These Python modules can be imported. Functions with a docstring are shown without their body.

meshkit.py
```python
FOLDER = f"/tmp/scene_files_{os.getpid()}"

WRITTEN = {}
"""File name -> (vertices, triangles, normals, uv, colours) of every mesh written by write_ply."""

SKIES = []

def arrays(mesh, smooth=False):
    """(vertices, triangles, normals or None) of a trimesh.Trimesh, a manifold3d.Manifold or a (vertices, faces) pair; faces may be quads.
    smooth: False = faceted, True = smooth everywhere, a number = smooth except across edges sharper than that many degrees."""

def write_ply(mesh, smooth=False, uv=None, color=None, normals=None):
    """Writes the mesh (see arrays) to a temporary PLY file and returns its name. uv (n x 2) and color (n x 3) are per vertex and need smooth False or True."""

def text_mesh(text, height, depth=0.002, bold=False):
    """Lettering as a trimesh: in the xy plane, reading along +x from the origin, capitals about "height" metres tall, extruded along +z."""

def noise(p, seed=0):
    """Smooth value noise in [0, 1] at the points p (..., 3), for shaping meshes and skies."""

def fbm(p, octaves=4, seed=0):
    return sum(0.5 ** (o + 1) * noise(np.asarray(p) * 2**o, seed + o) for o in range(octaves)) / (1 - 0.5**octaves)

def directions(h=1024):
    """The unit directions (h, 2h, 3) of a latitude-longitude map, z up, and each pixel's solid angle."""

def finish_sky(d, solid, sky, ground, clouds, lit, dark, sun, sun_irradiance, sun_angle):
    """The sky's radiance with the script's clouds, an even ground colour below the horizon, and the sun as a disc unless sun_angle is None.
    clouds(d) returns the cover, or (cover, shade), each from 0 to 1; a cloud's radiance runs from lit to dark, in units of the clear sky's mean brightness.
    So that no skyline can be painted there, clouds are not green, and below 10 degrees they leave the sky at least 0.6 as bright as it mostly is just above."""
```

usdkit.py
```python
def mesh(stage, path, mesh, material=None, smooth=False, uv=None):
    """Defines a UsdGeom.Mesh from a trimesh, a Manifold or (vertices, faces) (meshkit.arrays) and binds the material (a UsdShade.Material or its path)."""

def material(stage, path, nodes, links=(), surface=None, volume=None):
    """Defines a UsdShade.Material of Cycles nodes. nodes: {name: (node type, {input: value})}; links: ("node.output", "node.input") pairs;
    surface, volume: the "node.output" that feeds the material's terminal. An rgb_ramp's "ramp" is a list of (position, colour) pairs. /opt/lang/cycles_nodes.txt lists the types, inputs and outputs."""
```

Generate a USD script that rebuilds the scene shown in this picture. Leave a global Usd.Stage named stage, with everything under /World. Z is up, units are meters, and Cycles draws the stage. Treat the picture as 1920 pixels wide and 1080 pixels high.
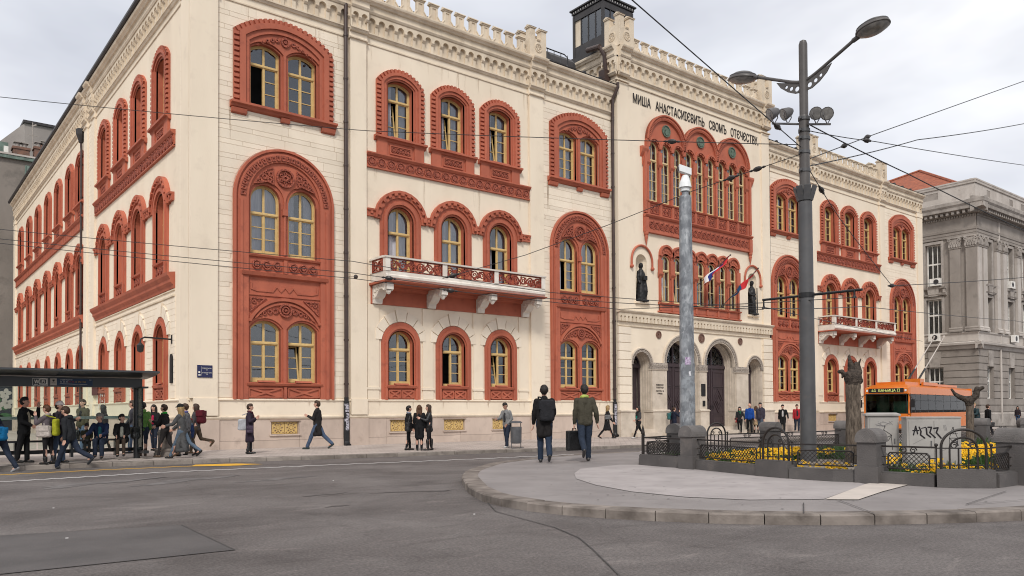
import math, random, re
import numpy as np, trimesh, manifold3d as m3, usdkit, meshkit
from shapely.geometry import Polygon, box as sbox, LineString, Point
from shapely.ops import unary_union
from shapely import affinity
from pxr import Usd, UsdGeom, UsdLux, UsdShade, Sdf, Gf

stage = Usd.Stage.CreateInMemory()
UsdGeom.SetStageUpAxis(stage, UsdGeom.Tokens.z)
UsdGeom.SetStageMetersPerUnit(stage, 1.0)
UsdGeom.Xform.Define(stage, '/World')
stage.SetDefaultPrim(stage.GetPrimAtPath('/World'))
UsdGeom.Scope.Define(stage, '/World/Looks')
RNG = random.Random(7)
PI = math.pi

# ------------------------------------------------------------------ camera
EYE = (-8.0204, -26.5583, 1.2)
YAW, PIT, ROL = 0.674286, 0.020130, -0.0062044
cam = UsdGeom.Camera.Define(stage, '/World/camera')
_F = np.array([math.sin(YAW) * math.cos(PIT), math.cos(YAW) * math.cos(PIT), math.sin(PIT)])
_R = np.array([math.cos(YAW), -math.sin(YAW), 0.0]); _U = np.cross(_R, _F)
_R2 = _R * math.cos(ROL) + _U * math.sin(ROL); _U2 = -_R * math.sin(ROL) + _U * math.cos(ROL)
_m = np.eye(4); _m[0, :3] = _R2; _m[1, :3] = _U2; _m[2, :3] = -_F; _m[3, :3] = EYE
cam.AddTransformOp().Set(Gf.Matrix4d(_m.tolist()))
cam.CreateHorizontalApertureAttr(36.0); cam.CreateVerticalApertureAttr(20.25)
cam.CreateFocalLengthAttr(36.0 * 1497.1 / 1920.0)
cam.CreateVerticalApertureOffsetAttr(201.14 / 1920.0 * 36.0)
cam.CreateClippingRangeAttr(Gf.Vec2f(0.1, 3000))
cam.CreateExposureAttr(0.60)

# ------------------------------------------------------------------ sky and sun (bright overcast)
SUN_DIR = np.array([-0.55, -0.62, 0.80]); SUN_DIR /= np.linalg.norm(SUN_DIR)
SUN_EL = math.asin(SUN_DIR[2]); SUN_ROT = math.atan2(SUN_DIR[0], SUN_DIR[1])
dome = UsdLux.DomeLight.Define(stage, '/World/sky')
dome.GetPrim().SetCustomDataByKey('kind', 'structure')
SKYX, SKYY = 4.1, 3.3
sky_mat = usdkit.material(stage, '/World/Looks/sky_look', {
    'sky': ('sky_texture', {'sky_type': 'single_scattering', 'sun_disc': False, 'sun_elevation': SUN_EL, 'sun_rotation': SUN_ROT, 'aerosol_density': 2.0}),
    'tc': ('texture_coordinate', {}),
    'mp': ('mapping', {'scale': (1.0, 1.0, 2.6), 'location': (SKYX, SKYY, 0.0)}),
    'n1': ('noise_texture', {'scale': 1.35, 'detail': 5.0, 'roughness': 0.5, 'distortion': 0.3}),
    'r1': ('rgb_ramp', {'ramp': [(0.34, (4.8, 4.95, 5.4)), (0.46, (5.8, 5.9, 6.25)), (0.56, (7.1, 7.1, 7.25)), (0.68, (8.0, 7.95, 7.9))]}),
    'n2': ('noise_texture', {'scale': 5.0, 'detail': 4.0, 'roughness': 0.5}),
    'r2': ('rgb_ramp', {'ramp': [(0.35, (0.93, 0.93, 0.94)), (0.65, (1.07, 1.07, 1.06))]}),
    'mul': ('mix', {'mix_type': 'multiply', 'fac': 1.0}),
    'mx': ('mix', {'mix_type': 'mix', 'fac': 0.92}),
    'bg': ('background_shader', {'strength': 0.1}),
}, [('tc.generated', 'mp.vector'), ('mp.vector', 'n1.vector'), ('mp.vector', 'n2.vector'), ('n1.fac', 'r1.fac'), ('n2.fac', 'r2.fac'),
    ('r1.color', 'mul.color1'), ('r2.color', 'mul.color2'), ('sky.color', 'mx.color1'), ('mul.color', 'mx.color2'), ('mx.color', 'bg.color')], surface='bg.background')
UsdShade.MaterialBindingAPI.Apply(dome.GetPrim()).Bind(sky_mat)
sun = UsdLux.DistantLight.Define(stage, '/World/sun')
sun.CreateNormalizeAttr(True); sun.CreateIntensityAttr(0.4); sun.CreateAngleAttr(12.0); sun.CreateColorAttr(Gf.Vec3f(1.0, 0.96, 0.9))
_z = SUN_DIR; _x = np.cross([0, 0, 1.0], _z); _x /= np.linalg.norm(_x); _y = np.cross(_z, _x)
_m = np.eye(4); _m[0, :3] = _x; _m[1, :3] = _y; _m[2, :3] = _z
sun.AddTransformOp().Set(Gf.Matrix4d(_m.tolist()))

# ------------------------------------------------------------------ helpers: names, tags, meshes
_used = set(); _count = {}
def numbered(parent, name):
    k = parent + '/' + name
    n = _count.get(k, 0)
    _count[k] = n + 1
    return k if n == 0 else f'{k}_{n:03d}'

def tag(o, label=None, cat=None, group=None, kind=None):
    p = o.GetPrim() if hasattr(o, 'GetPrim') else o
    for k, v in (('label', label), ('category', cat), ('group', group), ('kind', kind)):
        if v: p.SetCustomDataByKey(k, v)
    return o

def path_of(o):
    return '/World' if o is None else str(o.GetPath())

def thing(name, label, cat, group=None, kind=None, loc=None, rz=0.0):
    x = UsdGeom.Xform.Define(stage, numbered('/World', name))
    if loc is not None:
        x.AddTranslateOp().Set(Gf.Vec3d(*map(float, loc)))
        if rz: x.AddRotateZOp().Set(math.degrees(rz))
    return tag(x, label, cat, group, kind)

def extrude_arrays(poly, w0, w1, back=False):
    """Faces of a shapely polygon extruded from w0 to w1 (front cap at w1)."""
    V, T = [], []; n = 0
    for g in getattr(poly, 'geoms', [poly]):
        if g.geom_type != 'Polygon' or g.area < 1e-7: continue
        g = Polygon(g.exterior.coords, [r.coords for r in g.interiors])
        v, f = trimesh.creation.triangulate_polygon(g, engine='earcut')
        v = np.asarray(v); f = np.asarray(f)
        if not len(f): continue
        a, b, c = (v[f[:, i]] for i in range(3))
        cr = (b[:, 0] - a[:, 0]) * (c[:, 1] - a[:, 1]) - (b[:, 1] - a[:, 1]) * (c[:, 0] - a[:, 0])
        f = np.where(cr[:, None] < 0, f[:, ::-1], f)
        V.append(np.c_[v, np.full(len(v), w1)]); T.append(f + n); n += len(v)
        if back:
            V.append(np.c_[v, np.full(len(v), w0)]); T.append(f[:, ::-1] + n); n += len(v)
        for ring, ccw in [(g.exterior, True)] + [(r, False) for r in g.interiors]:
            p = np.array(ring.coords)[:-1]
            if ring.is_ccw != ccw: p = p[::-1]
            k = len(p); i = np.arange(k); j = (i + 1) % k
            V.append(np.vstack([np.c_[p, np.full(k, w0)], np.c_[p, np.full(k, w1)]]))
            T.append(np.vstack([np.c_[i, j, j + k], np.c_[i, j + k, i + k]]) + n); n += 2 * k
    if not V: return np.zeros((0, 3)), np.zeros((0, 3), int)
    return np.vstack(V), np.vstack(T)

_BV = np.array([[x, y, z] for x in (0, 1) for y in (0, 1) for z in (0, 1)], float)
_BF = np.array([[0, 1, 3], [0, 3, 2], [4, 6, 7], [4, 7, 5], [0, 4, 5], [0, 5, 1], [2, 3, 7], [2, 7, 6], [0, 2, 6], [0, 6, 4], [1, 5, 7], [1, 7, 3]])

class MB:
    def __init__(s): s.v, s.f, s.n = [], [], 0
    def add(s, v, f, M=None):
        v = np.asarray(v, float)
        if not len(v): return s
        if M is not None: v = v @ np.asarray(M)[:3, :3].T + np.asarray(M)[:3, 3]
        s.v.append(v); s.f.append(np.asarray(f, int) + s.n); s.n += len(v); return s
    def mesh(s, m, M=None):
        v, f, _ = meshkit.arrays(m); return s.add(v, f, M)
    def box(s, u0, u1, v0, v1, w0, w1, M=None):
        return s.add(_BV * [u1 - u0, v1 - v0, w1 - w0] + [u0, v0, w0], _BF, M)
    def poly(s, p, w0, w1, back=False, M=None):
        return s.add(*extrude_arrays(p, w0, w1, back), M)
    def prof(s, u0, u1, pts, ends=True):
        """Profile [(w, v)...] (polygon) swept along u."""
        v, f = extrude_arrays(Polygon(pts), 0, 1, True)
        return s.add(np.c_[u0 + (u1 - u0) * v[:, 2], v[:, 1], v[:, 0]], f)
    def tube(s, pts, r, n=8, cap=True, r2=None):
        """Round tube along points; r may be a list."""
        P = np.asarray(pts, float); k = len(P); R = np.broadcast_to(np.asarray(r, float), (k,))
        t = np.gradient(P, axis=0); t /= np.maximum(np.linalg.norm(t, axis=1, keepdims=True), 1e-9)
        a = np.array([0, 0, 1.0]) if abs(t[0][2]) < 0.9 else np.array([1.0, 0, 0])
        x = np.cross(a, t[0]); x /= np.linalg.norm(x); V = []
        for i in range(k):
            x = x - t[i] * (x @ t[i]); x /= max(np.linalg.norm(x), 1e-9); y = np.cross(t[i], x)
            th = np.arange(n) * 2 * PI / n
            V.append(P[i] + R[i] * (np.cos(th)[:, None] * x + np.sin(th)[:, None] * y))
        V = np.vstack(V); F = []
        for i in range(k - 1):
            q = np.arange(n); j = (q + 1) % n
            F.append(np.c_[i * n + q, i * n + j, (i + 1) * n + j]); F.append(np.c_[i * n + q, (i + 1) * n + j, (i + 1) * n + q])
        if cap:
            for i, fl in ((0, True), (k - 1, False)):
                tri = np.array([[i * n, i * n + a, i * n + a + 1] for a in range(1, n - 1)]); F.append(tri[:, ::-1] if fl else tri)
        return s.add(V, np.vstack(F))
    def bar(s, a, b, w, h=None):
        """Square bar between two points."""
        h = h or w; a = np.asarray(a, float); b = np.asarray(b, float); t = b - a; L = np.linalg.norm(t); t = t / L
        up = np.array([0, 0, 1.0]) if abs(t[2]) < 0.95 else np.array([0, 1.0, 0])
        x = np.cross(t, up); x /= np.linalg.norm(x); y = np.cross(x, t)
        M = np.eye(4); M[:3, 0] = x; M[:3, 1] = y; M[:3, 2] = -t; M[:3, 3] = b
        return s.box(-w / 2, w / 2, -h / 2, h / 2, 0, L, M)
    def lathe(s, prof, c=(0, 0, 0), n=16, a0=0, a1=2 * PI):
        """Profile [(r, z)...] turned about z."""
        full = abs(a1 - a0 - 2 * PI) < 1e-6
        th = np.linspace(a0, a1, n, endpoint=not full); V = []
        for r, z in prof: V.append(np.c_[r * np.cos(th), r * np.sin(th), np.full(n, z)])
        V = np.vstack(V) + np.asarray(c); F = []; q = np.arange(n if full else n - 1); j = (q + 1) % n
        for i in range(len(prof) - 1):
            F.append(np.c_[i * n + q, i * n + j, (i + 1) * n + j]); F.append(np.c_[i * n + q, (i + 1) * n + j, (i + 1) * n + q])
        return s.add(V, np.vstack(F))
    def sphere(s, c, r, sub=1, M=None):
        m = _ICO[sub]; return s.add(m.vertices * r + np.asarray(c), m.faces, M)
    def arrays(s):
        return (np.vstack(s.v), np.vstack(s.f)) if s.v else (np.zeros((0, 3)), np.zeros((0, 3), int))
    def build(s, name, mat, parent=None, M=None, smooth=False, label=None, cat=None, group=None, kind=None):
        v, f = s.arrays()
        if not len(v): return None
        if M is not None:
            M = np.asarray(M); v = v @ M[:3, :3].T + M[:3, 3]
            if np.linalg.det(M[:3, :3]) < 0: f = f[:, ::-1]
        o = usdkit.mesh(stage, numbered(path_of(parent), name), (v, f), mat, smooth=smooth)
        return tag(o, label, cat, group, kind)
_ICO = {i: trimesh.creation.icosphere(subdivisions=i) for i in range(4)}

def frame(o, u, v, w):
    M = np.eye(4); M[:3, 0] = u; M[:3, 1] = v; M[:3, 2] = w; M[:3, 3] = o; return M
def shift(M, du, dv=0.0, dw=0.0):
    N = np.array(M); N[:3, 3] = M[:3, :3] @ [du, dv, dw] + M[:3, 3]; return N
def rotz(a, loc=(0, 0, 0)):
    M = np.eye(4); c, s_ = math.cos(a), math.sin(a); M[:2, :2] = [[c, -s_], [s_, c]]; M[:3, 3] = loc; return M

def arch(hw, v0, spring, rise, n=14, c=0.0):
    """Window outline: rectangle under a round (rise = hw) or segmental arch."""
    if rise >= hw * 0.999:
        th = np.linspace(0, PI, n); top = [(c + hw * math.cos(t), spring + rise * math.sin(t)) for t in th]
    else:
        R = (hw * hw + rise * rise) / (2 * rise); a = math.asin(hw / R); cy = spring + rise - R
        top = [(c + R * math.sin(t), cy + R * math.cos(t)) for t in np.linspace(a, -a, n)]
    return Polygon([(c - hw, v0), (c + hw, v0)] + top)
def arcline(hw, spring, rise, n=40, c=0.0):
    return np.array(arch(hw, spring - 1, spring, rise, n, c).exterior.coords)[2:-1]
def disc(cu, cv, r, n=20): return Polygon([(cu + r * math.cos(t), cv + r * math.sin(t)) for t in np.arange(n) * 2 * PI / n])
def ring(cu, cv, r, q, n=20): return disc(cu, cv, r, n).difference(disc(cu, cv, q, n))
def rect(u0, u1, v0, v1): return sbox(u0, v0, u1, v1)

# ------------------------------------------------------------------ materials
def mat(name, c1, c2=None, scale=3.0, detail=4.0, rough=0.75, bump=0.0, bscale=60.0, stretch=(1, 1, 1), spec=0.3, metal=0.0, rnd=0.0, lo=0.35, hi=0.65, c3=None, s3=14.0, f3=0.25, objspace=False, bdist=0.02, coat=0.0):
    c2 = c2 or tuple(x * 0.88 for x in c1)
    nodes = {'geo': ('geometry', {}), 'tc': ('texture_coordinate', {}), 'mp': ('mapping', {'scale': stretch}),
             'n': ('noise_texture', {'scale': scale, 'detail': detail, 'roughness': 0.55}),
             'r': ('rgb_ramp', {'ramp': [(lo, c2), (hi, c1)]}),
             'p': ('principled_bsdf', {'roughness': rough, 'specular_ior_level': spec, 'metallic': metal, 'coat_weight': coat})}
    links = [(('tc.object' if objspace else 'geo.position'), 'mp.vector'), ('mp.vector', 'n.vector'), ('n.fac', 'r.fac')]
    out = 'r.color'
    if c3 is not None:
        nodes['n3'] = ('noise_texture', {'scale': s3, 'detail': 5.0, 'roughness': 0.65})
        nodes['r3'] = ('rgb_ramp', {'ramp': [(0.55, (0, 0, 0)), (0.72, (f3, f3, f3))]})
        nodes['m3'] = ('mix', {'mix_type': 'mix', 'color2': c3})
        links += [('geo.position', 'n3.vector'), ('n3.fac', 'r3.fac'), ('r3.color', 'm3.fac'), (out, 'm3.color1')]; out = 'm3.color'
    if rnd:
        nodes['oi'] = ('object_info', {}); nodes['rr'] = ('rgb_ramp', {'ramp': [(0.0, (1 - rnd,) * 3), (1.0, (1 + rnd * 0.6,) * 3)]}); nodes['mr'] = ('mix', {'mix_type': 'multiply', 'fac': 1.0})
        links += [('oi.random', 'rr.fac'), (out, 'mr.color1'), ('rr.color', 'mr.color2')]; out = 'mr.color'
    links.append((out, 'p.base_color'))
    if bump:
        nodes['nb'] = ('noise_texture', {'scale': bscale, 'detail': 3.0}); nodes['b'] = ('bump', {'strength': bump, 'distance': bdist})
        links += [('mp.vector', 'nb.vector'), ('nb.fac', 'b.height'), ('b.normal', 'p.normal')]
    return usdkit.material(stage, '/World/Looks/' + name, nodes, links, surface='p.BSDF')

def glassmat(name, ior=1.55, tint=(1, 1, 1), gl=(1, 1, 1), rough=0.015, bump=0.0):
    nodes = {'fr': ('fresnel', {'IOR': ior}), 't': ('transparent_bsdf', {'color': tint}), 'g': ('glossy_bsdf', {'color': gl, 'roughness': rough}), 'm': ('mix_closure', {})}
    links = [('fr.fac', 'm.fac'), ('t.BSDF', 'm.closure1'), ('g.BSDF', 'm.closure2')]
    if bump:
        nodes['geo'] = ('geometry', {}); nodes['nb'] = ('noise_texture', {'scale': 1.6, 'detail': 1.0}); nodes['b'] = ('bump', {'strength': bump, 'distance': 0.02})
        links += [('geo.position', 'nb.vector'), ('nb.fac', 'b.height'), ('b.normal', 'g.normal')]
    return usdkit.material(stage, '/World/Looks/' + name, nodes, links, surface='m.closure')

M = {}
M['cream'] = mat('cream_stucco', (0.80, 0.695, 0.555), (0.735, 0.63, 0.495), 0.8, 7, 0.85, 0.15, 45, (1, 1, 0.30), c3=(0.46, 0.37, 0.29), s3=1.3, f3=0.22)
M['cream_block'] = mat('cream_block_stucco', (0.80, 0.70, 0.57), (0.735, 0.637, 0.51), 1.2, 7, 0.85, 0.15, 45, (1, 1, 0.35), rnd=0.07, c3=(0.46, 0.37, 0.29), s3=1.6, f3=0.18)
M['trim'] = mat('cornice_stucco', (0.71, 0.61, 0.48), (0.57, 0.475, 0.36), 1.8, 7, 0.85, 0.15, 50, (1, 1, 0.4), c3=(0.27, 0.22, 0.175), s3=2.6, f3=0.35)
M['red'] = mat('red_terracotta_paint', (0.465, 0.134, 0.077), (0.375, 0.104, 0.061), 1.6, 7, 0.66, 0.15, 55, (1, 1, 0.35), c3=(0.22, 0.062, 0.042), s3=3.2, f3=0.5, rnd=0.09)
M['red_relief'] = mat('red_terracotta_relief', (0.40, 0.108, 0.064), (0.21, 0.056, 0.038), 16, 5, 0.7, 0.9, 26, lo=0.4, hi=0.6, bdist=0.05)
M['yellow'] = mat('yellow_window_paint', (0.62, 0.44, 0.19), (0.54, 0.375, 0.16), 6, 4, 0.55, 0.06, 80)
M['glass'] = glassmat('window_glass', 2.1, bump=0.07, gl=(0.90, 0.94, 1.0))
M['paleyellow'] = mat('pale_yellow_window_paint', (0.68, 0.54, 0.30), (0.60, 0.47, 0.26), 6, 4, 0.55)
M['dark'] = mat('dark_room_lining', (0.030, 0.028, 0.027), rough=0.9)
M['curtain'] = mat('white_curtain', (0.62, 0.62, 0.66), (0.46, 0.46, 0.52), 3.0, 3, 0.9, stretch=(6, 6, 0.3))
M['plinth'] = mat('pinkish_plinth_stone', (0.57, 0.46, 0.385), (0.45, 0.36, 0.30), 1.1, 7, 0.8, 0.2, 35, (1, 1, 0.5), rnd=0.08, c3=(0.27, 0.205, 0.17), s3=2.2, f3=0.5)
M['stone'] = mat('weathered_portal_stone', (0.60, 0.52, 0.43), (0.48, 0.41, 0.33), 2.2, 6, 0.8, 0.2, 30, c3=(0.30, 0.24, 0.20), s3=3.5, f3=0.4)
M['stone_relief'] = mat('carved_portal_stone', (0.46, 0.40, 0.34), (0.26, 0.22, 0.19), 14, 5, 0.8, 0.9, 24, lo=0.4, hi=0.6, bdist=0.05)
M['door'] = mat('dark_plum_door_wood', (0.055, 0.038, 0.042), (0.042, 0.029, 0.033), 4, 5, 0.5, 0.1, 40, (6, 6, 0.6))
M['pipe'] = mat('brown_drainpipe', (0.060, 0.036, 0.030), (0.045, 0.028, 0.024), 4, 4, 0.45, spec=0.45)
M['pipe_low'] = mat('black_iron_drain_boot', (0.020, 0.020, 0.022), (0.014, 0.014, 0.015), 5, 4, 0.5)
M['roof'] = mat('dark_metal_roof', (0.040, 0.036, 0.036), (0.028, 0.025, 0.026), 2, 4, 0.5, spec=0.4)
M['bronze'] = mat('dark_bronze', (0.026, 0.025, 0.026), (0.016, 0.016, 0.017), 8, 4, 0.5, 0.1, 40, metal=0.3)
M['verdigris'] = mat('verdigris_medallion', (0.14, 0.20, 0.15), (0.07, 0.09, 0.07), 14, 4, 0.7, 0.6, 30)
M['brownmed'] = mat('brown_medallion', (0.22, 0.12, 0.09), (0.13, 0.075, 0.055), 14, 4, 0.6, 0.6, 30)
M['grille'] = mat('ochre_vent_grille', (0.62, 0.43, 0.17), (0.50, 0.34, 0.13), 20, 4, 0.7)
M['white'] = mat('white_paint', (0.78, 0.76, 0.72), (0.66, 0.63, 0.58), 3, 5, 0.6, c3=(0.40, 0.36, 0.31), s3=4, f3=0.25)
M['offwhite'] = mat('balcony_plaster', (0.74, 0.69, 0.62), (0.62, 0.56, 0.49), 2.5, 5, 0.7, 0.1, 40, c3=(0.38, 0.33, 0.28), s3=3, f3=0.25)
M['ink'] = mat('dark_lettering', (0.045, 0.038, 0.034), rough=0.7)
M['black'] = mat('black_paint', (0.012, 0.012, 0.013), rough=0.45, spec=0.4)
# ------------------------------------------------------------------ ground, roads, pavements
def ss(a, b, x):
    t = np.clip((np.asarray(x, float) - a) / (b - a), 0, 1); return t * t * (3 - 2 * t)
KX = np.array([-60, -9, -5.58, -3.19, -1.93, 0.08, 0.86, 3.5, 6.31, 9.5, 14.9, 22, 45, 56]); KY = np.array([-7.0, -3.4, -3.28, -3.32, -3.55, -3.85, -4.05, -4.6, -5.05, -5.4, -6.0, -6.3, -6.3, -6.3])
def kerb_y(x): return np.interp(x, KX, KY)
def fall(x): return -0.003 * np.maximum(0, np.asarray(x, float) - 8)
def crossf(x): return 0.08 + 0 * np.asarray(x, float)
def z_walk(x, y):
    x, y = np.broadcast_arrays(np.asarray(x, float), np.asarray(y, float))
    return fall(x) - crossf(x) * np.clip(-y / np.maximum(-kerb_y(x), 0.5), 0, 1.0)
def z_road(x, y):
    x, y = np.broadcast_arrays(np.asarray(x, float), np.asarray(y, float))
    return -0.12 + fall(x) - crossf(x) * ss(-10, -5.0, y)

def sheet(x0, x1, y0, y1, dx, zf, dz=0.0):
    xs = np.unique(np.r_[np.arange(x0, x1, dx), x1]); ys = np.unique(np.r_[np.arange(y0, y1, dx), y1])
    X, Y = np.meshgrid(xs, ys, indexing='ij'); V = np.c_[X.ravel(), Y.ravel(), (zf(X, Y) + dz).ravel()]
    i, j = np.meshgrid(np.arange(len(xs) - 1), np.arange(len(ys) - 1), indexing='ij'); a = (i * len(ys) + j).ravel(); n = len(ys)
    return V, np.vstack([np.c_[a, a + n, a + n + 1], np.c_[a, a + n + 1, a + 1]])
def drape(poly, zf, dz, step=0.8):
    """Thin sheet over a polygon following the ground."""
    V, T = [], []; n = 0
    g = poly.segmentize(step)
    x0, y0, x1, y1 = g.bounds
    cells = []
    xs = np.arange(math.floor(x0 / step), math.ceil(x1 / step) + 1) * step; ys = np.arange(math.floor(y0 / step), math.ceil(y1 / step) + 1) * step
    for a in xs:
        for b in ys:
            c = g.intersection(sbox(a, b, a + step, b + step))
            for q in getattr(c, 'geoms', [c]):
                if q.geom_type == 'Polygon' and q.area > 1e-6:
                    v, f = trimesh.creation.triangulate_polygon(q, engine='earcut'); v = np.asarray(v)
                    if len(f):
                        V.append(np.c_[v, zf(v[:, 0], v[:, 1]) + dz]); T.append(np.asarray(f) + n); n += len(v)
    return np.vstack(V), np.vstack(T)

# asphalt: mottled, with patches of wear, fine aggregate and cracks
M['asphalt'] = usdkit.material(stage, '/World/Looks/worn_asphalt', {
    'geo': ('geometry', {}), 'n1': ('noise_texture', {'scale': 0.45, 'detail': 6.0, 'roughness': 0.6, 'distortion': 0.6}), 'r1': ('rgb_ramp', {'ramp': [(0.32, (0.082, 0.072, 0.069)), (0.5, (0.116, 0.103, 0.099)), (0.68, (0.152, 0.137, 0.131))]}),
    'mp': ('mapping', {'scale': (1.0, 2.6, 1.0), 'rotation': (0, 0, 0.35)}), 'n2': ('noise_texture', {'scale': 0.8, 'detail': 6.0, 'roughness': 0.7, 'distortion': 1.2}), 'r2': ('rgb_ramp', {'ramp': [(0.30, (0.70, 0.69, 0.69)), (0.42, (0.97, 0.97, 0.97)), (0.58, (1.02, 1.02, 1.02)), (0.70, (1.38, 1.36, 1.34))]}),
    'n3': ('noise_texture', {'scale': 34.0, 'detail': 6.0, 'roughness': 0.82}), 'r3': ('rgb_ramp', {'ramp': [(0.36, (0.60, 0.60, 0.60)), (0.5, (1, 1, 1)), (0.64, (1.5, 1.48, 1.45))]}),
    'v': ('voronoi_texture', {'scale': 0.22, 'feature': 'distance_to_edge'}), 'nv': ('noise_texture', {'scale': 1.5, 'detail': 5.0}), 'av': ('mix', {'mix_type': 'add', 'fac': 0.55}), 'rv': ('rgb_ramp', {'ramp': [(0.0, (0.80, 0.79, 0.79)), (0.004, (0.90, 0.90, 0.90)), (0.010, (1, 1, 1))]}),
    'm1': ('mix', {'mix_type': 'multiply', 'fac': 1.0}), 'm2': ('mix', {'mix_type': 'multiply', 'fac': 1.0}), 'm3': ('mix', {'mix_type': 'multiply', 'fac': 0.6}),
    'b': ('bump', {'strength': 0.6, 'distance': 0.012}), 'p': ('principled_bsdf', {'roughness': 0.8, 'specular_ior_level': 0.25})},
    [('geo.position', 'n1.vector'), ('n1.fac', 'r1.fac'), ('geo.position', 'mp.vector'), ('mp.vector', 'n2.vector'), ('n2.fac', 'r2.fac'), ('geo.position', 'n3.vector'), ('n3.fac', 'r3.fac'),
     ('geo.position', 'nv.vector'), ('geo.position', 'av.color1'), ('nv.color', 'av.color2'), ('av.color', 'v.vector'), ('v.distance', 'rv.fac'),
     ('r1.color', 'm1.color1'), ('r2.color', 'm1.color2'), ('m1.color', 'm2.color1'), ('r3.color', 'm2.color2'), ('m2.color', 'm3.color1'), ('rv.color', 'm3.color2'), ('m3.color', 'p.base_color'), ('n3.fac', 'b.height'), ('b.normal', 'p.normal')], surface='p.BSDF')
M['patch'] = mat('darker_asphalt_patch', (0.100, 0.091, 0.089), (0.072, 0.066, 0.065), 1.4, 7, 0.8, 0.5, 90, c3=(0.17, 0.155, 0.15), s3=70, f3=0.7, bdist=0.01)
M['tar'] = mat('dark_tar_seam', (0.075, 0.068, 0.066), (0.05, 0.046, 0.045), 6, rough=0.8)
M['paving'] = mat('grey_pavement_asphalt', (0.255, 0.232, 0.225), (0.20, 0.181, 0.176), 0.9, 8, 0.8, 0.45, 80, c3=(0.15, 0.136, 0.132), s3=2.2, f3=0.6, bdist=0.01)
M['paving_light'] = mat('pale_pavement_concrete', (0.37, 0.336, 0.328), (0.295, 0.268, 0.262), 1.2, 8, 0.8, 0.45, 70, c3=(0.20, 0.18, 0.176), s3=3.2, f3=0.6, bdist=0.01)
M['paving_pale'] = mat('fresh_pale_concrete', (0.52, 0.46, 0.41), (0.45, 0.40, 0.36), 2, 6, 0.8, 0.2, 90, bdist=0.01)
M['kerb'] = mat('grey_kerb_stone', (0.27, 0.235, 0.205), (0.17, 0.145, 0.125), 2.6, 6, 0.8, 0.35, 40, rnd=0.12, c3=(0.085, 0.072, 0.062), s3=4, f3=0.7, bdist=0.015)
M['kerb_top'] = mat('pale_kerb_stone', (0.25, 0.215, 0.19), (0.10, 0.083, 0.072), 2.6, 6, 0.8, 0.3, 40, rnd=0.08, bdist=0.015)
M['linepaint'] = mat('worn_white_road_paint', (0.70, 0.68, 0.67), (0.42, 0.40, 0.39), 5, 6, 0.7, lo=0.34, hi=0.5)
M['yellowpaint'] = mat('worn_yellow_road_paint', (0.66, 0.36, 0.030), (0.50, 0.29, 0.05), 3, 6, 0.7, lo=0.35, hi=0.55)
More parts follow.
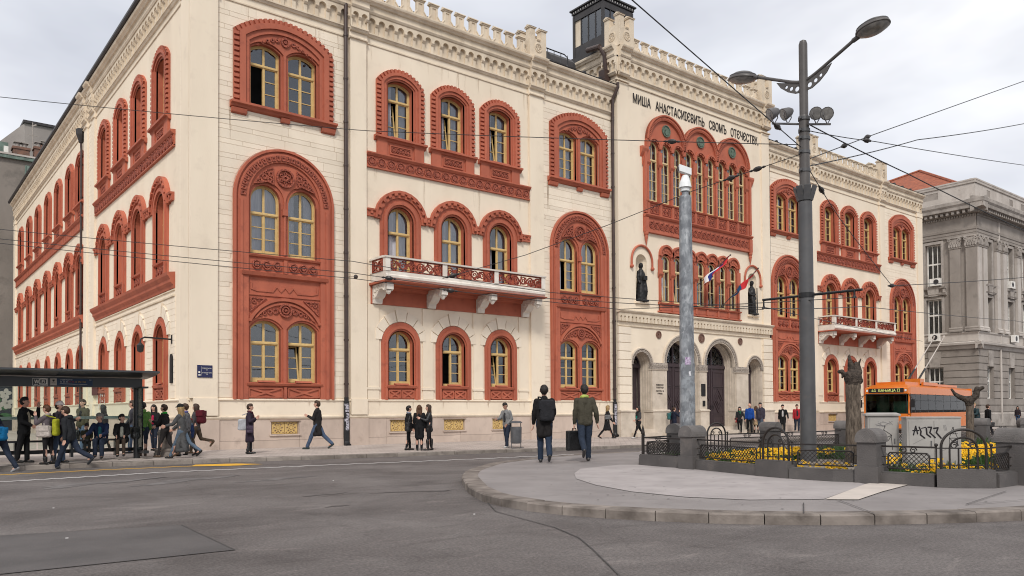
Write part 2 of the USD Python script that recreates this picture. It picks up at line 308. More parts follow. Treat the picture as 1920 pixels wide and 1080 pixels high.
M['slab'] = usdkit.material(stage, '/World/Looks/sidewalk_paving', {
    'geo': ('geometry', {}), 'bk': ('brick_texture', {'scale': 1.0, 'mortar_size': 0.012, 'brick_width': 0.42, 'row_height': 0.21, 'color1': (0.44, 0.385, 0.35), 'color2': (0.38, 0.33, 0.30), 'mortar': (0.25, 0.215, 0.195)}),
    'mpb': ('mapping', {'rotation': (0, 0, 0.785)}), 'n': ('noise_texture', {'scale': 0.6, 'detail': 6.0, 'roughness': 0.6}), 'r': ('rgb_ramp', {'ramp': [(0.33, (0.76, 0.745, 0.735)), (0.5, (1, 1, 1)), (0.66, (1.12, 1.11, 1.10))]}), 'm': ('mix', {'mix_type': 'multiply', 'fac': 1.0}),
    'p': ('principled_bsdf', {'roughness': 0.8, 'specular_ior_level': 0.3})},
    [('geo.position', 'mpb.vector'), ('mpb.vector', 'bk.vector'), ('geo.position', 'n.vector'), ('n.fac', 'r.fac'), ('bk.color', 'm.color1'), ('r.color', 'm.color2'), ('m.color', 'p.base_color')], surface='p.BSDF')

def z_base(x, y): return z_road(x, y)
mb = MB()
mb.add(*sheet(-60, 100, -50, 30, 2.0, lambda x, y: z_road(x, y)))
mb.build('road', M['asphalt'], smooth=True, kind='structure')
mb = MB()
for (x0, x1, y0, y1) in ((-1500, -60, -1500, 1500), (100, 1500, -1500, 1500), (-60, 100, 30, 1500), (-60, 100, -1500, -50)):
    mb.box(x0, x1, y0, y1, -1.6, -0.80 if x0 == 100 else -0.26)
mb.build('ground', M['patch'], kind='structure')

# pavement along the university front, its kerb of single stones
xs = np.r_[np.arange(-45, 56.1, 1.0)]
edge = [(x, float(kerb_y(x)) + 0.16) for x in xs]
walk = Polygon(edge + [(56, 0.3), (0.2, 0.3), (0.2, 43.8), (-45, 43.8)])
mb = MB(); mb.add(*drape(walk, z_walk, 0.0, 1.0)); mb.build('pavement', M['slab'], kind='structure')
def kerb_run(name, pts, zf, top, low, width, matl, cap, side=1, gap=0.012):
    """Kerb stones, each a mesh, along a polyline; 'side' gives where the pavement lies."""
    root = UsdGeom.Xform.Define(stage, numbered('/World', name)); tag(root, kind='structure')
    for (a, b) in zip(pts[:-1], pts[1:]):
        a = np.array(a, float); b = np.array(b, float); t = b - a; L = np.linalg.norm(t); t /= L; nrm = np.array([-t[1], t[0]]) * side
        jit = RNG.uniform(-0.008, 0.008); q = []
        for s_, o_ in ((gap / 2, 0), (L - gap / 2, 0), (L - gap / 2, width), (gap / 2, width)):
            p_ = a + t * s_ + nrm * (o_ + (jit if o_ == 0 else 0)); q.append(p_)
        zt = [float(zf(*p_)) + top + jit * 0.5 for p_ in q]; c = 0.018
        V = []; F = []
        out = [q[0], q[1]]; inn = [q[3], q[2]]
        rows = [(out, low, 0.0), (out, None, -c), ([o + nrm * c for o in out], None, 0.0), (inn, None, 0.0), (inn, low, 0.0)]
        for pr_, zz, dz in rows:
            for i, p_ in enumerate(pr_):
                V.append((p_[0], p_[1], (float(zf(*p_)) + zz) if zz is not None else zt[i] + dz))
        for r in range(4):
            k = 2 * r; F += [(k, k + 1, k + 3), (k, k + 3, k + 2)]
        F += [(0, 2, 4), (0, 4, 6), (0, 6, 8), (1, 5, 3), (1, 7, 5), (1, 9, 7)]
        mb = MB().add(np.array(V), np.array(F)); mb.build('kerb_stone', matl, root)
    return root
def resample(pts, step):
    ls = LineString(pts); n = max(2, int(round(ls.length / step)) + 1); return [tuple(ls.interpolate(d).coords[0]) for d in np.linspace(0, ls.length, n)]
kerb_run('pavement_kerb', resample([(x, float(kerb_y(x))) for x in np.arange(-14, 50, 0.5)], 1.0), lambda x, y: z_walk(x, y), 0.0, -0.3, 0.18, M['kerb'], None, side=1)

# traffic island with its rounded nose
ISL = [(9.6, -10.35), (7.52, -10.25), (5.56, -10.6), (3.3, -11.58), (1.73, -12.91), (1.0, -13.7), (0.5, -14.4), (0.0, -15.2), (-0.56, -16.1), (-1.05, -17.15), (-1.27, -18.05), (-1.23, -18.78), (-1.1, -19.4), (-0.82, -20.02), (-0.48, -20.62), (-0.04, -21.17), (0.51, -21.7), (1.27, -22.25), (1.99, -22.68), (2.6, -22.98), (4.6, -23.6), (7.5, -24.2), (14, -25), (26, -25.0)]
isl = Polygon(ISL + [(26, -9.6), (16, -9.9)])
def z_isl(x, y): return fall(x) * 0.6
kerb_run('island_kerb', resample(ISL, 0.62), z_isl, 0.0, -0.16, 0.30, M['kerb_top'], None, side=1)
mb = MB(); mb.add(*drape(isl.buffer(-0.27), z_isl, -0.004, 2.0)); mb.build('island_pavement', M['paving'], kind='structure')
inner = Polygon([(3.42, -14.5), (2.5, -15.3), (1.7, -16.2), (1.1, -17.3), (0.75, -18.4), (0.75, -19.4), (1.1, -20.2), (1.91, -20.8), (4.35, -20.1), (4.9, -19.5), (5.6, -18), (5.6, -15), (4.9, -14.2)])
mb = MB(); mb.add(*drape(inner, z_isl, 0.004, 2.0)); mb.build('island_light_paving', M['paving_light'], kind='structure')
mb = MB(); mb.add(*drape(Polygon([(1.85, -20.85), (2.15, -21.15), (3.4, -20.85), (4.75, -20.6), (4.7, -20.05), (4.3, -20.12), (2.0, -20.8)]), z_isl, 0.009, 2.0)); mb.build('island_concrete_strip', M['paving_pale'], kind='structure')
mb = MB()
for pl in ([(1.9, -21.0), (0.9, -22.0)], [(1.25, -20.9), (0.35, -21.45)], [(4.7, -22.0), (2.6, -22.3), (6, -23.2)]):
    mb.add(*drape(LineString(pl).buffer(0.007), z_isl, 0.013, 2.0))
mb.build('island_seam', M['tar'], kind='structure')

# road marks, patch, seams
wl = [(-30, -13.2), (-15, -9.9), (-9, -8.55), (-6.04, -7.55), (-2.8, -6.9), (0.95, -7.35), (5.3, -8.3), (11.9, -8.75), (17, -9.0), (30, -9.2)]
_sm = lambda p, k=6: [tuple(x) for x in np.c_[np.interp(np.linspace(0, len(p) - 1, k * len(p)), range(len(p)), [q[0] for q in p]), np.interp(np.linspace(0, len(p) - 1, k * len(p)), range(len(p)), [q[1] for q in p])]]
mb = MB(); mb.add(*drape(LineString(wl).buffer(0.08), z_road, 0.005, 2.0)); mb.build('white_road_line', M['linepaint'], kind='structure')
mb = MB()
mb.add(*drape(LineString([(-9.5, -5.2), (-4.9, -4.62), (-3.44, -4.6), (-1.4, -4.72)]).buffer(0.085), z_road, 0.006, 2.0))
mb.add(*drape(Polygon([(-1.2, -4.25), (-0.2, -4.55), (0.25, -5.35), (-0.7, -5.45), (-1.5, -4.85)]), z_road, 0.010, 2.0))
mb.build('yellow_bus_stop_line', M['yellowpaint'], kind='structure')
pt = Polygon([(-5.18, -16.74), (-5.3, -18.87), (-7.3, -18.75), (-9.5, -18.6), (-9.5, -15.9), (-6.94, -16.28)])
mb = MB(); mb.add(*drape(pt, z_road, 0.005, 2.0)); mb.build('asphalt_patch', M['patch'], kind='structure')
mb = MB()
mb.add(*drape(LineString([(-6.94, -16.28), (-5.18, -16.74), (-5.3, -18.87), (-7.3, -18.75), (-9.5, -18.6)]).buffer(0.006), z_road, 0.009, 2.0))
sm = LineString([(-0.9, -17.0), (-1.63, -18.21), (-2.0, -19.79), (-2.3, -20.5), (-2.66, -21.06), (-3.35, -22.07), (-4.2, -23.0)])
mb.add(*drape(sm.buffer(0.008), z_road, 0.009, 2.0))
mb.build('road_seam', M['tar'], kind='structure')

mb = MB(); R_ = random.Random(12)
for k in range(160):
    x, y = R_.uniform(-6, 12), R_.uniform(-23.5, -10.5); P_ = Point(x, y)
    if isl.buffer(-0.5).contains(P_) and x < 4.3: mb.add(*drape(affinity.scale(P_.buffer(R_.uniform(0.008, 0.02), 2), R_.uniform(0.7, 1.3), 1), z_isl, 0.008, 2.0))
mb.build('gum_spots', M['tar'], kind='structure')
mb = MB()
for k in range(9):
    x, y = R_.uniform(-9, 6), R_.uniform(-24, -8)
    if not isl.buffer(0.4).contains(Point(x, y)): a = R_.uniform(0, 3); mb.box(x, x + R_.uniform(0.01, 0.03), y, y + R_.uniform(0.008, 0.016), float(z_road(x, y)) + 0.004, float(z_road(x, y)) + 0.012)
mb.build('road_litter', M['linepaint'], kind='structure')
mb = MB()
for (x, y, l, w, a) in ((-3.2, -10.2, 1.6, 0.30, 0.5), (-4.8, -9.6, 1.8, 0.35, 0.45), (-1.6, -11.2, 1.2, 0.2, 0.3)):
    mb.add(*drape(affinity.rotate(affinity.scale(Polygon([(x + l * math.cos(t) * (0.7 + 0.3 * math.sin(3 * t + x)), y + w * math.sin(t) * (0.8 + 0.4 * math.sin(5 * t))) for t in np.linspace(0, 2 * PI, 28)[:-1]]), 1, 1), math.degrees(a)), z_road, 0.004, 2.0))
mb.build('dusty_road_stain', mat('dusty_asphalt', (0.165, 0.152, 0.148), (0.115, 0.105, 0.102), 3, 8, 0.85, 0.5, 80, lo=0.42, hi=0.6), kind='structure')
mb = MB()
for (x, y, l, w, a) in ((-0.9, -15.2, 0.9, 0.12, -0.35), (-2.3, -14.6, 0.5, 0.10, 0.2), (-2.9, -16.2, 0.25, 0.06, 0.1)):
    mb.add(*drape(affinity.rotate(Polygon([(x + l * math.cos(t) * (0.7 + 0.3 * math.sin(3 * t + x)), y + w * math.sin(t) * (0.8 + 0.4 * math.sin(4 * t))) for t in np.linspace(0, 2 * PI, 24)[:-1]]), math.degrees(a)), z_road, 0.0045, 2.0))
mb.build('oil_stain', mat('oily_asphalt', (0.066, 0.060, 0.058), (0.10, 0.092, 0.09), 3, 8, 0.6, 0.5, 80, lo=0.38, hi=0.62), kind='structure')
# ------------------------------------------------------------------ the university building
UNI = thing('university_building', 'long cream stucco palace with red terracotta window surrounds, crenellated parapet and arched portal', 'building')
FF = frame((0, 0, 0), (1, 0, 0), (0, 0, 1), (0, -1, 0))
FC = frame((0, -0.22, 0), (1, 0, 0), (0, 0, 1), (0, -1, 0))
FS = frame((0, 0, 0), (0, 1, 0), (0, 0, 1), (-1, 0, 0))
WR = random.Random(3)
LEN, MID, DEP = 51.4, 25.7, 42.0

def annsect(hw, spring, rise, t0, t1, o0, o1):
    """Block on an arch between two fractions of its length, o0..o1 = offsets outward from the arch line."""
    L = arcline(hw, spring, rise, 60); n = len(L)
    d = np.gradient(L, axis=0); d /= np.linalg.norm(d, axis=1, keepdims=True); nrm = np.c_[d[:, 1], -d[:, 0]]
    at = lambda t, o: tuple(np.array([np.interp(t * (n - 1), range(n), L[:, k] + nrm[:, k] * o) for k in (0, 1)]))
    return Polygon([at(t0, o0), at((t0 + t1) / 2, o0), at(t1, o0), at(t1, o1), at((t0 + t1) / 2, o1), at(t0, o1)])

def rings(mb, spec):
    """spec: list of (hw, v0, spring, rise, w) from the outside in; last is the opening (w ignored)."""
    P = [arch(*s[:4]) for s in spec]
    for i in range(len(P) - 1):
        mb.poly(P[i].difference(P[i + 1]), 0 if spec[i][4] > 0 else spec[i][4] - 0.08, spec[i][4])
def reveal(mb, o, c=0.0, w0=-0.34, w1=0.05):
    p = arch(*o, c=c); mb.poly(p.buffer(0.03, join_style=2).difference(p), w0, w1)

def casement(parent, Mx, c, hw, v0, spring, rise, vt, rows=3, w=-0.22, openl=None, panes='each', curtain=0, frame_t=0.085, frmat='yellow', mull=0.04):
    """Yellow window: frame, bars, panes, a dark room behind. openl: None, 'open' or 'tilt' for the lower left leaf."""
    o = arch(hw, v0, spring, rise, c=c); inn = o.buffer(-frame_t, join_style=2)
    bw = 0.05; top = spring + rise
    cells = [rect(c - hw, c - mull, vt + 0.06, top), rect(c + mull, c + hw, vt + 0.06, top)]; e_ = 0.03 if mull > 0.02 else 0.0
    low = []
    for k in range(rows):
        a = v0 + frame_t + 0.05 + (vt - 0.06 - v0 - frame_t - 0.05) * k / rows; b = v0 + frame_t + 0.05 + (vt - 0.06 - v0 - frame_t - 0.05) * (k + 1) / rows
        for s_, (x0, x1) in ((0, (c - hw + frame_t + e_, c - mull - e_ * 0.5)), (1, (c + mull + e_ * 0.5, c + hw - frame_t - e_))):
            low.append((s_, rect(x0, x1, a + 0.014, b - 0.014)))
    ptop = [inn.intersection(q) for q in cells]; plow = [(s_, q) for s_, q in low]
    left_lower = rect(c - hw + frame_t, c - 0.04, v0 + frame_t, vt - 0.05)
    holes = unary_union(ptop + [q for s_, q in plow])
    if openl: holes = holes.union(left_lower)
    fr = MB(); fr.poly(o.difference(holes), w - 0.05, w)
    fr.poly(o.difference(o.buffer(-0.045, join_style=2)), w, w + 0.035)
    fr.box(c - mull * 0.75, c + mull * 0.75, v0 + 0.05, vt - 0.05, w, w + 0.02); fr.prof(c - hw + 0.03, c + hw - 0.03, [(w, vt - 0.06), (w + 0.05, vt - 0.03), (w + 0.05, vt + 0.02), (w, vt + 0.06)])
    if openl:
        x0 = c - hw + frame_t; W_ = c - 0.04 - x0; h0, h1 = v0 + frame_t, vt - 0.05
        T = np.eye(4)
        if openl == 'open':
            a = math.radians(78); T[:3, :3] = [[math.cos(a), 0, math.sin(a)], [0, 1, 0], [-math.sin(a), 0, math.cos(a)]]; T[:3, 3] = [x0, h0, w - 0.03]
        else:
            a = math.radians(9); T[:3, :3] = [[1, 0, 0], [0, math.cos(a), math.sin(a)], [0, -math.sin(a), math.cos(a)]]; T[:3, 3] = [x0, h0, w - 0.03]
        leaf = rect(0, W_, 0, h1 - h0); hs = [rect(0.05, W_ - 0.05, 0.05 + (h1 - h0 - 0.05) * k / rows, (h1 - h0 - 0.05) * (k + 1) / rows + 0.02) for k in range(rows)]
        fr.poly(leaf.difference(unary_union(hs)), -0.04, 0, True, M=T)
    win = fr.build('window_frame', M[frmat], parent, Mx)
    gl = [p_ for p_ in ptop] + [q for s_, q in plow if not (openl and s_ == 0)]
    if panes == 'each':
        for g_ in gl:
            pb = MB(); pb.poly(g_, w - 0.03, w - 0.025); pb.build('pane', M['glass'], win or parent, Mx)
    else:
        pb = MB()
        for g_ in gl: pb.poly(g_, w - 0.03, w - 0.025)
        pb.build('glazing', M['glass'], win or parent, Mx)
    if openl:
        pb = MB()
        for h_ in hs: pb.poly(h_, -0.022, -0.018, M=T)
        pb.build('pane', M['glass'], win or parent, Mx)
    if curtain:
        cb = MB(); n = 14; hwc = hw - 0.02
        spans = [(c - hwc, c - hwc * 0.35), (c + hwc * 0.35, c + hwc)] if curtain == 1 else [(c - hwc, c + hwc)]
        for (a, b) in spans:
            us = np.linspace(a, b, n); ws = w - 0.16 + 0.025 * np.sin(np.arange(n) * 2.1 + c)
            lowv = v0 + 0.03 if curtain < 3 else vt - 0.05
            V = np.vstack([np.c_[us, np.full(n, lowv), ws], np.c_[us, np.full(n, top - 0.02), ws]]); i = np.arange(n - 1)
            cb.add(V, np.vstack([np.c_[i, i + 1, i + n + 1], np.c_[i, i + n + 1, i + n]]))
        cb.build('curtain', M['curtain'], win or parent, Mx)
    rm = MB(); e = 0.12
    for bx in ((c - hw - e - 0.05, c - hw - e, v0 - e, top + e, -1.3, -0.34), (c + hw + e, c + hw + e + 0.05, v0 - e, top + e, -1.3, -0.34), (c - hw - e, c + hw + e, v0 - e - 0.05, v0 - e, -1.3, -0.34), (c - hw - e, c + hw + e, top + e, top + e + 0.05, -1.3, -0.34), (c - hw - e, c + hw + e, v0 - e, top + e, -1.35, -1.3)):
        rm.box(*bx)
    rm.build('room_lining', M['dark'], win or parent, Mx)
    return win

def teeth(mb, hw, v0, spring, rise, t, pitch, w0, w1):
    """Keyed blocks round a frame, outward width t (inside the outline hw)."""
    n = int((spring - v0) / pitch)
    for k in range(n):
        v = v0 + (k + 0.2) * pitch
        for s_ in (-1, 1): mb.box(min(s_ * hw, s_ * (hw - t)), max(s_ * hw, s_ * (hw - t)), v, v + pitch * 0.58, w0, w1)
    L = arcline(hw, spring, rise, 60); ln = np.sum(np.linalg.norm(np.diff(L, axis=0), axis=1)); m = int(ln / pitch)
    for k in range(m): mb.poly(annsect(hw, spring, rise, (k + 0.2) / m, (k + 0.75) / m, -t, 0), w0, w1)

OPEN_F = []   # openings of the front wall, in FF coordinates
def rope_rings(mb, u0, u1, v, r, n, w0, w1):
    for k in range(n):
        u = u0 + (u1 - u0) * (k + 0.5) / n
        mb.poly(ring(u, v, r, r * 0.74, 14), w0, w1); mb.poly(disc(u, v, r * 0.5, 8), w0, w1 * 0.9)
def leaf_sprays(mb, u0, u1, v0, v1, n, w0, w1):
    """Interlaced ornament: diamonds and dots in a panel."""
    for k in range(n):
        u = u0 + (u1 - u0) * (k + 0.5) / n; d = (u1 - u0) / n * 0.5; h = (v1 - v0) / 2; vm = (v0 + v1) / 2
        q = Polygon([(u - d, vm), (u, vm + h), (u + d, vm), (u, vm - h)]); mb.poly(q.difference(q.buffer(-min(d, h) * 0.32)), w0, w1); mb.poly(disc(u, vm, min(d, h) * 0.3, 8), w0, w1)
def xpanel(mb, u0, u1, v0, v1, w):
    mb.poly(rect(u0, u1, v0, v1).difference(rect(u0 + 0.04, u1 - 0.04, v0 + 0.04, v1 - 0.04)), 0, w + 0.05)
    x = unary_union([LineString([(u0, v0), (u1, v1)]).buffer(0.03), LineString([(u0, v1), (u1, v0)]).buffer(0.03)]).intersection(rect(u0, u1, v0, v1)); mb.poly(x, 0, w + 0.045)

def win_top(Mx, blind=False, panes='each', keyed=True, openl=None, curtain=1, pedestal=True):
    mb = MB()
    rings(mb, [(1.05, 11.66, 13.80, 0.56, 0.07), (0.87, 11.66, 13.76, 0.47, 0.15), (0.76, 11.66, 13.74, 0.38, 0.10), (0.65, 11.66, 13.72, 0.28, 0.05), (0.54, 11.66, 13.70, 0.20, 0)])
    reveal(mb, (0.54, 11.66, 13.70, 0.20))
    if keyed: teeth(mb, 1.05, 11.70, 13.80, 0.56, 0.17, 0.17, 0.07, 0.135)
    w_ = mb.build('window_surround', M['red'], UNI, Mx)
    sb = MB(); sb.prof(-1.14, 1.14, [(0, 11.46), (0.10, 11.50), (0.13, 11.56), (0.22, 11.58), (0.22, 11.655), (0, 11.66)])
    sb.prof(-0.45, 0.45, [(0.0, 11.66), (0.17, 11.66), (0.15, 11.70), (0.0, 11.72)])
    sb.build('window_sill', M['red'], w_, Mx)
    if pedestal:
        ab = MB(); ab.box(-1.03, -0.60, 10.94, 11.50, 0, 0.10); ab.box(0.60, 1.03, 10.94, 11.50, 0, 0.10); ab.box(-0.60, 0.60, 10.94, 11.50, 0, 0.045)
        ab.poly(rect(-0.48, 0.48, 11.04, 11.40).difference(rect(-0.43, 0.43, 11.09, 11.35)), 0.04, 0.08)
        ab.build('pedestal', M['red'], w_, Mx)
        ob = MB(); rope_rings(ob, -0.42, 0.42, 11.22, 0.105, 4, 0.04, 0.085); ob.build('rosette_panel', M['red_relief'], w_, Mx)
    if blind:
        bb = MB(); bb.poly(arch(0.54, 11.66, 13.70, 0.20), -0.3, -0.16); bb.build('blind_panel', M['cream'], w_, Mx)
    else: casement(w_, Mx, 0, 0.54, 11.68, 13.70, 0.20, 13.20, panes=panes, openl=openl, curtain=curtain)

def win_mid(Mx, vbot=6.30, blind=False, panes='each', openl=None, curtain=1, apron=False, rows=2):
    mb = MB(); v0 = vbot
    rings(mb, [(0.90, v0, 8.50, 0.90, 0.06), (0.77, v0, 8.50, 0.77, 0.12), (0.65, v0, 8.50, 0.65, 0.05), (0.54, v0, 8.50, 0.54, 0)])
    reveal(mb, (0.54, v0, 8.50, 0.54))
    a = arch(1.12, 8.50, 8.53, 1.12).difference(arch(0.90, 8.3, 8.50, 0.90)); mb.poly(a, 0, 0.12)
    a = arch(1.15, 8.50, 8.53, 1.15).difference(arch(1.08, 8.3, 8.50, 1.08)); mb.poly(a, 0, 0.17)
    for k in range(11): mb.poly(annsect(1.02, 8.53, 1.02, (k + 0.22) / 11, (k + 0.72) / 11, -0.06, 0.05), 0.12, 0.20)
    w_ = mb.build('window_surround', M['red'], UNI, Mx)
    if apron:
        ab = MB(); ab.box(-0.65, 0.65, 6.05, 6.58, 0, 0.02); ab.prof(-0.74, 0.74, [(0, 6.50), (0.12, 6.54), (0.14, 6.60), (0, 6.62)]); ab.box(-0.80, -0.62, 6.05, 6.50, 0, 0.06); ab.box(0.62, 0.80, 6.05, 6.50, 0, 0.06); ab.build('apron', M['red'], w_, Mx)
        ob = MB(); leaf_sprays(ob, -0.55, 0.55, 6.12, 6.46, 3, 0.0, 0.06); ob.build('apron_relief', M['red_relief'], w_, Mx)
        v0 = 6.60
    if blind:
        bb = MB(); bb.poly(arch(0.54, v0, 8.50, 0.54), -0.3, -0.16); bb.build('blind_panel', M['cream'], w_, Mx)
    else: casement(w_, Mx, 0, 0.54, v0, 8.50, 0.54, 8.08, rows=rows, panes=panes, openl=openl, curtain=curtain)

def win_low(Mx, blind=False, panes='each', openl=None, curtain=0, vouss=True):
    mb = MB()
    rings(mb, [(0.85, 1.66, 3.86, 0.78, 0.06), (0.72, 1.66, 3.85, 0.65, 0.11), (0.62, 1.66, 3.85, 0.54, 0.05), (0.53, 1.66, 3.84, 0.45, 0)])
    reveal(mb, (0.53, 1.66, 3.84, 0.45)); mb.box(-0.60, 0.60, 1.66, 2.22, -0.05, 0.03)
    w_ = mb.build('window_surround', M['red'], UNI, Mx)
    sb = MB(); sb.prof(-0.66, 0.66, [(0, 2.08), (0.13, 2.12), (0.16, 2.20), (0, 2.24)]); sb.prof(-0.30, 0.30, [(0, 2.24), (0.13, 2.24), (0.1, 2.29), (0, 2.3)]); sb.build('window_sill', M['red'], w_, Mx)
    ab = MB(); xpanel(ab, -0.56, -0.02, 1.72, 2.04, 0.03); xpanel(ab, 0.02, 0.56, 1.72, 2.04, 0.03); ab.build('cross_panel', M['red'], w_, Mx)
    if vouss:
        for k in range(7):
            t0, t1 = (k + 0.04) / 7, (k + 0.96) / 7
            q = annsect(0.87, 3.86, 0.80, t0, t1, 0.0, (0.42, 0.36, 0.40, 0.48, 0.40, 0.36, 0.42)[k]).intersection(rect(-1.1, 1.1, 3.95, 5.22))
            vb = MB(); vb.poly(q, 0, 0.062 if k != 3 else 0.085); vb.build('voussoir', M['cream_block'], w_, Mx)
    if blind:
        bb = MB(); bb.poly(arch(0.53, 2.22, 3.84, 0.45), -0.3, -0.16); bb.build('blind_panel', M['cream'], w_, Mx)
    else: casement(w_, Mx, 0, 0.53, 2.24, 3.84, 0.45, 3.60, panes=panes, openl=openl, curtain=curtain)

def dbl_top(Mx, panes='each', opens=(None, None), cur=(1, 1)):
    mb = MB(); A = arch(1.80, 11.66, 14.13, 0.70); B = arch(1.62, 11.66, 14.08, 0.60); C = arch(1.42, 11.66, 13.98, 0.52); D = arch(1.28, 11.66, 13.86, 0.48)
    op = [(0.53, 11.66, 13.68, 0.20, 12, c) for c in (-0.67, 0.67)]; O = unary_union([arch(*o) for o in op]); O2 = unary_union([arch(0.62, 11.66, 13.68, 0.27, 12, c) for c in (-0.67, 0.67)])
    mb.poly(A.difference(B), 0, 0.07); mb.poly(B.difference(C), 0, 0.16); mb.poly(C.difference(D), 0, 0.10); mb.poly(D.difference(O2), -0.1, 0.04); mb.poly(O2.difference(O), -0.1, -0.03)
    for o in op: reveal(mb, o[:4], o[5], w1=-0.02)
    teeth(mb, 1.80, 11.72, 14.13, 0.70, 0.17, 0.18, 0.07, 0.14)
    w_ = mb.build('double_window_surround', M['red'], UNI, Mx)
    ob = MB(); ob.poly(ring(0, 14.12, 0.17, 0.10, 16), 0.03, 0.10); ob.poly(disc(0, 14.12, 0.06, 10), 0.03, 0.11)
    for s_ in (-1, 1):
        for k in range(5): ob.poly(disc(s_ * (0.30 + 0.17 * k), 14.12 - 0.035 * k - 0.012 * k * k, 0.085 - 0.011 * k, 7).difference(disc(s_ * (0.30 + 0.17 * k), 14.12 - 0.035 * k - 0.012 * k * k, 0.03, 6)), 0.03, 0.09)
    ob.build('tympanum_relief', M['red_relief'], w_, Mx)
    sb = MB(); sb.prof(-1.92, 1.92, [(0, 11.44), (0.12, 11.48), (0.15, 11.55), (0.24, 11.58), (0.24, 11.655), (0, 11.66)])
    for s_ in (-1.62, 0, 1.62): sb.prof(s_ - 0.26 + (0.10 if s_ == 0 else 0), s_ + 0.26 - (0.10 if s_ == 0 else 0), [(0, 11.26), (0.10, 11.30), (0.14, 11.44), (0, 11.44)])
    sb.build('window_sill', M['red'], w_, Mx)
    for i, c in enumerate((-0.67, 0.67)): casement(w_, Mx, c, 0.53, 11.68, 13.68, 0.20, 13.18, panes=panes, openl=opens[i], curtain=cur[i])

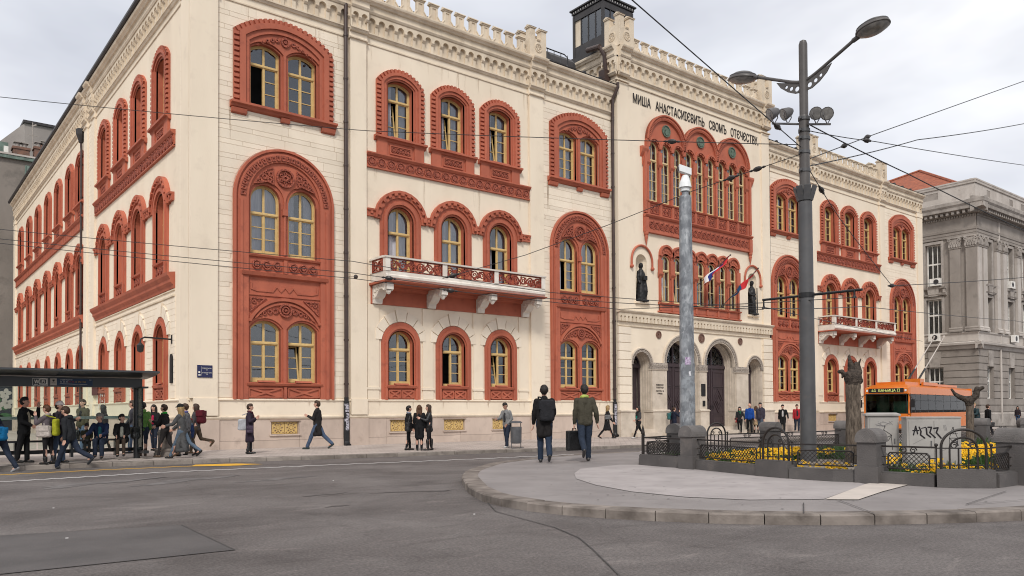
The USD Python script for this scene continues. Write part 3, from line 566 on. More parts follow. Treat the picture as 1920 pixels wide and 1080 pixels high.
def dbl_arch(Mx, panes='each', opens=(None,) * 4, cur=(1, 1, 0, 0)):
    mb = MB(); A = arch(1.81, 1.66, 8.52, 1.81, 28); B = arch(1.73, 1.66, 8.52, 1.73, 28); B2 = arch(1.66, 1.66, 8.52, 1.66, 28); C = arch(1.30, 1.66, 8.52, 1.36, 24)
    up = [(0.53, 6.62, 8.50, 0.53, 12, c) for c in (-0.67, 0.67)]; lo = [(0.53, 2.24, 4.10, 0.27, 12, c) for c in (-0.67, 0.67)]
    U = unary_union([arch(*o) for o in up]); U2 = unary_union([arch(0.645, 6.62, 8.50, 0.645, 14, c) for c in (-0.67, 0.67)]); L_ = unary_union([arch(*o) for o in lo]); L2 = unary_union([arch(0.61, 2.24, 4.10, 0.34, 12, c) for c in (-0.67, 0.67)])
    mb.poly(A.difference(B), 0, 0.14); mb.poly(B.difference(B2), 0, 0.06); mb.poly(B2.difference(C), 0, 0.10)
    mb.poly(rect(-1.60, -1.50, 1.66, 8.4).union(rect(1.50, 1.60, 1.66, 8.4)), 0.10, 0.135)
    field = C.difference(U2).difference(L2).difference(rect(-1.36, 1.36, 1.66, 2.10))
    mb.poly(field, -0.1, 0.03); mb.poly(U2.difference(U), -0.1, -0.03); mb.poly(L2.difference(L_), -0.1, -0.03)
    for o in up + lo: reveal(mb, o[:4], o[5], w1=-0.02)
    mb.box(-1.36, 1.36, 1.66, 2.10, -0.1, 0.02)
    w_ = mb.build('double_window_surround', M['red'], UNI, Mx)
    kb = MB()   # mouldings
    kb.prof(-1.55, 1.55, [(0, 5.80), (0.16, 5.86), (0.20, 5.98), (0, 6.02)]); kb.prof(-1.30, 1.30, [(0, 6.48), (0.10, 6.52), (0.13, 6.58), (0, 6.62)]); kb.box(-1.36, 1.36, 5.20, 5.24, 0, 0.07)
    kb.box(-0.06, 0.06, 6.02, 6.48, 0, 0.10); kb.prof(-1.36, 1.36, [(0, 2.10), (0.13, 2.13), (0.16, 2.20), (0, 2.24)]); kb.box(-0.05, 0.05, 1.68, 2.10, 0, 0.09)
    for s_ in (-0.67, 0.67): kb.prof(s_ - 0.30, s_ + 0.30, [(0, 2.24), (0.13, 2.24), (0.10, 2.30), (0, 2.31)])
    pd = arch(1.30, 4.30, 4.34, 0.82, 24); kb.poly(pd.difference(arch(1.20, 4.30, 4.34, 0.72, 24)).difference(L2.buffer(0.04)), 0.02, 0.13)
    kb.poly(arch(1.14, 4.30, 4.34, 0.66, 24).difference(arch(1.06, 4.30, 4.36, 0.57, 24)).difference(L2.buffer(0.08)), 0.02, 0.09)
    kb.tube([(0, 6.64, 0.02), (0, 8.05, 0.02)], 0.05, 8); kb.box(-0.09, 0.09, 8.05, 8.28, -0.04, 0.10)
    xpanel(kb, -1.28, -0.10, 1.72, 2.06, 0.02); xpanel(kb, 0.10, 1.28, 1.72, 2.06, 0.02)
    for ln in ([(-1.2, 5.62), (-1.2, 5.42), (-1.0, 5.36), (-0.45, 5.36), (-0.3, 5.55), (-0.15, 5.38), (0, 5.55), (0.15, 5.38), (0.3, 5.55), (0.45, 5.36), (1.0, 5.36), (1.2, 5.42), (1.2, 5.62)],): kb.poly(LineString(ln).buffer(0.025), 0.02, 0.06)
    kb.build('moulding', M['red'], w_, Mx)
    ob = MB()   # carved ornament
    for k in range(26): ob.poly(annsect(1.50, 8.52, 1.50, (k + 0.12) / 26, (k + 0.88) / 26, -0.09, 0.09).difference(annsect(1.50, 8.52, 1.50, (k + 0.32) / 26, (k + 0.68) / 26, -0.03, 0.03)), 0.09, 0.14)
    ob.poly(ring(0, 9.35, 0.33, 0.27, 24), 0.02, 0.11); ob.poly(ring(0, 9.35, 0.11, 0.05, 14), 0.02, 0.10)
    for a in (0, PI): ob.poly((lambda t: t.difference(t.buffer(-0.032, join_style=2)))(Polygon([(0.27 * math.sin(a + k * 2 * PI / 3), 9.35 + 0.27 * math.cos(a + k * 2 * PI / 3)) for k in range(3)])), 0.02, 0.08)
    for s_ in (-1, 1):
        sp = Polygon([(s_ * 0.42, 9.68), (s_ * 0.40, 9.05), (s_ * 0.62, 9.13), (s_ * 1.0, 9.02), (s_ * 1.12, 9.0), (s_ * 0.92, 9.32), (s_ * 0.7, 9.54)]); ob.poly(sp.difference(sp.buffer(-0.04)), 0.02, 0.07)
        for (x, y, r) in ((0.52, 9.42, 0.10), (0.56, 9.22, 0.09), (0.74, 9.30, 0.10), (0.90, 9.16, 0.07), (0.68, 9.46, 0.05)): ob.poly(ring(s_ * x, y, r, r * 0.5, 9), 0.02, 0.075)
        for k in range(3): u = s_ * (0.30 + 0.36 * k); ob.poly(ring(u, 6.25, 0.155, 0.11, 16), 0.02, 0.10); ob.poly(disc(u, 6.25, 0.085, 8), 0.02, 0.12)
        tr = Polygon([(s_ * 1.24, 5.12), (s_ * 0.66, 5.12), (s_ * 1.24, 4.62)]); ob.poly(tr.difference(tr.buffer(-0.045)), 0.02, 0.08); ob.poly(ring(s_ * 1.10, 4.98, 0.08, 0.03, 8), 0.02, 0.07); ob.poly(ring(s_ * 0.94, 5.03, 0.05, 0.02, 8), 0.02, 0.07)
        for (x, y, r) in ((0.36, 4.70, 0.11), (0.56, 4.66, 0.09), (0.74, 4.60, 0.07), (0.88, 4.54, 0.05)): ob.poly(ring(s_ * x, y, r, r * 0.5, 9), 0.02, 0.08)
    ob.poly(ring(0, 4.74, 0.24, 0.18, 20), 0.02, 0.12); ob.poly(ring(0, 4.74, 0.14, 0.09, 16), 0.02, 0.12); ob.poly(disc(0, 4.74, 0.05, 8), 0.02, 0.13)
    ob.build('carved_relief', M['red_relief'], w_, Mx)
    for i, o in enumerate(up): casement(w_, Mx, o[5], 0.53, 6.64, 8.50, 0.53, 8.05, panes=panes, openl=opens[i], curtain=cur[i])
    for i, o in enumerate(lo): casement(w_, Mx, o[5], 0.53, 2.26, 4.10, 0.27, 3.60, panes=panes, openl=opens[2 + i], curtain=cur[2 + i])

# --- walls -------------------------------------------------------------------
DB = [3.11, 17.21, LEN - 17.21, LEN - 3.11]; SB = [7.75, 10.19, 12.60]; SB2 = [LEN - x for x in SB[::-1]]
op_top = [arch(0.56, 11.6, 13.7, 0.22)]
def placed(polys, us): return [affinity.translate(p_, u, 0) for u in us for p_ in polys]
H1 = [arch(0.56, 11.62, 13.70, 0.22), arch(0.56, 6.25, 8.50, 0.56), arch(0.55, 2.20, 3.84, 0.47)]
H2 = [arch(1.30, 11.62, 13.8, 0.40), arch(1.34, 2.15, 8.5, 1.34)]
wall = rect(0, LEN, 1.1, 16.55).difference(rect(19.55, 31.85, 0, 17)).difference(unary_union(placed(H1, SB + SB2) + placed(H2, DB)))
for g_ in wall.geoms: mb = MB(); mb.poly(g_, -0.34, 0); mb.build('front_wall', M['cream'], UNI, FF)
YS = [3.55, 6.65, 9.57, 12.60]; YF = [17.85, 20.6, 23.95, 27.35, 31.0, 34.6, 38.4]
ws = rect(0, DEP, 1.1, 16.55).difference(unary_union(placed(H1, YS + YF)))
mb = MB(); mb.poly(ws, -0.34, 0); mb.build('side_wall', M['cream'], UNI, FS)
mb = MB(); mb.box(1.6, LEN, 0.5, 16.5, -DEP, -DEP + 0.3, FF @ np.diag([1, 1, 1, 1])); mb.box(LEN - 0.3, LEN, -1, 16.5, -DEP, -0.35, FF); mb.build('rear_wall', M['cream'], UNI)
mb = MB(); mb.box(1.6, LEN - 0.4, 16.0, 16.5, -DEP + 0.4, -1.5); mb.build('attic_floor', M['dark'], UNI, FF)

# plinth: pale band, mould, pinkish stone slabs
for (u0, u1) in ((0.12, 19.5), (31.9, LEN)):
    mb = MB(); mb.prof(u0, u1, [(0, 1.10), (0.05, 1.10), (0.05, 1.60), (0.10, 1.63), (0.10, 1.66), (0, 1.69)]); mb.build('plinth_band', M['cream'], UNI, FF)
mb = MB(); mb.prof(0, DEP, [(0, 1.10), (0.05, 1.10), (0.05, 1.60), (0.10, 1.63), (0.10, 1.66), (0, 1.69)]); mb.build('plinth_band', M['cream'], UNI, FS)
for u0, u1 in ((0.0, 19.5), (31.9, LEN)): mb = MB(); mb.prof(u0, u1, [(0, 0.98), (0.09, 0.98), (0.12, 1.03), (0.12, 1.07), (0.07, 1.10), (0, 1.11)]); mb.build('plinth_cap', M['trim'], UNI, FF)
mb = MB(); mb.prof(0.0, DEP, [(0, 0.98), (0.09, 0.98), (0.12, 1.03), (0.12, 1.07), (0.07, 1.10), (0, 1.11)]); mb.build('plinth_cap', M['trim'], UNI, FS)
VENTS = [3.1, 7.75, 10.19, 12.6, LEN - 12.6, LEN - 7.75]
def slabs(u0, u1, F_, vents):
    cuts = [u0]; u = u0
    while u < u1 - 0.1:
        u = min(u1, u + RNG.uniform(1.5, 2.3)); u = u1 if u1 - u < 0.9 else u; cuts.append(u)
    for a, b in zip(cuts[:-1], cuts[1:]):
        for (v0, v1, w) in ((-0.6, 0.26, 0.085), (0.268, 0.98, 0.07)):
            p_ = rect(a + 0.006, b - 0.006, v0, v1)
            for vv in vents: p_ = p_.difference(rect(vv - 0.50, vv + 0.50, 0.46, 0.90))
            mb = MB(); mb.poly(p_, -0.05, w + RNG.uniform(-0.004, 0.004)); mb.build('plinth_slab', M['plinth'], UNI, F_)
slabs(0.0, 19.5, FF, VENTS); slabs(31.9, LEN, FF, VENTS); slabs(0.0, DEP, FS, [])
for vv in VENTS:
    mb = MB(); mb.box(vv - 0.50, vv + 0.50, 0.46, 0.90, -0.06, -0.02); mb.prof(vv - 0.56, vv + 0.56, [(0.0, 0.40), (0.12, 0.41), (0.12, 0.455), (0, 0.46)]); mb.prof(vv - 0.54, vv + 0.54, [(0.0, 0.90), (0.10, 0.90), (0.13, 0.96), (0, 0.97)]); g = mb.build('vent_surround', M['plinth'], UNI, FF)
    for s_ in (-1, 1):
        c = vv + s_ * 0.235; q = rect(c - 0.225, c + 0.225, 0.475, 0.885); hs = []
        for k in range(8): a = k * PI / 4; hs += [disc(c + 0.14 * math.cos(a), 0.68 + 0.14 * math.sin(a), 0.036, 6), disc(c + 0.075 * math.cos(a + 0.4), 0.68 + 0.075 * math.sin(a + 0.4), 0.020, 5)]
        for x in (-0.18, -0.06, 0.06, 0.18):
            for y in (-0.165, 0.165): hs.append(disc(c + x, 0.68 + y, 0.026, 5))
        mb = MB(); mb.poly(q.difference(unary_union(hs)), -0.02, 0.02); mb.build('vent_grille', M['grille'], g, FF)

# pilasters
PIL = [(0.0, 0.78), (5.60, 6.26), (14.22, 15.0), (LEN - 15.0, LEN - 14.22), (LEN - 6.26, LEN - 5.60), (LEN - 0.78, LEN)]
for a, b in PIL:
    mb = MB(); mb.box(a - (0.10 if a == 0 else 0), b, 1.69, 15.02, -0.05, 0.10); mb.prof(a - (0.16 if a == 0 else 0.04), b + 0.04, [(0, 15.0), (0.13, 15.02), (0.13, 15.10), (0.10, 15.12), (0.10, 15.38), (0, 15.4)])
    mb.box(a, b, 1.12, 1.69, 0, 0.14); p_ = mb.build('pilaster', M['cream'], UNI, FF); pb = MB(); pb.box(a - 0.05, b + 0.05, -0.6, 0.98, 0, 0.12); pb.build('pilaster_base', M['plinth'], p_, FF)
for a, b, w in ((0.10, 0.98, 0.10), (14.4, 15.05, 0.10), (16.05, 16.75, 0.10), (41.0, 41.9, 0.10)):
    mb = MB(); mb.box(a, b, 1.69, 15.02, -0.05, w); mb.prof(a - 0.04, b + 0.04, [(0, 15.0), (0.13, 15.02), (0.13, 15.10), (0.10, 15.12), (0.10, 15.38), (0, 15.4)]); mb.box(a, b, 1.12, 1.69, 0, 0.14); p_ = mb.build('pilaster', M['cream'], UNI, FS); pb = MB(); pb.box(a - 0.05, b + 0.05, -0.6, 0.98, 0, 0.12); pb.build('pilaster_base', M['plinth'], p_, FS)

# --- rusticated bays: every block a stone of its own (nearest), the rest joined
blocks = []
def rustic(u0, u1, v0, v1, F_, cuts, pitch=0.48, shorth=0.165, seed=0):
    R_ = random.Random(seed); v = v0; row = 0; out = []
    while v < v1 - 0.02:
        for h in (pitch - shorth, shorth):
            t = min(v + h, v1)
            if t - v < 0.03: break
            u = u0 + (0 if h > 0.2 else R_.uniform(-0.6, -0.2)); first = True
            while u < u1 - 0.01:
                L_ = R_.uniform(1.5, 2.6) if h > 0.2 else R_.uniform(0.7, 1.1); e = min(u + L_, u1); e = u1 if u1 - e < 0.3 else e
                q = rect(max(u, u0) + 0.006, e - 0.006, v + 0.006, t - 0.006)
                q = q.difference(cuts)
                for g in getattr(q, 'geoms', [q]):
                    if g.geom_type == 'Polygon' and g.area > 0.01: out.append((g, F_))
                u = e
            v = t
        row += 1
    return out
cutL = lambda c: unary_union([arch(1.84, 1.6, 8.52, 1.84, 24, c), arch(1.83, 11.6, 14.13, 0.72, 20, c), rect(c - 1.95, c + 1.95, 11.42, 11.68), rect(c - 1.9, c - 1.3, 11.24, 11.5), rect(c + 1.3, c + 1.9, 11.24, 11.5)])
near = rustic(0.80, 5.58, 1.72, 14.96, FF, cutL(DB[0]), seed=1) + rustic(15.04, 19.52, 1.72, 14.96, FF, cutL(DB[1]), seed=2)
far = rustic(LEN - 19.5, LEN - 15.04, 1.72, 14.96, FF, cutL(DB[2]), seed=4) + rustic(LEN - 5.58, LEN - 0.80, 1.72, 14.96, FF, cutL(DB[3]), seed=5) + rustic(1.0, 1.35, 1.72, 14.96, FS, Polygon(), seed=6) + rustic(15.07, 16.03, 1.72, 14.96, FS, Polygon(), seed=7)
far += [(affinity.translate(g, 0, 0), FS) for g, _ in rustic(1.85, 14.3, 1.72, 5.2, FS, unary_union(placed([arch(1.16, 1.6, 3.95, 1.2)], YS)), 0.44, 0.22, seed=8) + rustic(16.8, 41.0, 1.72, 5.2, FS, unary_union(placed([arch(1.0, 1.6, 3.95, 1.0)], YF)), 0.44, 0.22, seed=9)]
near.sort(key=lambda q: q[0].centroid.x)
for g, F_ in near[:295]:
    mb = MB(); mb.poly(g, 0, 0.016); mb.build('stone_block', M['cream_block'], UNI, F_)
mb = MB(); mb2 = MB()
for g, F_ in near[295:] + far: (mb if F_ is FF else mb2).poly(g, 0, 0.016)
mb.build('far_stone_blocks', M['cream_block'], UNI, FF, kind='stuff'); mb2.build('side_stone_blocks', M['cream_block'], UNI, FS, kind='stuff')

# --- windows -------------------------------------------------------------------
tilt_top = ['tilt', 'tilt', 'tilt']; mo = ['tilt', None, 'open']; lo_ = [None, 'open', 'tilt']
for i, u in enumerate(SB):
    win_top(shift(FF, u), openl=tilt_top[i], curtain=(1, 1, 1)[i]); win_mid(shift(FF, u), openl=mo[i], curtain=(2, 2, 1)[i]); win_low(shift(FF, u), openl=lo_[i], curtain=0)
for i, u in enumerate(SB2):
    win_top(shift(FF, u), panes='one', openl=(['tilt', 'tilt', None])[i], curtain=2); win_mid(shift(FF, u), panes='one', curtain=(1, 0, 0)[i]); win_low(shift(FF, u), panes='one', curtain=0)
dbl_top(shift(FF, DB[0]), opens=('open', None), cur=(0, 0)); dbl_arch(shift(FF, DB[0]), opens=(None, None, None, 'tilt'), cur=(2, 1, 0, 0))
dbl_top(shift(FF, DB[1]), cur=(2, 2)); dbl_arch(shift(FF, DB[1]), opens=('open', None, None, None), cur=(1, 2, 0, 0))
dbl_top(shift(FF, DB[2]), panes='one', cur=(2, 2)); dbl_arch(shift(FF, DB[2]), panes='one', opens=('tilt', None, None, None), cur=(0, 1, 0, 0))
dbl_top(shift(FF, DB[3]), panes='one', opens=(None, 'tilt'), cur=(2, 1)); dbl_arch(shift(FF, DB[3]), panes='one', opens=(None, 'open', None, None), cur=(1, 0, 0, 0))
for i, y in enumerate(YS):
    b = i == 2
    win_top(shift(FS, y), blind=b, panes='one', curtain=0); win_mid(shift(FS, y), vbot=6.05, blind=b, panes='one', curtain=0, apron=True, rows=3); win_low(shift(FS, y), blind=b, panes='one')
for i, y in enumerate(YF):
    win_top(shift(FS, y), panes='one', keyed=False, curtain=0, pedestal=True); win_mid(shift(FS, y), vbot=6.05, panes='one', curtain=0, apron=True, rows=3); win_low(shift(FS, y), panes='one', vouss=False)

# red string courses
def band(u0, u1, F_, rosettes=True):
    mb = MB(); mb.box(u0, u1, 10.40, 10.86, 0, 0.06); mb.prof(u0 - 0.02, u1 + 0.02, [(0, 10.78), (0.10, 10.82), (0.18, 10.90), (0.18, 10.945), (0, 10.96)]); mb.prof(u0, u1, [(0, 10.37), (0.09, 10.38), (0.09, 10.43), (0, 10.44)]); b_ = mb.build('red_string_course', M['red'], UNI, F_)
    ob = MB(); n = int((u1 - u0) / 0.40)
    if rosettes:
        for k in range(n):
            u = u0 + (u1 - u0) * (k + 0.5) / n; ob.poly(ring(u, 10.61, 0.185, 0.14, 14), 0.05, 0.10); ob.poly(disc(u, 10.61, 0.10, 7), 0.05, 0.10)
    else:
        for k in range(int(n * 0.7)): u = u0 + (u1 - u0) * (k + 0.5) / int(n * 0.7); ob.box(u - 0.02, u + 0.02, 10.44, 10.78, 0.05, 0.075)
    ob.build('string_course_relief', M['red_relief'] if rosettes else M['red'], b_, F_)
band(6.28, 14.20, FF); band(LEN - 14.20, LEN - 6.28, FF); band(1.9, 14.35, FS); band(16.8, 40.95, FS, False)
def arclink(u0, u1, cs, F_):
    mb = MB(); seg = [u0] + [x for c in cs for x in (c - 1.12, c + 1.12)] + [u1]
    for a, b in zip(seg[::2], seg[1::2]):
        if b - a > 0.03:
            mb.box(a, b, 8.54, 8.74, 0, 0.10); mb.prof(a, b, [(0, 8.74), (0.15, 8.75), (0.17, 8.82), (0, 8.83)])
            for k in range(max(1, int((b - a) / 0.22))): x = a + (k + 0.5) * (b - a) / max(1, int((b - a) / 0.22)); mb.box(x - 0.05, x + 0.05, 8.64, 8.74, 0.1, 0.14)
    mb.build('arch_link_course', M['red'], UNI, F_)
arclink(6.28, 14.20, SB, FF); arclink(LEN - 14.20, LEN - 6.28, SB2, FF); arclink(2.0, 14.35, YS, FS); arclink(16.8, 40.9, YF, FS)
for a, b in ((1.9, 14.35), (16.85, 41.0)):
    mb = MB(); mb.prof(a, b, [(0, 5.48), (0.05, 5.5), (0.07, 5.62), (0.16, 5.70), (0.16, 5.80), (0.26, 5.92), (0.28, 6.02), (0, 6.06)]); mb.build('red_string_course', M['red'], UNI, FS)
    mb = MB(); mb.prof(a, b, [(0, 5.20), (0.06, 5.22), (0.06, 5.27), (0, 5.28)]); mb.prof(a, b, [(0, 5.42), (0.04, 5.43), (0.04, 5.47), (0, 5.48)]); mb.build('string_mould', M['trim'], UNI, FS)

# --- frieze of small arches, cornice ------------------------------------------
def entab(u0, u1, F_, dv=0.0, out=0.0, pitch=0.42, seed=0, ledge=True):
    """Thin line, ledge, corbel table, fascia and cornice between u0 and u1."""
    mb = MB()
    mb.prof(u0, u1, [(out, 15.02 + dv), (out + 0.035, 15.03 + dv), (out + 0.035, 15.075 + dv), (out, 15.085 + dv)])
    mb.prof(u0, u1, [(out - 0.02, 15.28 + dv), (out + 0.05, 15.30 + dv), (out + 0.10, 15.38 + dv), (out + 0.12, 15.38 + dv), (out + 0.12, 15.43 + dv), (out + 0.05, 15.46 + dv), (out - 0.02, 15.47 + dv)])
    mb.prof(u0, u1, [(-0.3, 16.12 + dv), (out + 0.16, 16.13 + dv), (out + 0.20, 16.20 + dv), (out + 0.20, 16.23 + dv), (out + 0.17, 16.25 + dv), (out + 0.17, 16.42 + dv), (out + 0.24, 16.44 + dv), (out + 0.27, 16.50 + dv), (out + 0.34, 16.54 + dv), (out + 0.36, 16.60 + dv), (out + 0.36, 16.64 + dv), (-0.3, 16.67 + dv)])
    mb.build('cornice', M['trim'], UNI, F_)
    n = max(2, int(round((u1 - u0) / pitch))); p_ = (u1 - u0) / n; hw = p_ * 0.34
    slots = unary_union([arch(hw, 15.40 + dv, 15.86 + dv, hw, 8, u0 + (k + 0.5) * p_) for k in range(n)])
    fb = MB(); fb.poly(rect(u0, u1, 15.80 + dv, 16.14 + dv).difference(slots), out, out + 0.13); fb.poly(rect(u0, u1, 15.44 + dv, 15.80 + dv).difference(slots), out, out + 0.07)
    for k in range(n + 1):
        u = min(max(u0 + k * p_, u0 + 0.06), u1 - 0.06); fb.prof(u - p_ * 0.15, u + p_ * 0.15, [(out, 15.70 + dv), (out + 0.10, 15.74 + dv), (out + 0.15, 15.80 + dv), (out + 0.15, 15.84 + dv), (out, 15.86 + dv)])
    fb.box(u0, u1, 15.44 + dv, 16.2 + dv, out - 0.1, out + 0.004)
    fb.build('corbel_frieze', M['trim'], UNI, F_)
segs = [(0.0, 5.57), (6.29, 14.19), (15.03, 19.45)]
for a, b in segs: entab(a, b, FF); entab(LEN - b, LEN - a, FF)
for a, b in ((5.57, 6.29), (14.19, 15.03)):
    entab(a, b, FF, out=0.14, pitch=0.36); entab(LEN - b, LEN - a, FF, out=0.14, pitch=0.36)
entab(0.0, 14.38, FS); entab(14.38, 15.07, FS, out=0.12, pitch=0.36); entab(15.07, 16.03, FS); entab(16.03, 16.77, FS, out=0.12, pitch=0.36); entab(16.77, 41.9, FS)
mb = MB(); mb.prof(0.0, DEP, [(-0.6, 16.67), (0.42, 16.67), (0.46, 16.73), (0.46, 16.82), (0.38, 16.84), (-0.6, 17.2)]); mb.build('eaves_gutter', M['roof'], UNI, FS)

def merlon(u, v, F_, pitch, h=0.68, th=0.13, w1=0.10):
    """One merlon: spreading foot, body with sunk panel, gabled cap."""
    d = pitch / 2; bw = pitch * 0.26
    body = Polygon([(u - d + 0.004, v), (u + d - 0.004, v), (u + d - 0.004, v + 0.10), (u + bw, v + 0.30), (u + bw, v + h), (u - bw, v + h), (u - bw, v + 0.30), (u - d + 0.004, v + 0.10)])
    mb = MB(); mb.poly(body.difference(rect(u - bw * 0.5, u + bw * 0.5, v + 0.12, v + h - 0.10)), w1 - th, w1, True); mb.poly(rect(u - bw * 0.5, u + bw * 0.5, v + 0.12, v + h - 0.10), w1 - th, w1 - 0.03, True)
    for s_ in (-1, 1):
        q = Polygon([(u + s_ * (d - 0.004), v + 0.10), (u + s_ * bw, v + 0.30), (u + s_ * (bw - 0.03), v + 0.27), (u + s_ * (d - 0.004), v + 0.05)]); mb.poly(q, w1, w1 + 0.025)
    m_ = mb.build('merlon', M['trim'], UNI, F_)
    cb = MB(); V = v + h; e = 0.055
    cb.box(u - bw - e * 0.5, u + bw + e * 0.5, V - 0.03, V + 0.02, w1 - th - 0.02, w1 + 0.03)
    cb.prof(u - bw - e, u + bw + e, [(w1 - th - 0.06, V + 0.02), (w1 + 0.07, V + 0.02), (w1 + 0.07, V + 0.05), (w1 - th / 2, V + 0.14), (w1 - th - 0.06, V + 0.05)]); cb.build('merlon_cap', M['trim'], m_, F_)
def merlons(u0, u1, v, F_, n, **k):
    p_ = (u1 - u0) / n
    for i in range(n): merlon(u0 + (i + 0.5) * p_, v, F_, p_, **k)
merlons(6.40, 14.10, 16.67, FF, 12); merlons(LEN - 14.10, LEN - 6.40, 16.67, FF, 12)

def turret(u, v, F_, s=0.92, h=1.25, w1=0.24):
    """Corner pier of the parapet with horned top and round medallion."""
    a = s / 2; mb = MB(); mb.box(u - a, u + a, v, v + h * 0.62, w1 - s, w1); g = s * 0.31
    for du in (-1, 1):
        for dw in (0, 1):
            x0 = u - a if du < 0 else u + a - g; z0 = w1 - g if dw else w1 - s; mb.box(x0, x0 + g, v + h * 0.62, v + h, z0, z0 + g)
    for (x0, x1, z0, z1) in ((u - a + g, u + a - g, w1 - g, w1 - 0.03), (u - a + g, u + a - g, w1 - s + 0.03, w1 - s + g)): mb.prof(x0, x1, [(z0, v + h * 0.62), (z1, v + h * 0.62), (z1, v + h * 0.66), (z0, v + h * 0.80)])
    for z0 in (u - a, u + a - g): mb.box(z0 + 0.02, z0 + g - 0.02, v + h * 0.62, v + h * 0.72, w1 - s + g, w1 - g)
    t = mb.build('parapet_turret', M['trim'], UNI, F_)
    cb = MB()
    for du in (-1, 1):
        for dw in (0, 1):
            x0 = u - a if du < 0 else u + a - g; z0 = w1 - g if dw else w1 - s; cb.box(x0 - 0.04, x0 + g + 0.04, v + h, v + h + 0.05, z0 - 0.04, z0 + g + 0.04); cb.lathe([(0.0, v + h + 0.17), (g * 0.78, v + h + 0.05)], n=4, c=(0, 0, 0)) if False else cb.prof(x0 - 0.06, x0 + g + 0.06, [(z0 - 0.06, v + h + 0.05), (z0 + g + 0.06, v + h + 0.05), (z0 + g / 2, v + h + 0.15)])
    cb.build('turret_cap', M['trim'], t, F_)
    rb = MB(); rb.poly(ring(u, v + h * 0.36, s * 0.22, s * 0.18, 20), w1, w1 + 0.03)
    for k in range(5): b_ = PI / 2 + k * 2 * PI / 5; rb.poly(ring(u + s * 0.11 * math.cos(b_), v + h * 0.36 + s * 0.11 * math.sin(b_), s * 0.055, s * 0.035, 10), w1, w1 + 0.025)
    rb.prof(u - s * 0.10, u + s * 0.10, [(w1, v + h * 0.60), (w1 + 0.03, v + h * 0.60), (w1 + 0.06, v + h * 0.64), (w1, v + h * 0.67)])
    # the same medallion on the flank
    T = F_ @ frame((u - a, 0, w1 - s / 2), (0, 0, 1), (0, 1, 0), (-1, 0, 0)); rb.build('turret_medallion', M['trim'], t, F_)
    r2 = MB(); r2.poly(ring(0, v + h * 0.36, s * 0.22, s * 0.18, 20), 0, 0.03)
    for k in range(5): b_ = PI / 2 + k * 2 * PI / 5; r2.poly(ring(s * 0.11 * math.cos(b_), v + h * 0.36 + s * 0.11 * math.sin(b_), s * 0.055, s * 0.035, 10), 0, 0.025)
    r2.build('turret_medallion', M['trim'], t, T)
for u in (5.93, 14.61, LEN - 14.61, LEN - 5.93): turret(u, 16.67, FF)

# dark metal roof
mb = MB()
for a, b in ((0.0, 5.4), (15.1, 19.6), (31.8, LEN - 15.1), (LEN - 5.4, LEN)):
    mb.prof(a, b, [(-7.0, 16.6), (0.12, 16.67), (0.30, 16.68), (0.32, 16.72), (0.05, 16.80), (-0.75, 17.22), (-0.80, 17.26), (-7.0, 18.0)])
for a, b in ((5.4, 15.1), (LEN - 15.1, LEN - 5.4)): mb.prof(a, b, [(-7.0, 16.6), (-0.25, 16.67), (-0.25, 17.05), (-7.0, 18.0)])
mb.box(3, LEN - 1, 16.6, 18.0, -DEP + 1, -7)
rf = mb.build('roof', M['roof'], UNI, FF)
for a, b in ((15.3, 19.4), (32.0, LEN - 15.3), (LEN - 5.2, LEN - 0.4)):
    for k in range(4):
        u = a + (k + 0.5) * (b - a) / 4; sb = MB(); sb.poly(Polygon([(u - 0.05, 16.8), (u + 0.05, 16.8), (u + 0.12, 17.0), (u + 0.05, 17.12), (u - 0.05, 17.12), (u - 0.12, 17.0)]), -0.35, -0.20, True); sb.build('snow_guard', M['roof'], rf, FF)
mb = MB(); mb.prof(-0.4, DEP, [(-6, 17.2), (0.1, 16.8), (-0.5, 17.15), (-6, 17.9)]); 

# drainpipes
def pipe(u, F_, w=0.12, top=16.2, r=0.075, n=3):
    mb = MB(); mb.tube([(u, 1.55, w), (u, top - 0.5, w), (u, top, w + 0.02)], r, 10)
    p_ = mb.build('drainpipe', M['pipe'], UNI, F_)
    cb = MB()
    for k in range(9): v = 2.2 + k * 1.6; cb.tube([(u, v, w), (u, v + 0.07, w)], r * 1.22, 10); cb.box(u - 0.02, u + 0.02, v, v + 0.05, -0.02, w)
    cb.build('pipe_clamp', M['pipe'], p_, F_)
    bb = MB(); bb.tube([(u, 1.75, w), (u, 1.62, w), (u, 1.60, w), (u, 0.16, w), (u, 0.04, w + 0.04), (u, -0.02, w + 0.14)], [r * 1.1, r * 1.1, r * 1.35, r * 1.35, r * 1.5, r * 1.6], 12); bb.build('iron_drain_boot', M['pipe_low'], p_, F_)
    return p_
P1 = pipe(5.40, FF); P2 = pipe(19.33, FF, top=15.2); P3 = pipe(32.08, FF, top=15.2); P4 = pipe(17.0, FS, w=0.16, top=14.6, r=0.055)
mb = MB(); mb.tube([(19.33, 15.1, 0.12), (19.30, 16.0, 0.18), (19.42, 16.55, 0.42), (19.40, 16.75, 0.42)], 0.075, 10); mb.build('pipe_offset', M['pipe'], P2, FF)
mb = MB(); mb.lathe([(0.09, -0.4), (0.22, 0.0), (0.24, 0.25), (0.2, 0.27)], n=8, c=(-0.18, 17.0, 14.9)); mb.build('rain_hopper', M['roof'], P4)
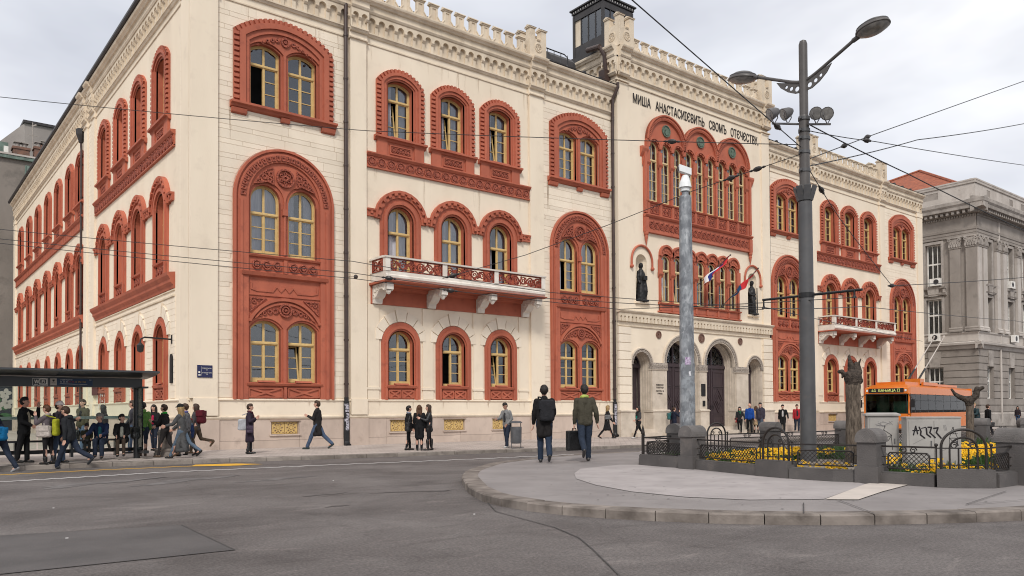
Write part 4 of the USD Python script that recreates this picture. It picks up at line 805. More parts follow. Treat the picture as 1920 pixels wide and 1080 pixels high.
# --- balconies -------------------------------------------------------------------
def scrollwork(mb, u0, u1, v0, v1, w0, w1, seed, Mx=None):
    """Openwork of curling stems."""
    R_ = random.Random(seed); h = v1 - v0; n = max(2, int((u1 - u0) / (h * 0.95))); parts = []
    for k in range(n):
        u = u0 + (u1 - u0) * (k + 0.5) / n; s_ = 1 if k % 2 else -1; vm = (v0 + v1) / 2; r0 = min(h, (u1 - u0) / n) * 0.47
        th = np.linspace(0, 3.4 * PI, 26); r = r0 * (1 - th / (3.9 * PI)); parts.append(LineString(np.c_[u + r * np.cos(th * s_ + (0 if s_ > 0 else PI)), vm + r * np.sin(th * s_ + (0 if s_ > 0 else PI))]).buffer(0.013, 2))
        for q in range(6):
            a = R_.uniform(0, 2 * PI); parts.append(affinity.rotate(affinity.scale(disc(u + r0 * 0.9 * math.cos(a), vm + r0 * 0.8 * math.sin(a), 0.05, 7), 1.5, 0.75), R_.uniform(0, 180)))
    pts = [(u0 + (u1 - u0) * k / 30, (v0 + v1) / 2 + h * 0.36 * math.sin(k * PI * n / 30)) for k in range(31)]; parts.append(LineString(pts).buffer(0.014, 2))
    mb.poly(unary_union(parts).intersection(rect(u0, u1, v0, v1)), w0, w1, True, M=Mx)
M['iron_red'] = mat('rust_red_openwork', (0.30, 0.060, 0.035), (0.16, 0.035, 0.022), 9, 5, 0.6)
def balcony(u0, u1, seed):
    W = 1.15; mb = MB()
    mb.prof(u0, u1, [(0.02, 6.02), (W - 0.06, 6.02), (W, 6.10), (W + 0.03, 6.12), (W + 0.03, 6.20), (W - 0.02, 6.24), (W - 0.02, 6.36), (0.02, 6.36)])
    mb.prof(u0 - 0.04, u1 + 0.04, [(W - 0.16, 6.84), (W + 0.04, 6.84), (W + 0.05, 6.90), (W - 0.16, 6.92)])
    for u in (u0, u1): mb.box(u - 0.06, u + 0.06, 6.84, 6.915, 0, W - 0.17)
    n = 3
    for k in range(n + 1): u = u0 + 0.09 + (u1 - u0 - 0.18) * k / n; mb.box(u - 0.10, u + 0.10, 6.36, 6.84, W - 0.19, W + 0.005)
    for u in (u0 + 0.03, u1 - 0.03): mb.box(u - 0.05, u + 0.05, 6.36, 6.84, 0, 0.16)
    b = mb.build('balcony', M['offwhite'], UNI, FF)
    for k in range(n):
        a = u0 + 0.19 + (u1 - u0 - 0.18) * k / n; e = u0 - 0.01 + (u1 - u0 - 0.18) * (k + 1) / n; sb = MB(); scrollwork(sb, a, e, 6.40, 6.80, W - 0.10, W - 0.05, seed + k); sb.poly(rect(a, e, 6.37, 6.83).difference(rect(a + 0.025, e - 0.025, 6.40, 6.80)), W - 0.11, W - 0.03); sb.build('openwork_panel', M['iron_red'], b, FF)
    for u, sg in ((u0, -1), (u1, 1)):
        T = FF @ frame((u, 0, 0), (0, 0, 1), (0, 1, 0), (-1, 0, 0)); sb = MB(); scrollwork(sb, 0.18, W - 0.2, 6.40, 6.80, -0.03, 0.02, seed + 9); sb.poly(rect(0.17, W - 0.19, 6.37, 6.83).difference(rect(0.2, W - 0.22, 6.40, 6.80)), -0.03, 0.03); sb.build('openwork_panel', M['iron_red'], b, T)
    sb = MB(); sb.prof(u0 - 0.06, u1 + 0.06, [(0.0, 5.94), (W + 0.02, 5.96), (W + 0.07, 6.0), (W + 0.07, 6.02), (0.0, 6.02)]); sb.box(u0, u1, 5.26, 5.94, 0, 0.05)
    for k in range(3): x = u0 + 0.35 + (u1 - u0 - 0.7) * k / 3; sb.prof(x, x + (u1 - u0 - 0.7) / 3, [(0.05, 5.80), (0.14, 5.82), (0.2, 5.94), (0.05, 5.94)])
    sb.build('balcony_soffit', M['red'], b, FF)
    for k in range(4):
        u = u0 + 0.24 + (u1 - u0 - 0.48) * k / 3
        pr = Polygon([(0.05, 5.26), (0.16, 5.26), (0.20, 5.42), (0.36, 5.50), (0.50, 5.66), (0.60, 5.74), (0.78, 5.74), (0.84, 5.66), (0.94, 5.66), (1.0, 5.80), (1.0, 5.94), (0.05, 5.94)]); T = FF @ frame((u - 0.17, 0, 0), (0, 0, 1), (0, 1, 0), (-1, 0, 0))
        cb = MB(); cb.poly(pr, -0.34, 0.0, True, M=None); c_ = cb.build('console', M['offwhite'], b, T)
        rb = MB()
        for (x, y, r) in ((0.26, 5.78, 0.12), (0.14, 5.52, 0.08), (0.46, 5.80, 0.09), (0.66, 5.84, 0.07)): rb.poly(ring(x, y, r, r * 0.6, 14), 0, 0.025); rb.poly(disc(x, y, r * 0.3, 8), 0, 0.02)
        rb.poly(pr.buffer(-0.01).difference(pr.buffer(-0.045)), 0, 0.02); rb.build('console_carving', M['stone_relief'] if False else M['offwhite'], c_, T)
        hb = MB(); hb.box(u - 0.14, u + 0.14, 5.70, 5.94, 1.0, 1.06); hb.lathe([(0.11, 0.0), (0.09, -0.08), (0.05, -0.14), (0.0, -0.16)], n=10); hb.v[-1] = hb.v[-1][:, [0, 2, 1]] + [u, 5.68, 0.92]; hb.build('console_drop', M['offwhite'], c_, FF)
balcony(6.46, 14.12, 1); balcony(LEN - 14.12, LEN - 6.46, 20)
# thin wall pilasters and moulds of the ground floor between the low windows
for c0 in (0.0, LEN - 20.48):
    for u in (6.55, 8.97, 11.40, 13.82): mb = MB(); mb.box(c0 + u - 0.24, c0 + u + 0.24, 1.69, 5.24, 0, 0.045); mb.box(c0 + u - 0.28, c0 + u + 0.28, 2.05, 2.14, 0.0, 0.075); mb.build('wall_strip', M['cream'], UNI, FF)

# --- central block ---------------------------------------------------------------
L0, L1 = 19.49, 31.91
lightsT = [MID - 3.62 + 0.905 * k for k in range(9)]; lightsM = [MID - 2.76 + 0.92 * k for k in range(7)]
ARC = [(MID - 4.63, 0.83, 3.42, 0.58, 3.42), (MID - 1.58, 1.50, 3.54, 1.17, 3.54), (MID + 1.58, 1.50, 3.54, 1.17, 3.54), (MID + 4.63, 0.83, 3.42, 0.58, 3.42)]
topO = rect(MID - 4.1, MID + 4.1, 11.5, 14.6); midO = rect(MID - 3.15, MID + 3.15, 6.55, 8.95)
cw = rect(L0, L1, 0.0, 18.0).difference(topO).difference(midO)
for c, R_, s_, r_, s2 in ARC: cw = cw.difference(arch(R_ - 0.02, 0, s_, R_ - 0.02, 24, c))
NI = [(MID - 4.55, 6.5), (MID + 4.55, 6.5)]
for c, v in NI: cw = cw.difference(arch(0.40, v, 8.42, 0.40, 14, c))
mb = MB(); mb.poly(cw, -0.22, 0.0); mb.box(L0, L0 + 0.2, 0, 18.5, -7, -0.22); mb.box(L1 - 0.2, L1, 0, 18.5, -7, -0.22); mb.box(L0, L1, 16.4, 18.5, -6.9, -6.7)
CW = mb.build('central_wall', M['cream'], UNI, FC)
mb = MB(); mb.box(L0 + 0.2, L1 - 0.2, 15.0, 16.3, -3, -0.5); mb.build('attic_floor', M['dark'], UNI, FC)
for a, b in ((L0, L0 + 0.72), (L1 - 0.72, L1)):
    mb = MB(); mb.box(a, b, 6.0, 16.95, 0, 0.08); mb.prof(a - 0.05, b + 0.05, [(0, 16.94), (0.12, 16.96), (0.12, 17.03), (0.08, 17.05), (0, 17.06)]); mb.build('pilaster', M['cream'], UNI, FC)
    v = 1.2; k = 0
    while v < 5.2:
        t = min(v + 0.405, 5.2); mb = MB(); mb.box(a - 0.06, b + 0.06, v + 0.014, t - 0.014, 0, 0.12); mb.build('quoin_block', M['cream_block'], UNI, FC); v = t
    mb = MB(); mb.box(a - 0.02, b + 0.02, 1.2, 5.2, 0, 0.07); mb.build('pilaster', M['cream'], UNI, FC)
# lower cornice with hanging arcade
mb = MB(); mb.prof(L0 - 0.1, L1 + 0.1, [(0, 5.86), (0.18, 5.88), (0.24, 5.95), (0.24, 5.99), (0, 6.05)]); n = 48; p_ = (L1 - L0 + 0.1) / n
sl = unary_union([disc(L0 - 0.05 + (k + 0.5) * p_, 5.66, 0.062, 8).union(rect(L0 - 0.05 + (k + 0.5) * p_ - 0.03, L0 - 0.05 + (k + 0.5) * p_ + 0.03, 5.40, 5.62)) for k in range(n)])
mb.poly(rect(L0 - 0.05, L1 + 0.05, 5.46, 5.88).difference(sl), 0, 0.14); mb.poly(rect(L0 - 0.05, L1 + 0.05, 5.46, 5.88), -0.02, 0.02); mb.prof(L0 - 0.05, L1 + 0.05, [(0, 5.22), (0.06, 5.24), (0.06, 5.29), (0, 5.3)]); mb.build('hanging_arcade_cornice', M['trim'], UNI, FC)
# medallions
for u, r, m_ in ((MID - 3.35, 0.19, 'brownmed'), (MID + 0.0, 0.24, 'brownmed'), (MID + 3.35, 0.19, 'brownmed')):
    mb = MB(); mb.poly(ring(u, 4.95, r, r * 0.82, 24), 0, 0.05); mb.poly(disc(u, 4.95, r * 0.82, 20), 0, 0.02); mb.poly(affinity.scale(disc(u, 5.0, r * 0.3, 12), 0.8, 1.1).union(disc(u, 4.86, r * 0.42, 10)), 0.02, 0.06); mb.build('portrait_medallion', M[m_], UNI, FC)
# portal: arches, piers, doors
for i, (c, R_, s_, r_, s2) in enumerate(ARC):
    big = R_ > 1; mb = MB()
    mb.poly(arch(R_, s_ - 0.02, s_, R_, 28, c).difference(arch(R_ - 0.06, 3, s_, R_ - 0.06, 28, c)), 0, 0.10)
    mb.poly(arch(R_ - 0.22, s_ - 0.02, s_, R_ - 0.22, 28, c).difference(arch(r_ + 0.06, 3, s_, r_ + 0.06, 24, c)), -0.4, 0.04)
    if R_ - 0.22 < r_ + 0.08: pass
    for st in range(4):
        a = r_ + 0.02 * (4 - st); mb.poly(arch(a + 0.08, 0.3, s_, a + 0.08, 24, c).difference(arch(a, 0.3, s_, a, 24, c)), -0.85, 0.03 - 0.14 * st)
    mb.poly(arch(r_ + 0.02, 0.3, s_, r_ + 0.02, 24, c).difference(arch(r_, 0.3, s_, r_, 24, c)), -0.9, -0.55)
    pa = mb.build('portal_arch', M['stone'], UNI, FC)
    ob = MB(); m_ = int(R_ * 22)
    for k in range(m_): ob.poly(annsect(R_ - 0.14, s_, R_ - 0.14, (k + 0.1) / m_, (k + 0.9) / m_, -0.07, 0.07).difference(annsect(R_ - 0.14, s_, R_ - 0.14, (k + 0.35) / m_, (k + 0.65) / m_, -0.02, 0.02)), 0, 0.07)
    T_ = shift(FC, c); ob.build('arch_carving', M['stone_relief'], pa, T_)
    # door
    dz0 = 0.34; ow = -0.62; dm = MB(); dm.box(c - r_, c + r_, s_ - 0.10, s_ + 0.06, ow - 0.12, ow + 0.06)
    if big:
        for s2_ in (-1, 1):
            x0, x1 = (c - r_, c - 0.02) if s2_ < 0 else (c + 0.02, c + r_); lf = MB(); lf.box(x0, x1, dz0, s_ - 0.10, ow - 0.08, ow); xm = (x0 + x1) / 2; hw = (x1 - x0) / 2 - 0.12
            for (a, b) in ((2.45, s_ - 0.25), (0.50, 0.95)): lf.poly(rect(xm - hw, xm + hw, a, b).difference(rect(xm - hw + 0.06, xm + hw - 0.06, a + 0.06, b - 0.06)), ow, ow + 0.03)
            for q in (1.0, 0.62): d_ = Polygon([(xm - hw * q, 1.70), (xm, 1.70 + 0.66 * q), (xm + hw * q, 1.70), (xm, 1.70 - 0.66 * q)]); lf.poly(d_.difference(d_.buffer(-0.05)), ow, ow + 0.045)
            lf.poly(Polygon([(xm - hw * 0.3, 1.70), (xm, 1.90), (xm + hw * 0.3, 1.70), (xm, 1.50)]), ow, ow + 0.05); lf.poly(rect(xm - hw, xm + hw, 1.0, 2.4).difference(rect(xm - hw + 0.04, xm + hw - 0.04, 1.04, 2.36)), ow, ow + 0.025)
            d = lf.build('door_leaf', M['door'], UNI, FC)
            hb = MB(); hb.tube([(c + s2_ * 0.09, 1.25, ow + 0.02), (c + s2_ * 0.09, 1.27, ow + 0.08), (c + s2_ * 0.09, 1.43, ow + 0.08), (c + s2_ * 0.09, 1.45, ow + 0.02)], 0.014, 6); hb.build('door_handle', M['bronze'], d, FC)
        dm.box(c - 0.05, c + 0.05, dz0, s_ + r_ - 0.02, ow - 0.05, ow + 0.04)
        fan = arch(r_, s_ + 0.06, s_ + 0.06, r_ - 0.06, 20, c); dm.poly(fan.difference(fan.buffer(-0.07)), ow - 0.1, ow)
        t = dm.build('fanlight_frame', M['door'], UNI, FC)
        gb = MB()
        for k in range(1, 6): a = k * PI / 6; gb.tube([(c, s_ + 0.08, ow + 0.02), (c + (r_ - 0.05) * math.cos(a), s_ + 0.06 + (r_ - 0.12) * math.sin(a), ow + 0.02)], 0.016, 5)
        for rr in (0.35, 0.7): gb.tube([(c + rr * r_ * math.cos(a), s_ + 0.06 + rr * r_ * math.sin(a), ow + 0.02) for a in np.linspace(0, PI, 14)], 0.016, 5)
        for k in range(4):
            x = c - r_ * 0.75 + k * r_ * 0.5; gb.tube([(x + 0.10 * math.cos(a), s_ + 0.20 + 0.10 * math.sin(a), ow + 0.03) for a in np.linspace(0, 2 * PI, 12)], 0.013, 5)
        gb.build('fanlight_grille', M['black'], t, FC)
        gb = MB(); gb.poly(fan.buffer(-0.06), ow - 0.06, ow - 0.055); gb.build('pane', M['glass'], t, FC)
    else:
        if i == 3:
            dm.box(c - r_, c - 0.02, dz0, s_ - 0.10, ow - 0.08, ow); dm.box(c + 0.02, c + r_, dz0, s_ - 0.10, ow - 0.08, ow); d_ = Polygon([(c - 0.5, 1.7), (c - 0.28, 2.2), (c - 0.06, 1.7), (c - 0.28, 1.2)]); dm.poly(d_.difference(d_.buffer(-0.05)), ow, ow + 0.04)
        else:
            dm.box(c - r_, c - r_ + 0.1, dz0, s_ - 0.1, ow - 0.08, ow); dm.box(c + r_ - 0.1, c + r_, dz0, s_ - 0.1, ow - 0.08, ow); dm.box(c - r_ + 0.1, c + r_ - 0.1, dz0, s_ - 0.1, ow - 0.16, ow - 0.12)
        fan = arch(r_, s_ + 0.06, s_ + 0.06, r_ - 0.06, 16, c); dm.poly(fan.difference(fan.buffer(-0.06)), ow - 0.1, ow); dm.box(c - 0.03, c + 0.03, s_ + 0.05, s_ + r_ - 0.03, ow - 0.05, ow + 0.01)
        t = dm.build('side_door', M['door'], UNI, FC); gb = MB(); gb.poly(fan.buffer(-0.05), ow - 0.06, ow - 0.055); gb.build('pane', M['glass'], t, FC)
    rm = MB(); rm.box(c - r_ - 0.1, c + r_ + 0.1, 0.0, s_ + r_ + 0.1, -2.2, -2.1)
    for x in (c - r_ - 0.15, c + r_ + 0.1): rm.box(x, x + 0.05, 0, s_ + r_ + 0.1, -2.1, -0.92)
    rm.box(c - r_ - 0.1, c + r_ + 0.1, s_ + r_ + 0.1, s_ + r_ + 0.15, -2.1, -0.92); rm.build('hall_lining', M['dark'], UNI, FC)
    # steps
    for k in range(2): sb = MB(); sb.box(c - R_ - 0.05 + 0.14 * k, c + R_ + 0.05 - 0.14 * k, -0.6 + 0.45 * k * 0, 0.17 * (k + 1) - 0.03, -2.0, 0.55 - 0.32 * k if k == 0 else 0.22); sb.build('door_step', M['stone'], UNI, FC)
# piers of the portal
PIERS = [(L0 - 0.05, ARC[0][0] - 0.645), (ARC[0][0] + 0.645, ARC[1][0] - 1.235), (ARC[1][0] + 1.235, ARC[2][0] - 1.235), (ARC[2][0] + 1.235, ARC[3][0] - 0.645), (ARC[3][0] + 0.645, L1 + 0.05)]
for i, (a, b) in enumerate(PIERS):
    mb = MB(); mb.box(a - 0.02, b + 0.02, -0.6, 1.12, -0.8, 0.20); mb.prof(a - 0.05, b + 0.05, [(-0.8, 1.12), (0.20, 1.12), (0.24, 1.15), (0.24, 1.19), (0.16, 1.24), (-0.8, 1.24)])
    if i == 0: mb.box(a + 0.3, b, 1.24, 4.2, -0.8, -0.05)
    if i == 4: mb.box(a, b - 0.3, 1.24, 4.2, -0.8, -0.05)
    if 0 < i < 4: mb.box(a + 0.04, b - 0.04, 1.24, 3.2, -0.8, 0.10); mb.prof(a, b, [(-0.8, 3.18), (0.13, 3.19), (0.15, 3.24), (-0.8, 3.25)])
    p_ = mb.build('portal_pier', M['stone'], UNI, FC)
    if 0 < i < 4:
        cb = MB(); cb.box(a, b, 3.25, 3.55, -0.3, 0.12)
        nn = max(2, int((b - a) / 0.16))
        for k in range(nn): cb.poly(ring(a + (k + 0.5) * (b - a) / nn, 3.40, 0.065, 0.03, 9), 0.12, 0.145)
        cb.build('impost_carving', M['stone_relief'], p_, FC)
for (u, v, w_, h_) in ((MID - 0.02, 2.25, 0.16, 0.62), (MID + 0.02, 1.55, 0.09, 0.28)):
    mb = MB(); mb.box(u - w_, u + w_, v - h_ / 2, v + h_ / 2, 0.10, 0.125); mb.poly(rect(u - w_, u + w_, v - h_ / 2, v + h_ / 2).difference(rect(u - w_ + 0.025, u + w_ - 0.025, v - h_ / 2 + 0.025, v + h_ / 2 - 0.025)), 0.125, 0.14); mb.build('bronze_plaque', M['bronze'], UNI, FC)
u = (PIERS[1][0] + PIERS[1][1]) / 2
for k, tx in enumerate(('УНИВЕРЗИТЕТ', 'У БЕОГРАДУ', 'РЕКТОРАТ И', 'УПРАВА')):
    t = meshkit.text_mesh(tx, 0.075, 0.012); ww = t.bounds[1][0] - t.bounds[0][0]; sc = 0.56 / ww if k != 3 else 0.36 / ww
    mb = MB(); mb.add(t.vertices * [sc, 1, 1] + [u - ww * sc / 2, 2.42 - k * 0.125 - (0.05 if k > 1 else 0), 0.10], t.faces); mb.build('wall_lettering', M['ink'], UNI, FC)

# niches with bronze statues
for c, v in NI:
    mb = MB(); th = np.linspace(0, PI, 12); rows = []
    hs = list(np.linspace(v, 8.42, 6))
    V = np.vstack([np.c_[c + 0.40 * np.cos(th), np.full(12, h), -0.40 * np.sin(th)] for h in hs] + [np.c_[c + 0.40 * math.cos(p_) * np.cos(th), np.full(12, 8.42 + 0.40 * math.sin(p_)), -0.40 * math.cos(p_) * np.sin(th)] for p_ in np.linspace(0.2, PI / 2, 6)])
    F_ = []; i = np.arange(11)
    for k in range(len(V) // 12 - 1): F_ += [np.c_[k * 12 + i, k * 12 + i + 1, (k + 1) * 12 + i + 1], np.c_[k * 12 + i, (k + 1) * 12 + i + 1, (k + 1) * 12 + i]]
    mb.add(V, np.vstack(F_)); mb.box(c - 0.40, c + 0.40, v - 0.05, v, -0.4, 0.02); mb.prof(c - 0.50, c + 0.50, [(0, v - 0.13), (0.12, v - 0.10), (0.14, v - 0.02), (0, v)]); nz = mb.build('statue_niche', M['cream'], UNI, FC)
    hb = MB(); pts = [(c + 0.74 * math.cos(a), 8.46 + 0.78 * math.sin(a), 0.06) for a in np.linspace(0, PI, 18)]; pts = [(pts[0][0], 8.20, 0.06)] + pts + [(pts[-1][0], 8.20, 0.06)]; hb.tube(pts, 0.055, 7); hb.sphere((c - 0.74, 8.16, 0.07), 0.10); hb.sphere((c + 0.74, 8.16, 0.07), 0.10); hb.build('hood_mould', M['red'], nz, FC)

# seven-light window of the first floor
def lights(us, hw, v0, spring, vt, parent, rows, Mx, frm='paleyellow', w=-0.10, cur=lambda k: 2, opens=lambda k: None):
    for k, u in enumerate(us): casement(parent, Mx, u, hw, v0, spring, hw, vt, rows=rows, panes='one', curtain=cur(k), frame_t=0.035, w=w, mull=0.012, openl=opens(k), frmat=frm)
hw = 0.325; mb = MB(); fld = unary_union([arch(0.52, 6.50, 8.95, 0.52, 14, u) for u in lightsM] + [rect(MID - 3.3, MID + 3.3, 6.20, 8.95)]); hol = unary_union([arch(hw, 6.60, 8.62, hw, 12, u) for u in lightsM])
mb.poly(fld.difference(unary_union([arch(hw + 0.09, 6.55, 8.62, hw + 0.09, 12, u) for u in lightsM])), -0.1, 0.05); mb.poly(unary_union([arch(hw + 0.09, 6.55, 8.62, hw + 0.09, 12, u) for u in lightsM]).difference(hol), -0.3, 0.0)
for u in lightsM:
    mb.poly(arch(0.53, 8.90, 8.95, 0.53, 14, u).difference(arch(0.43, 8.8, 8.95, 0.43, 14, u)), 0.0, 0.13)
    for k in range(6): mb.poly(affinity.translate(annsect(0.42, 8.85, 0.42, (k + 0.2) / 6, (k + 0.8) / 6, -0.10, 0.0), u, 0), 0.04, 0.08)
mb.prof(MID - 3.36, MID + 3.36, [(0, 6.46), (0.14, 6.50), (0.16, 6.56), (0, 6.60)]); mb.box(MID - 3.3, MID + 3.3, 6.10, 6.46, 0, 0.04); mb.prof(MID - 3.4, MID + 3.4, [(0, 6.06), (0.12, 6.08), (0.12, 6.13), (0, 6.16)])
for k in range(8): u = MID - 3.22 + 0.92 * k; mb.box(u - 0.07, u + 0.07, 6.16, 6.46, 0, 0.10)
wm = mb.build('seven_light_window_surround', M['red'], UNI, FC)
for k in range(8): cb = MB(); u = MID - 3.22 + 0.92 * k; cb.box(u - 0.15, u + 0.15, 8.02, 8.70, 0.03, 0.09); cb.prof(u - 0.17, u + 0.17, [(0.03, 7.80), (0.14, 7.98), (0.14, 8.04), (0.03, 8.06)]); cb.tube([(u, 6.6, 0.04), (u, 7.86, 0.04)], 0.065, 8); cb.build('column', M['red'], wm, FC)
lights(lightsM, hw, 6.60, 8.62, 8.20, wm, 2, FC, cur=lambda k: (2, 1, 0, 2, 0, 0, 0)[k], opens=lambda k: ('tilt', 'tilt', None, None, None, None, 'open')[k])

# nine-light window under three arches
mb = MB(); A3 = [MID - 2.715, MID, MID + 2.715]; rr = 1.40
big = unary_union([arch(rr, 10.8, 14.48, rr, 28, c) for c in A3] + [rect(MID - 4.25, MID + 4.25, 10.8, 14.48)]); hol = unary_union([arch(hw, 11.55, 14.20, hw, 12, u) for u in lightsT]); h2 = unary_union([arch(hw + 0.08, 11.5, 14.20, hw + 0.08, 12, u) for u in lightsT])
mb.poly(big.difference(h2), -0.1, 0.06); mb.poly(h2.difference(hol), -0.3, 0.0)
outl = unary_union([arch(rr + 0.10, 14.0, 14.48, rr + 0.10, 30, c) for c in A3]); inl = unary_union([arch(rr - 0.16, 14.0, 14.48, rr - 0.16, 30, c) for c in A3]).union(rect(MID - 4.1, MID + 4.1, 13.9, 14.48))
mb.poly(outl.difference(inl), 0.0, 0.16); mb.poly(outl.difference(outl.buffer(-0.07)).difference(rect(0, 60, 13, 14.55)), 0.0, 0.22)
for s_ in (-1, 1):
    x = MID + s_ * 4.22; mb.box(min(x, x + s_ * 0.16), max(x, x + s_ * 0.16), 10.9, 14.1, 0, 0.15)
    mb.prof(min(x - 0.02, x + s_ * 0.36), max(x + 0.02, x + s_ * 0.36), [(0, 13.62), (0.14, 13.85), (0.20, 14.02), (0.20, 14.12), (0, 14.14)]); mb.prof(min(x, x + s_ * 0.22), max(x, x + s_ * 0.22), [(0, 13.3), (0.05, 13.2), (0.12, 13.62), (0, 13.62)])
for u in lightsT:
    mb.poly(arch(0.455, 14.2, 14.30, 0.43, 14, u).difference(arch(0.36, 14.1, 14.30, 0.34, 14, u)), 0.0, 0.14)
    for k in range(5): mb.poly(affinity.translate(annsect(0.40, 14.24, 0.40, (k + 0.2) / 5, (k + 0.8) / 5, -0.08, 0.04), u, 0), 0.05, 0.11)
mb.prof(MID - 4.3, MID + 4.3, [(0, 11.40), (0.14, 11.44), (0.17, 11.50), (0, 11.54)]); mb.box(MID - 4.25, MID + 4.25, 10.84, 11.42, 0, 0.05)
wt = mb.build('nine_light_window_surround', M['red'], UNI, FC)
tb = MB()
for c in A3:
    for k in range(44): tb.poly(affinity.translate(annsect(rr - 0.06, 14.48, rr - 0.06, (k + 0.15) / 44, (k + 0.75) / 44, -0.055, 0.045), c, 0), 0.15, 0.185) if abs(arcline(rr, 14.48, rr, 45)[k][0] + c - MID) < 4.2 else None
tb.build('rope_mould', M['red'], wt, FC)
for k in range(10):
    cb = MB(); u = MID - 4.0725 + 0.905 * k; cb.box(u - 0.13, u + 0.13, 13.45, 14.05, 0.04, 0.10); cb.prof(u - 0.15, u + 0.15, [(0.04, 13.25), (0.13, 13.42), (0.13, 13.48), (0.04, 13.5)]); cb.tube([(u, 11.5, 0.05), (u, 13.3, 0.05)], 0.07, 8); cb.box(u - 0.08, u + 0.08, 10.86, 11.42, 0.04, 0.12); cb.build('column', M['red'], wt, FC)
pb = MB()
for u in lightsT: leaf_sprays(pb, u - 0.26, u + 0.26, 10.98, 11.32, 2, 0.05, 0.10); pb.poly(rect(u - 0.31, u + 0.31, 10.93, 11.37).difference(rect(u - 0.27, u + 0.27, 10.97, 11.33)), 0.05, 0.09)
pb.build('apron_relief', M['red_relief'], wt, FC)
for c in A3: vb = MB(); vb.poly(disc(c, 15.22, 0.26, 22), 0.05, 0.10); vb.poly(ring(c, 15.22, 0.30, 0.25, 22), 0.05, 0.13); vb.poly(disc(c, 15.28, 0.10, 10).union(disc(c, 15.12, 0.13, 8)), 0.10, 0.14); vb.build('verdigris_medallion', M['verdigris'], wt, FC)
mb = MB(); mb.box(MID - 4.25, MID + 4.25, 10.0, 10.70, 0, 0.10); mb.prof(MID - 4.4, MID + 4.4, [(0, 10.66), (0.16, 10.70), (0.24, 10.78), (0.24, 10.83), (0, 10.85)]); mb.prof(MID - 4.3, MID + 4.3, [(0, 9.93), (0.14, 9.95), (0.14, 10.02), (0, 10.04)])
for s_ in (-1, 1):
    x = MID + s_ * 4.28; mb.box(x - 0.12, x + 0.12, 9.95, 10.66, 0, 0.18); mb.add(*(lambda L_: (L_.v[0][:, [0, 2, 1]] * [1, 1, 1] + [x, 9.95, 0.10], L_.f[0]))(MB().lathe([(0.12, 0), (0.12, -0.12), (0.07, -0.2), (0.09, -0.26), (0.0, -0.75)], n=10)))
bt = mb.build('red_string_course', M['red'], UNI, FC)
pb = MB(); nn = 22
for k in range(nn):
    u = MID - 4.1 + 8.2 * (k + 0.5) / nn; pb.poly(ring(u, 10.34, 0.17, 0.13, 14), 0.09, 0.14); pb.poly(ring(u, 10.34, 0.08, 0.03, 8), 0.09, 0.13)
    pb.poly(disc(u + 0.186, 10.52, 0.05, 6), 0.09, 0.12); pb.poly(disc(u + 0.186, 10.16, 0.05, 6), 0.09, 0.12)
pb.build('string_course_relief', M['red_relief'], bt, FC)
lights(lightsT, hw, 11.55, 14.20, 13.62, wt, 4, FC, cur=lambda k: 2)

# inscription in raised dark letters
tx = ['МИША', 'АНАСТАСИІЄВИЋЬ', 'СВОМЪ', 'ОТЄЧЄСТВУ.']
ms = [meshkit.text_mesh(t, 0.46, 0.03) for t in tx]; ws_ = [m_.bounds[1][0] for m_ in ms]; gap = 0.58; tot = sum(ws_) + gap * 3; sc = 10.35 / tot; u = 20.62; mb = MB()
for m_, w_ in zip(ms, ws_): mb.add(m_.vertices * [sc, 1, 1] + [u, 16.16, 0.0], m_.faces); u += (w_ + gap) * sc
mb.build('inscription', M['ink'], UNI, FC)

# central entablature, merlons, turrets
DV = 1.90
entab(L0 + 0.72, L1 - 0.72, FC, dv=DV, out=0.02, pitch=0.52)
for a, b in ((L0, L0 + 0.72), (L1 - 0.72, L1)): entab(a, b, FC, dv=DV, out=0.16, pitch=0.36)
TS = FC @ frame((L0, 0, 0), (0, 0, -1), (0, 1, 0), (-1, 0, 0)); entab(-0.16, 0.75, TS, dv=DV, out=0.10, pitch=0.36); entab(0.75, 6.6, TS, dv=DV, out=-0.02, pitch=0.52)
TE = FC @ frame((L1, 0, 0), (0, 0, -1), (0, 1, 0), (1, 0, 0)); entab(-0.16, 6.6, TE, dv=DV, out=0.0, pitch=0.52)
merlons(L0 + 0.98, L1 - 0.98, 16.67 + DV, FC, 15, h=0.62)
for u in (L0 + 0.46, L1 - 0.46): turret(u, 16.67 + DV, FC, s=1.0, h=1.45, w1=0.30)

# roof of the central block and the glazed lookout on top
mb = MB(); mb.prof(L0 + 0.1, L1 - 0.1, [(-7, 18.4), (-0.5, 18.5), (-0.5, 18.75), (-7, 19.6)]); mb.prof(L0 + 0.1, L1 - 0.1, [(-16, 16), (-7, 18.4), (-7, 19.6), (-16, 18.6)]); mb.prof(L0 - 0.3, L0 + 0.4, [(-8, 18.45), (-1.0, 18.45), (-1.0, 18.75), (-8, 18.9)]); mb.build('central_roof', M['roof'], UNI, FC)
LK = UsdGeom.Xform.Define(stage, numbered(path_of(UNI), 'lookout'))
FL = frame((25.95, 7.0, 22.05), (0.48, 0, 0), (0, 0.48, 0), (0, 0, 0.62))   # u right, v back, w up
h = 2.5; mb = MB(); mb.box(-h - 0.1, h + 0.1, -h - 0.1, h + 0.1, -5, 0.05)
for sx in (-1, 1):
    for sy in (-1, 1): mb.box(sx * h - 0.16, sx * h + 0.16, sy * h - 0.16, sy * h + 0.16, 0, 4.6)
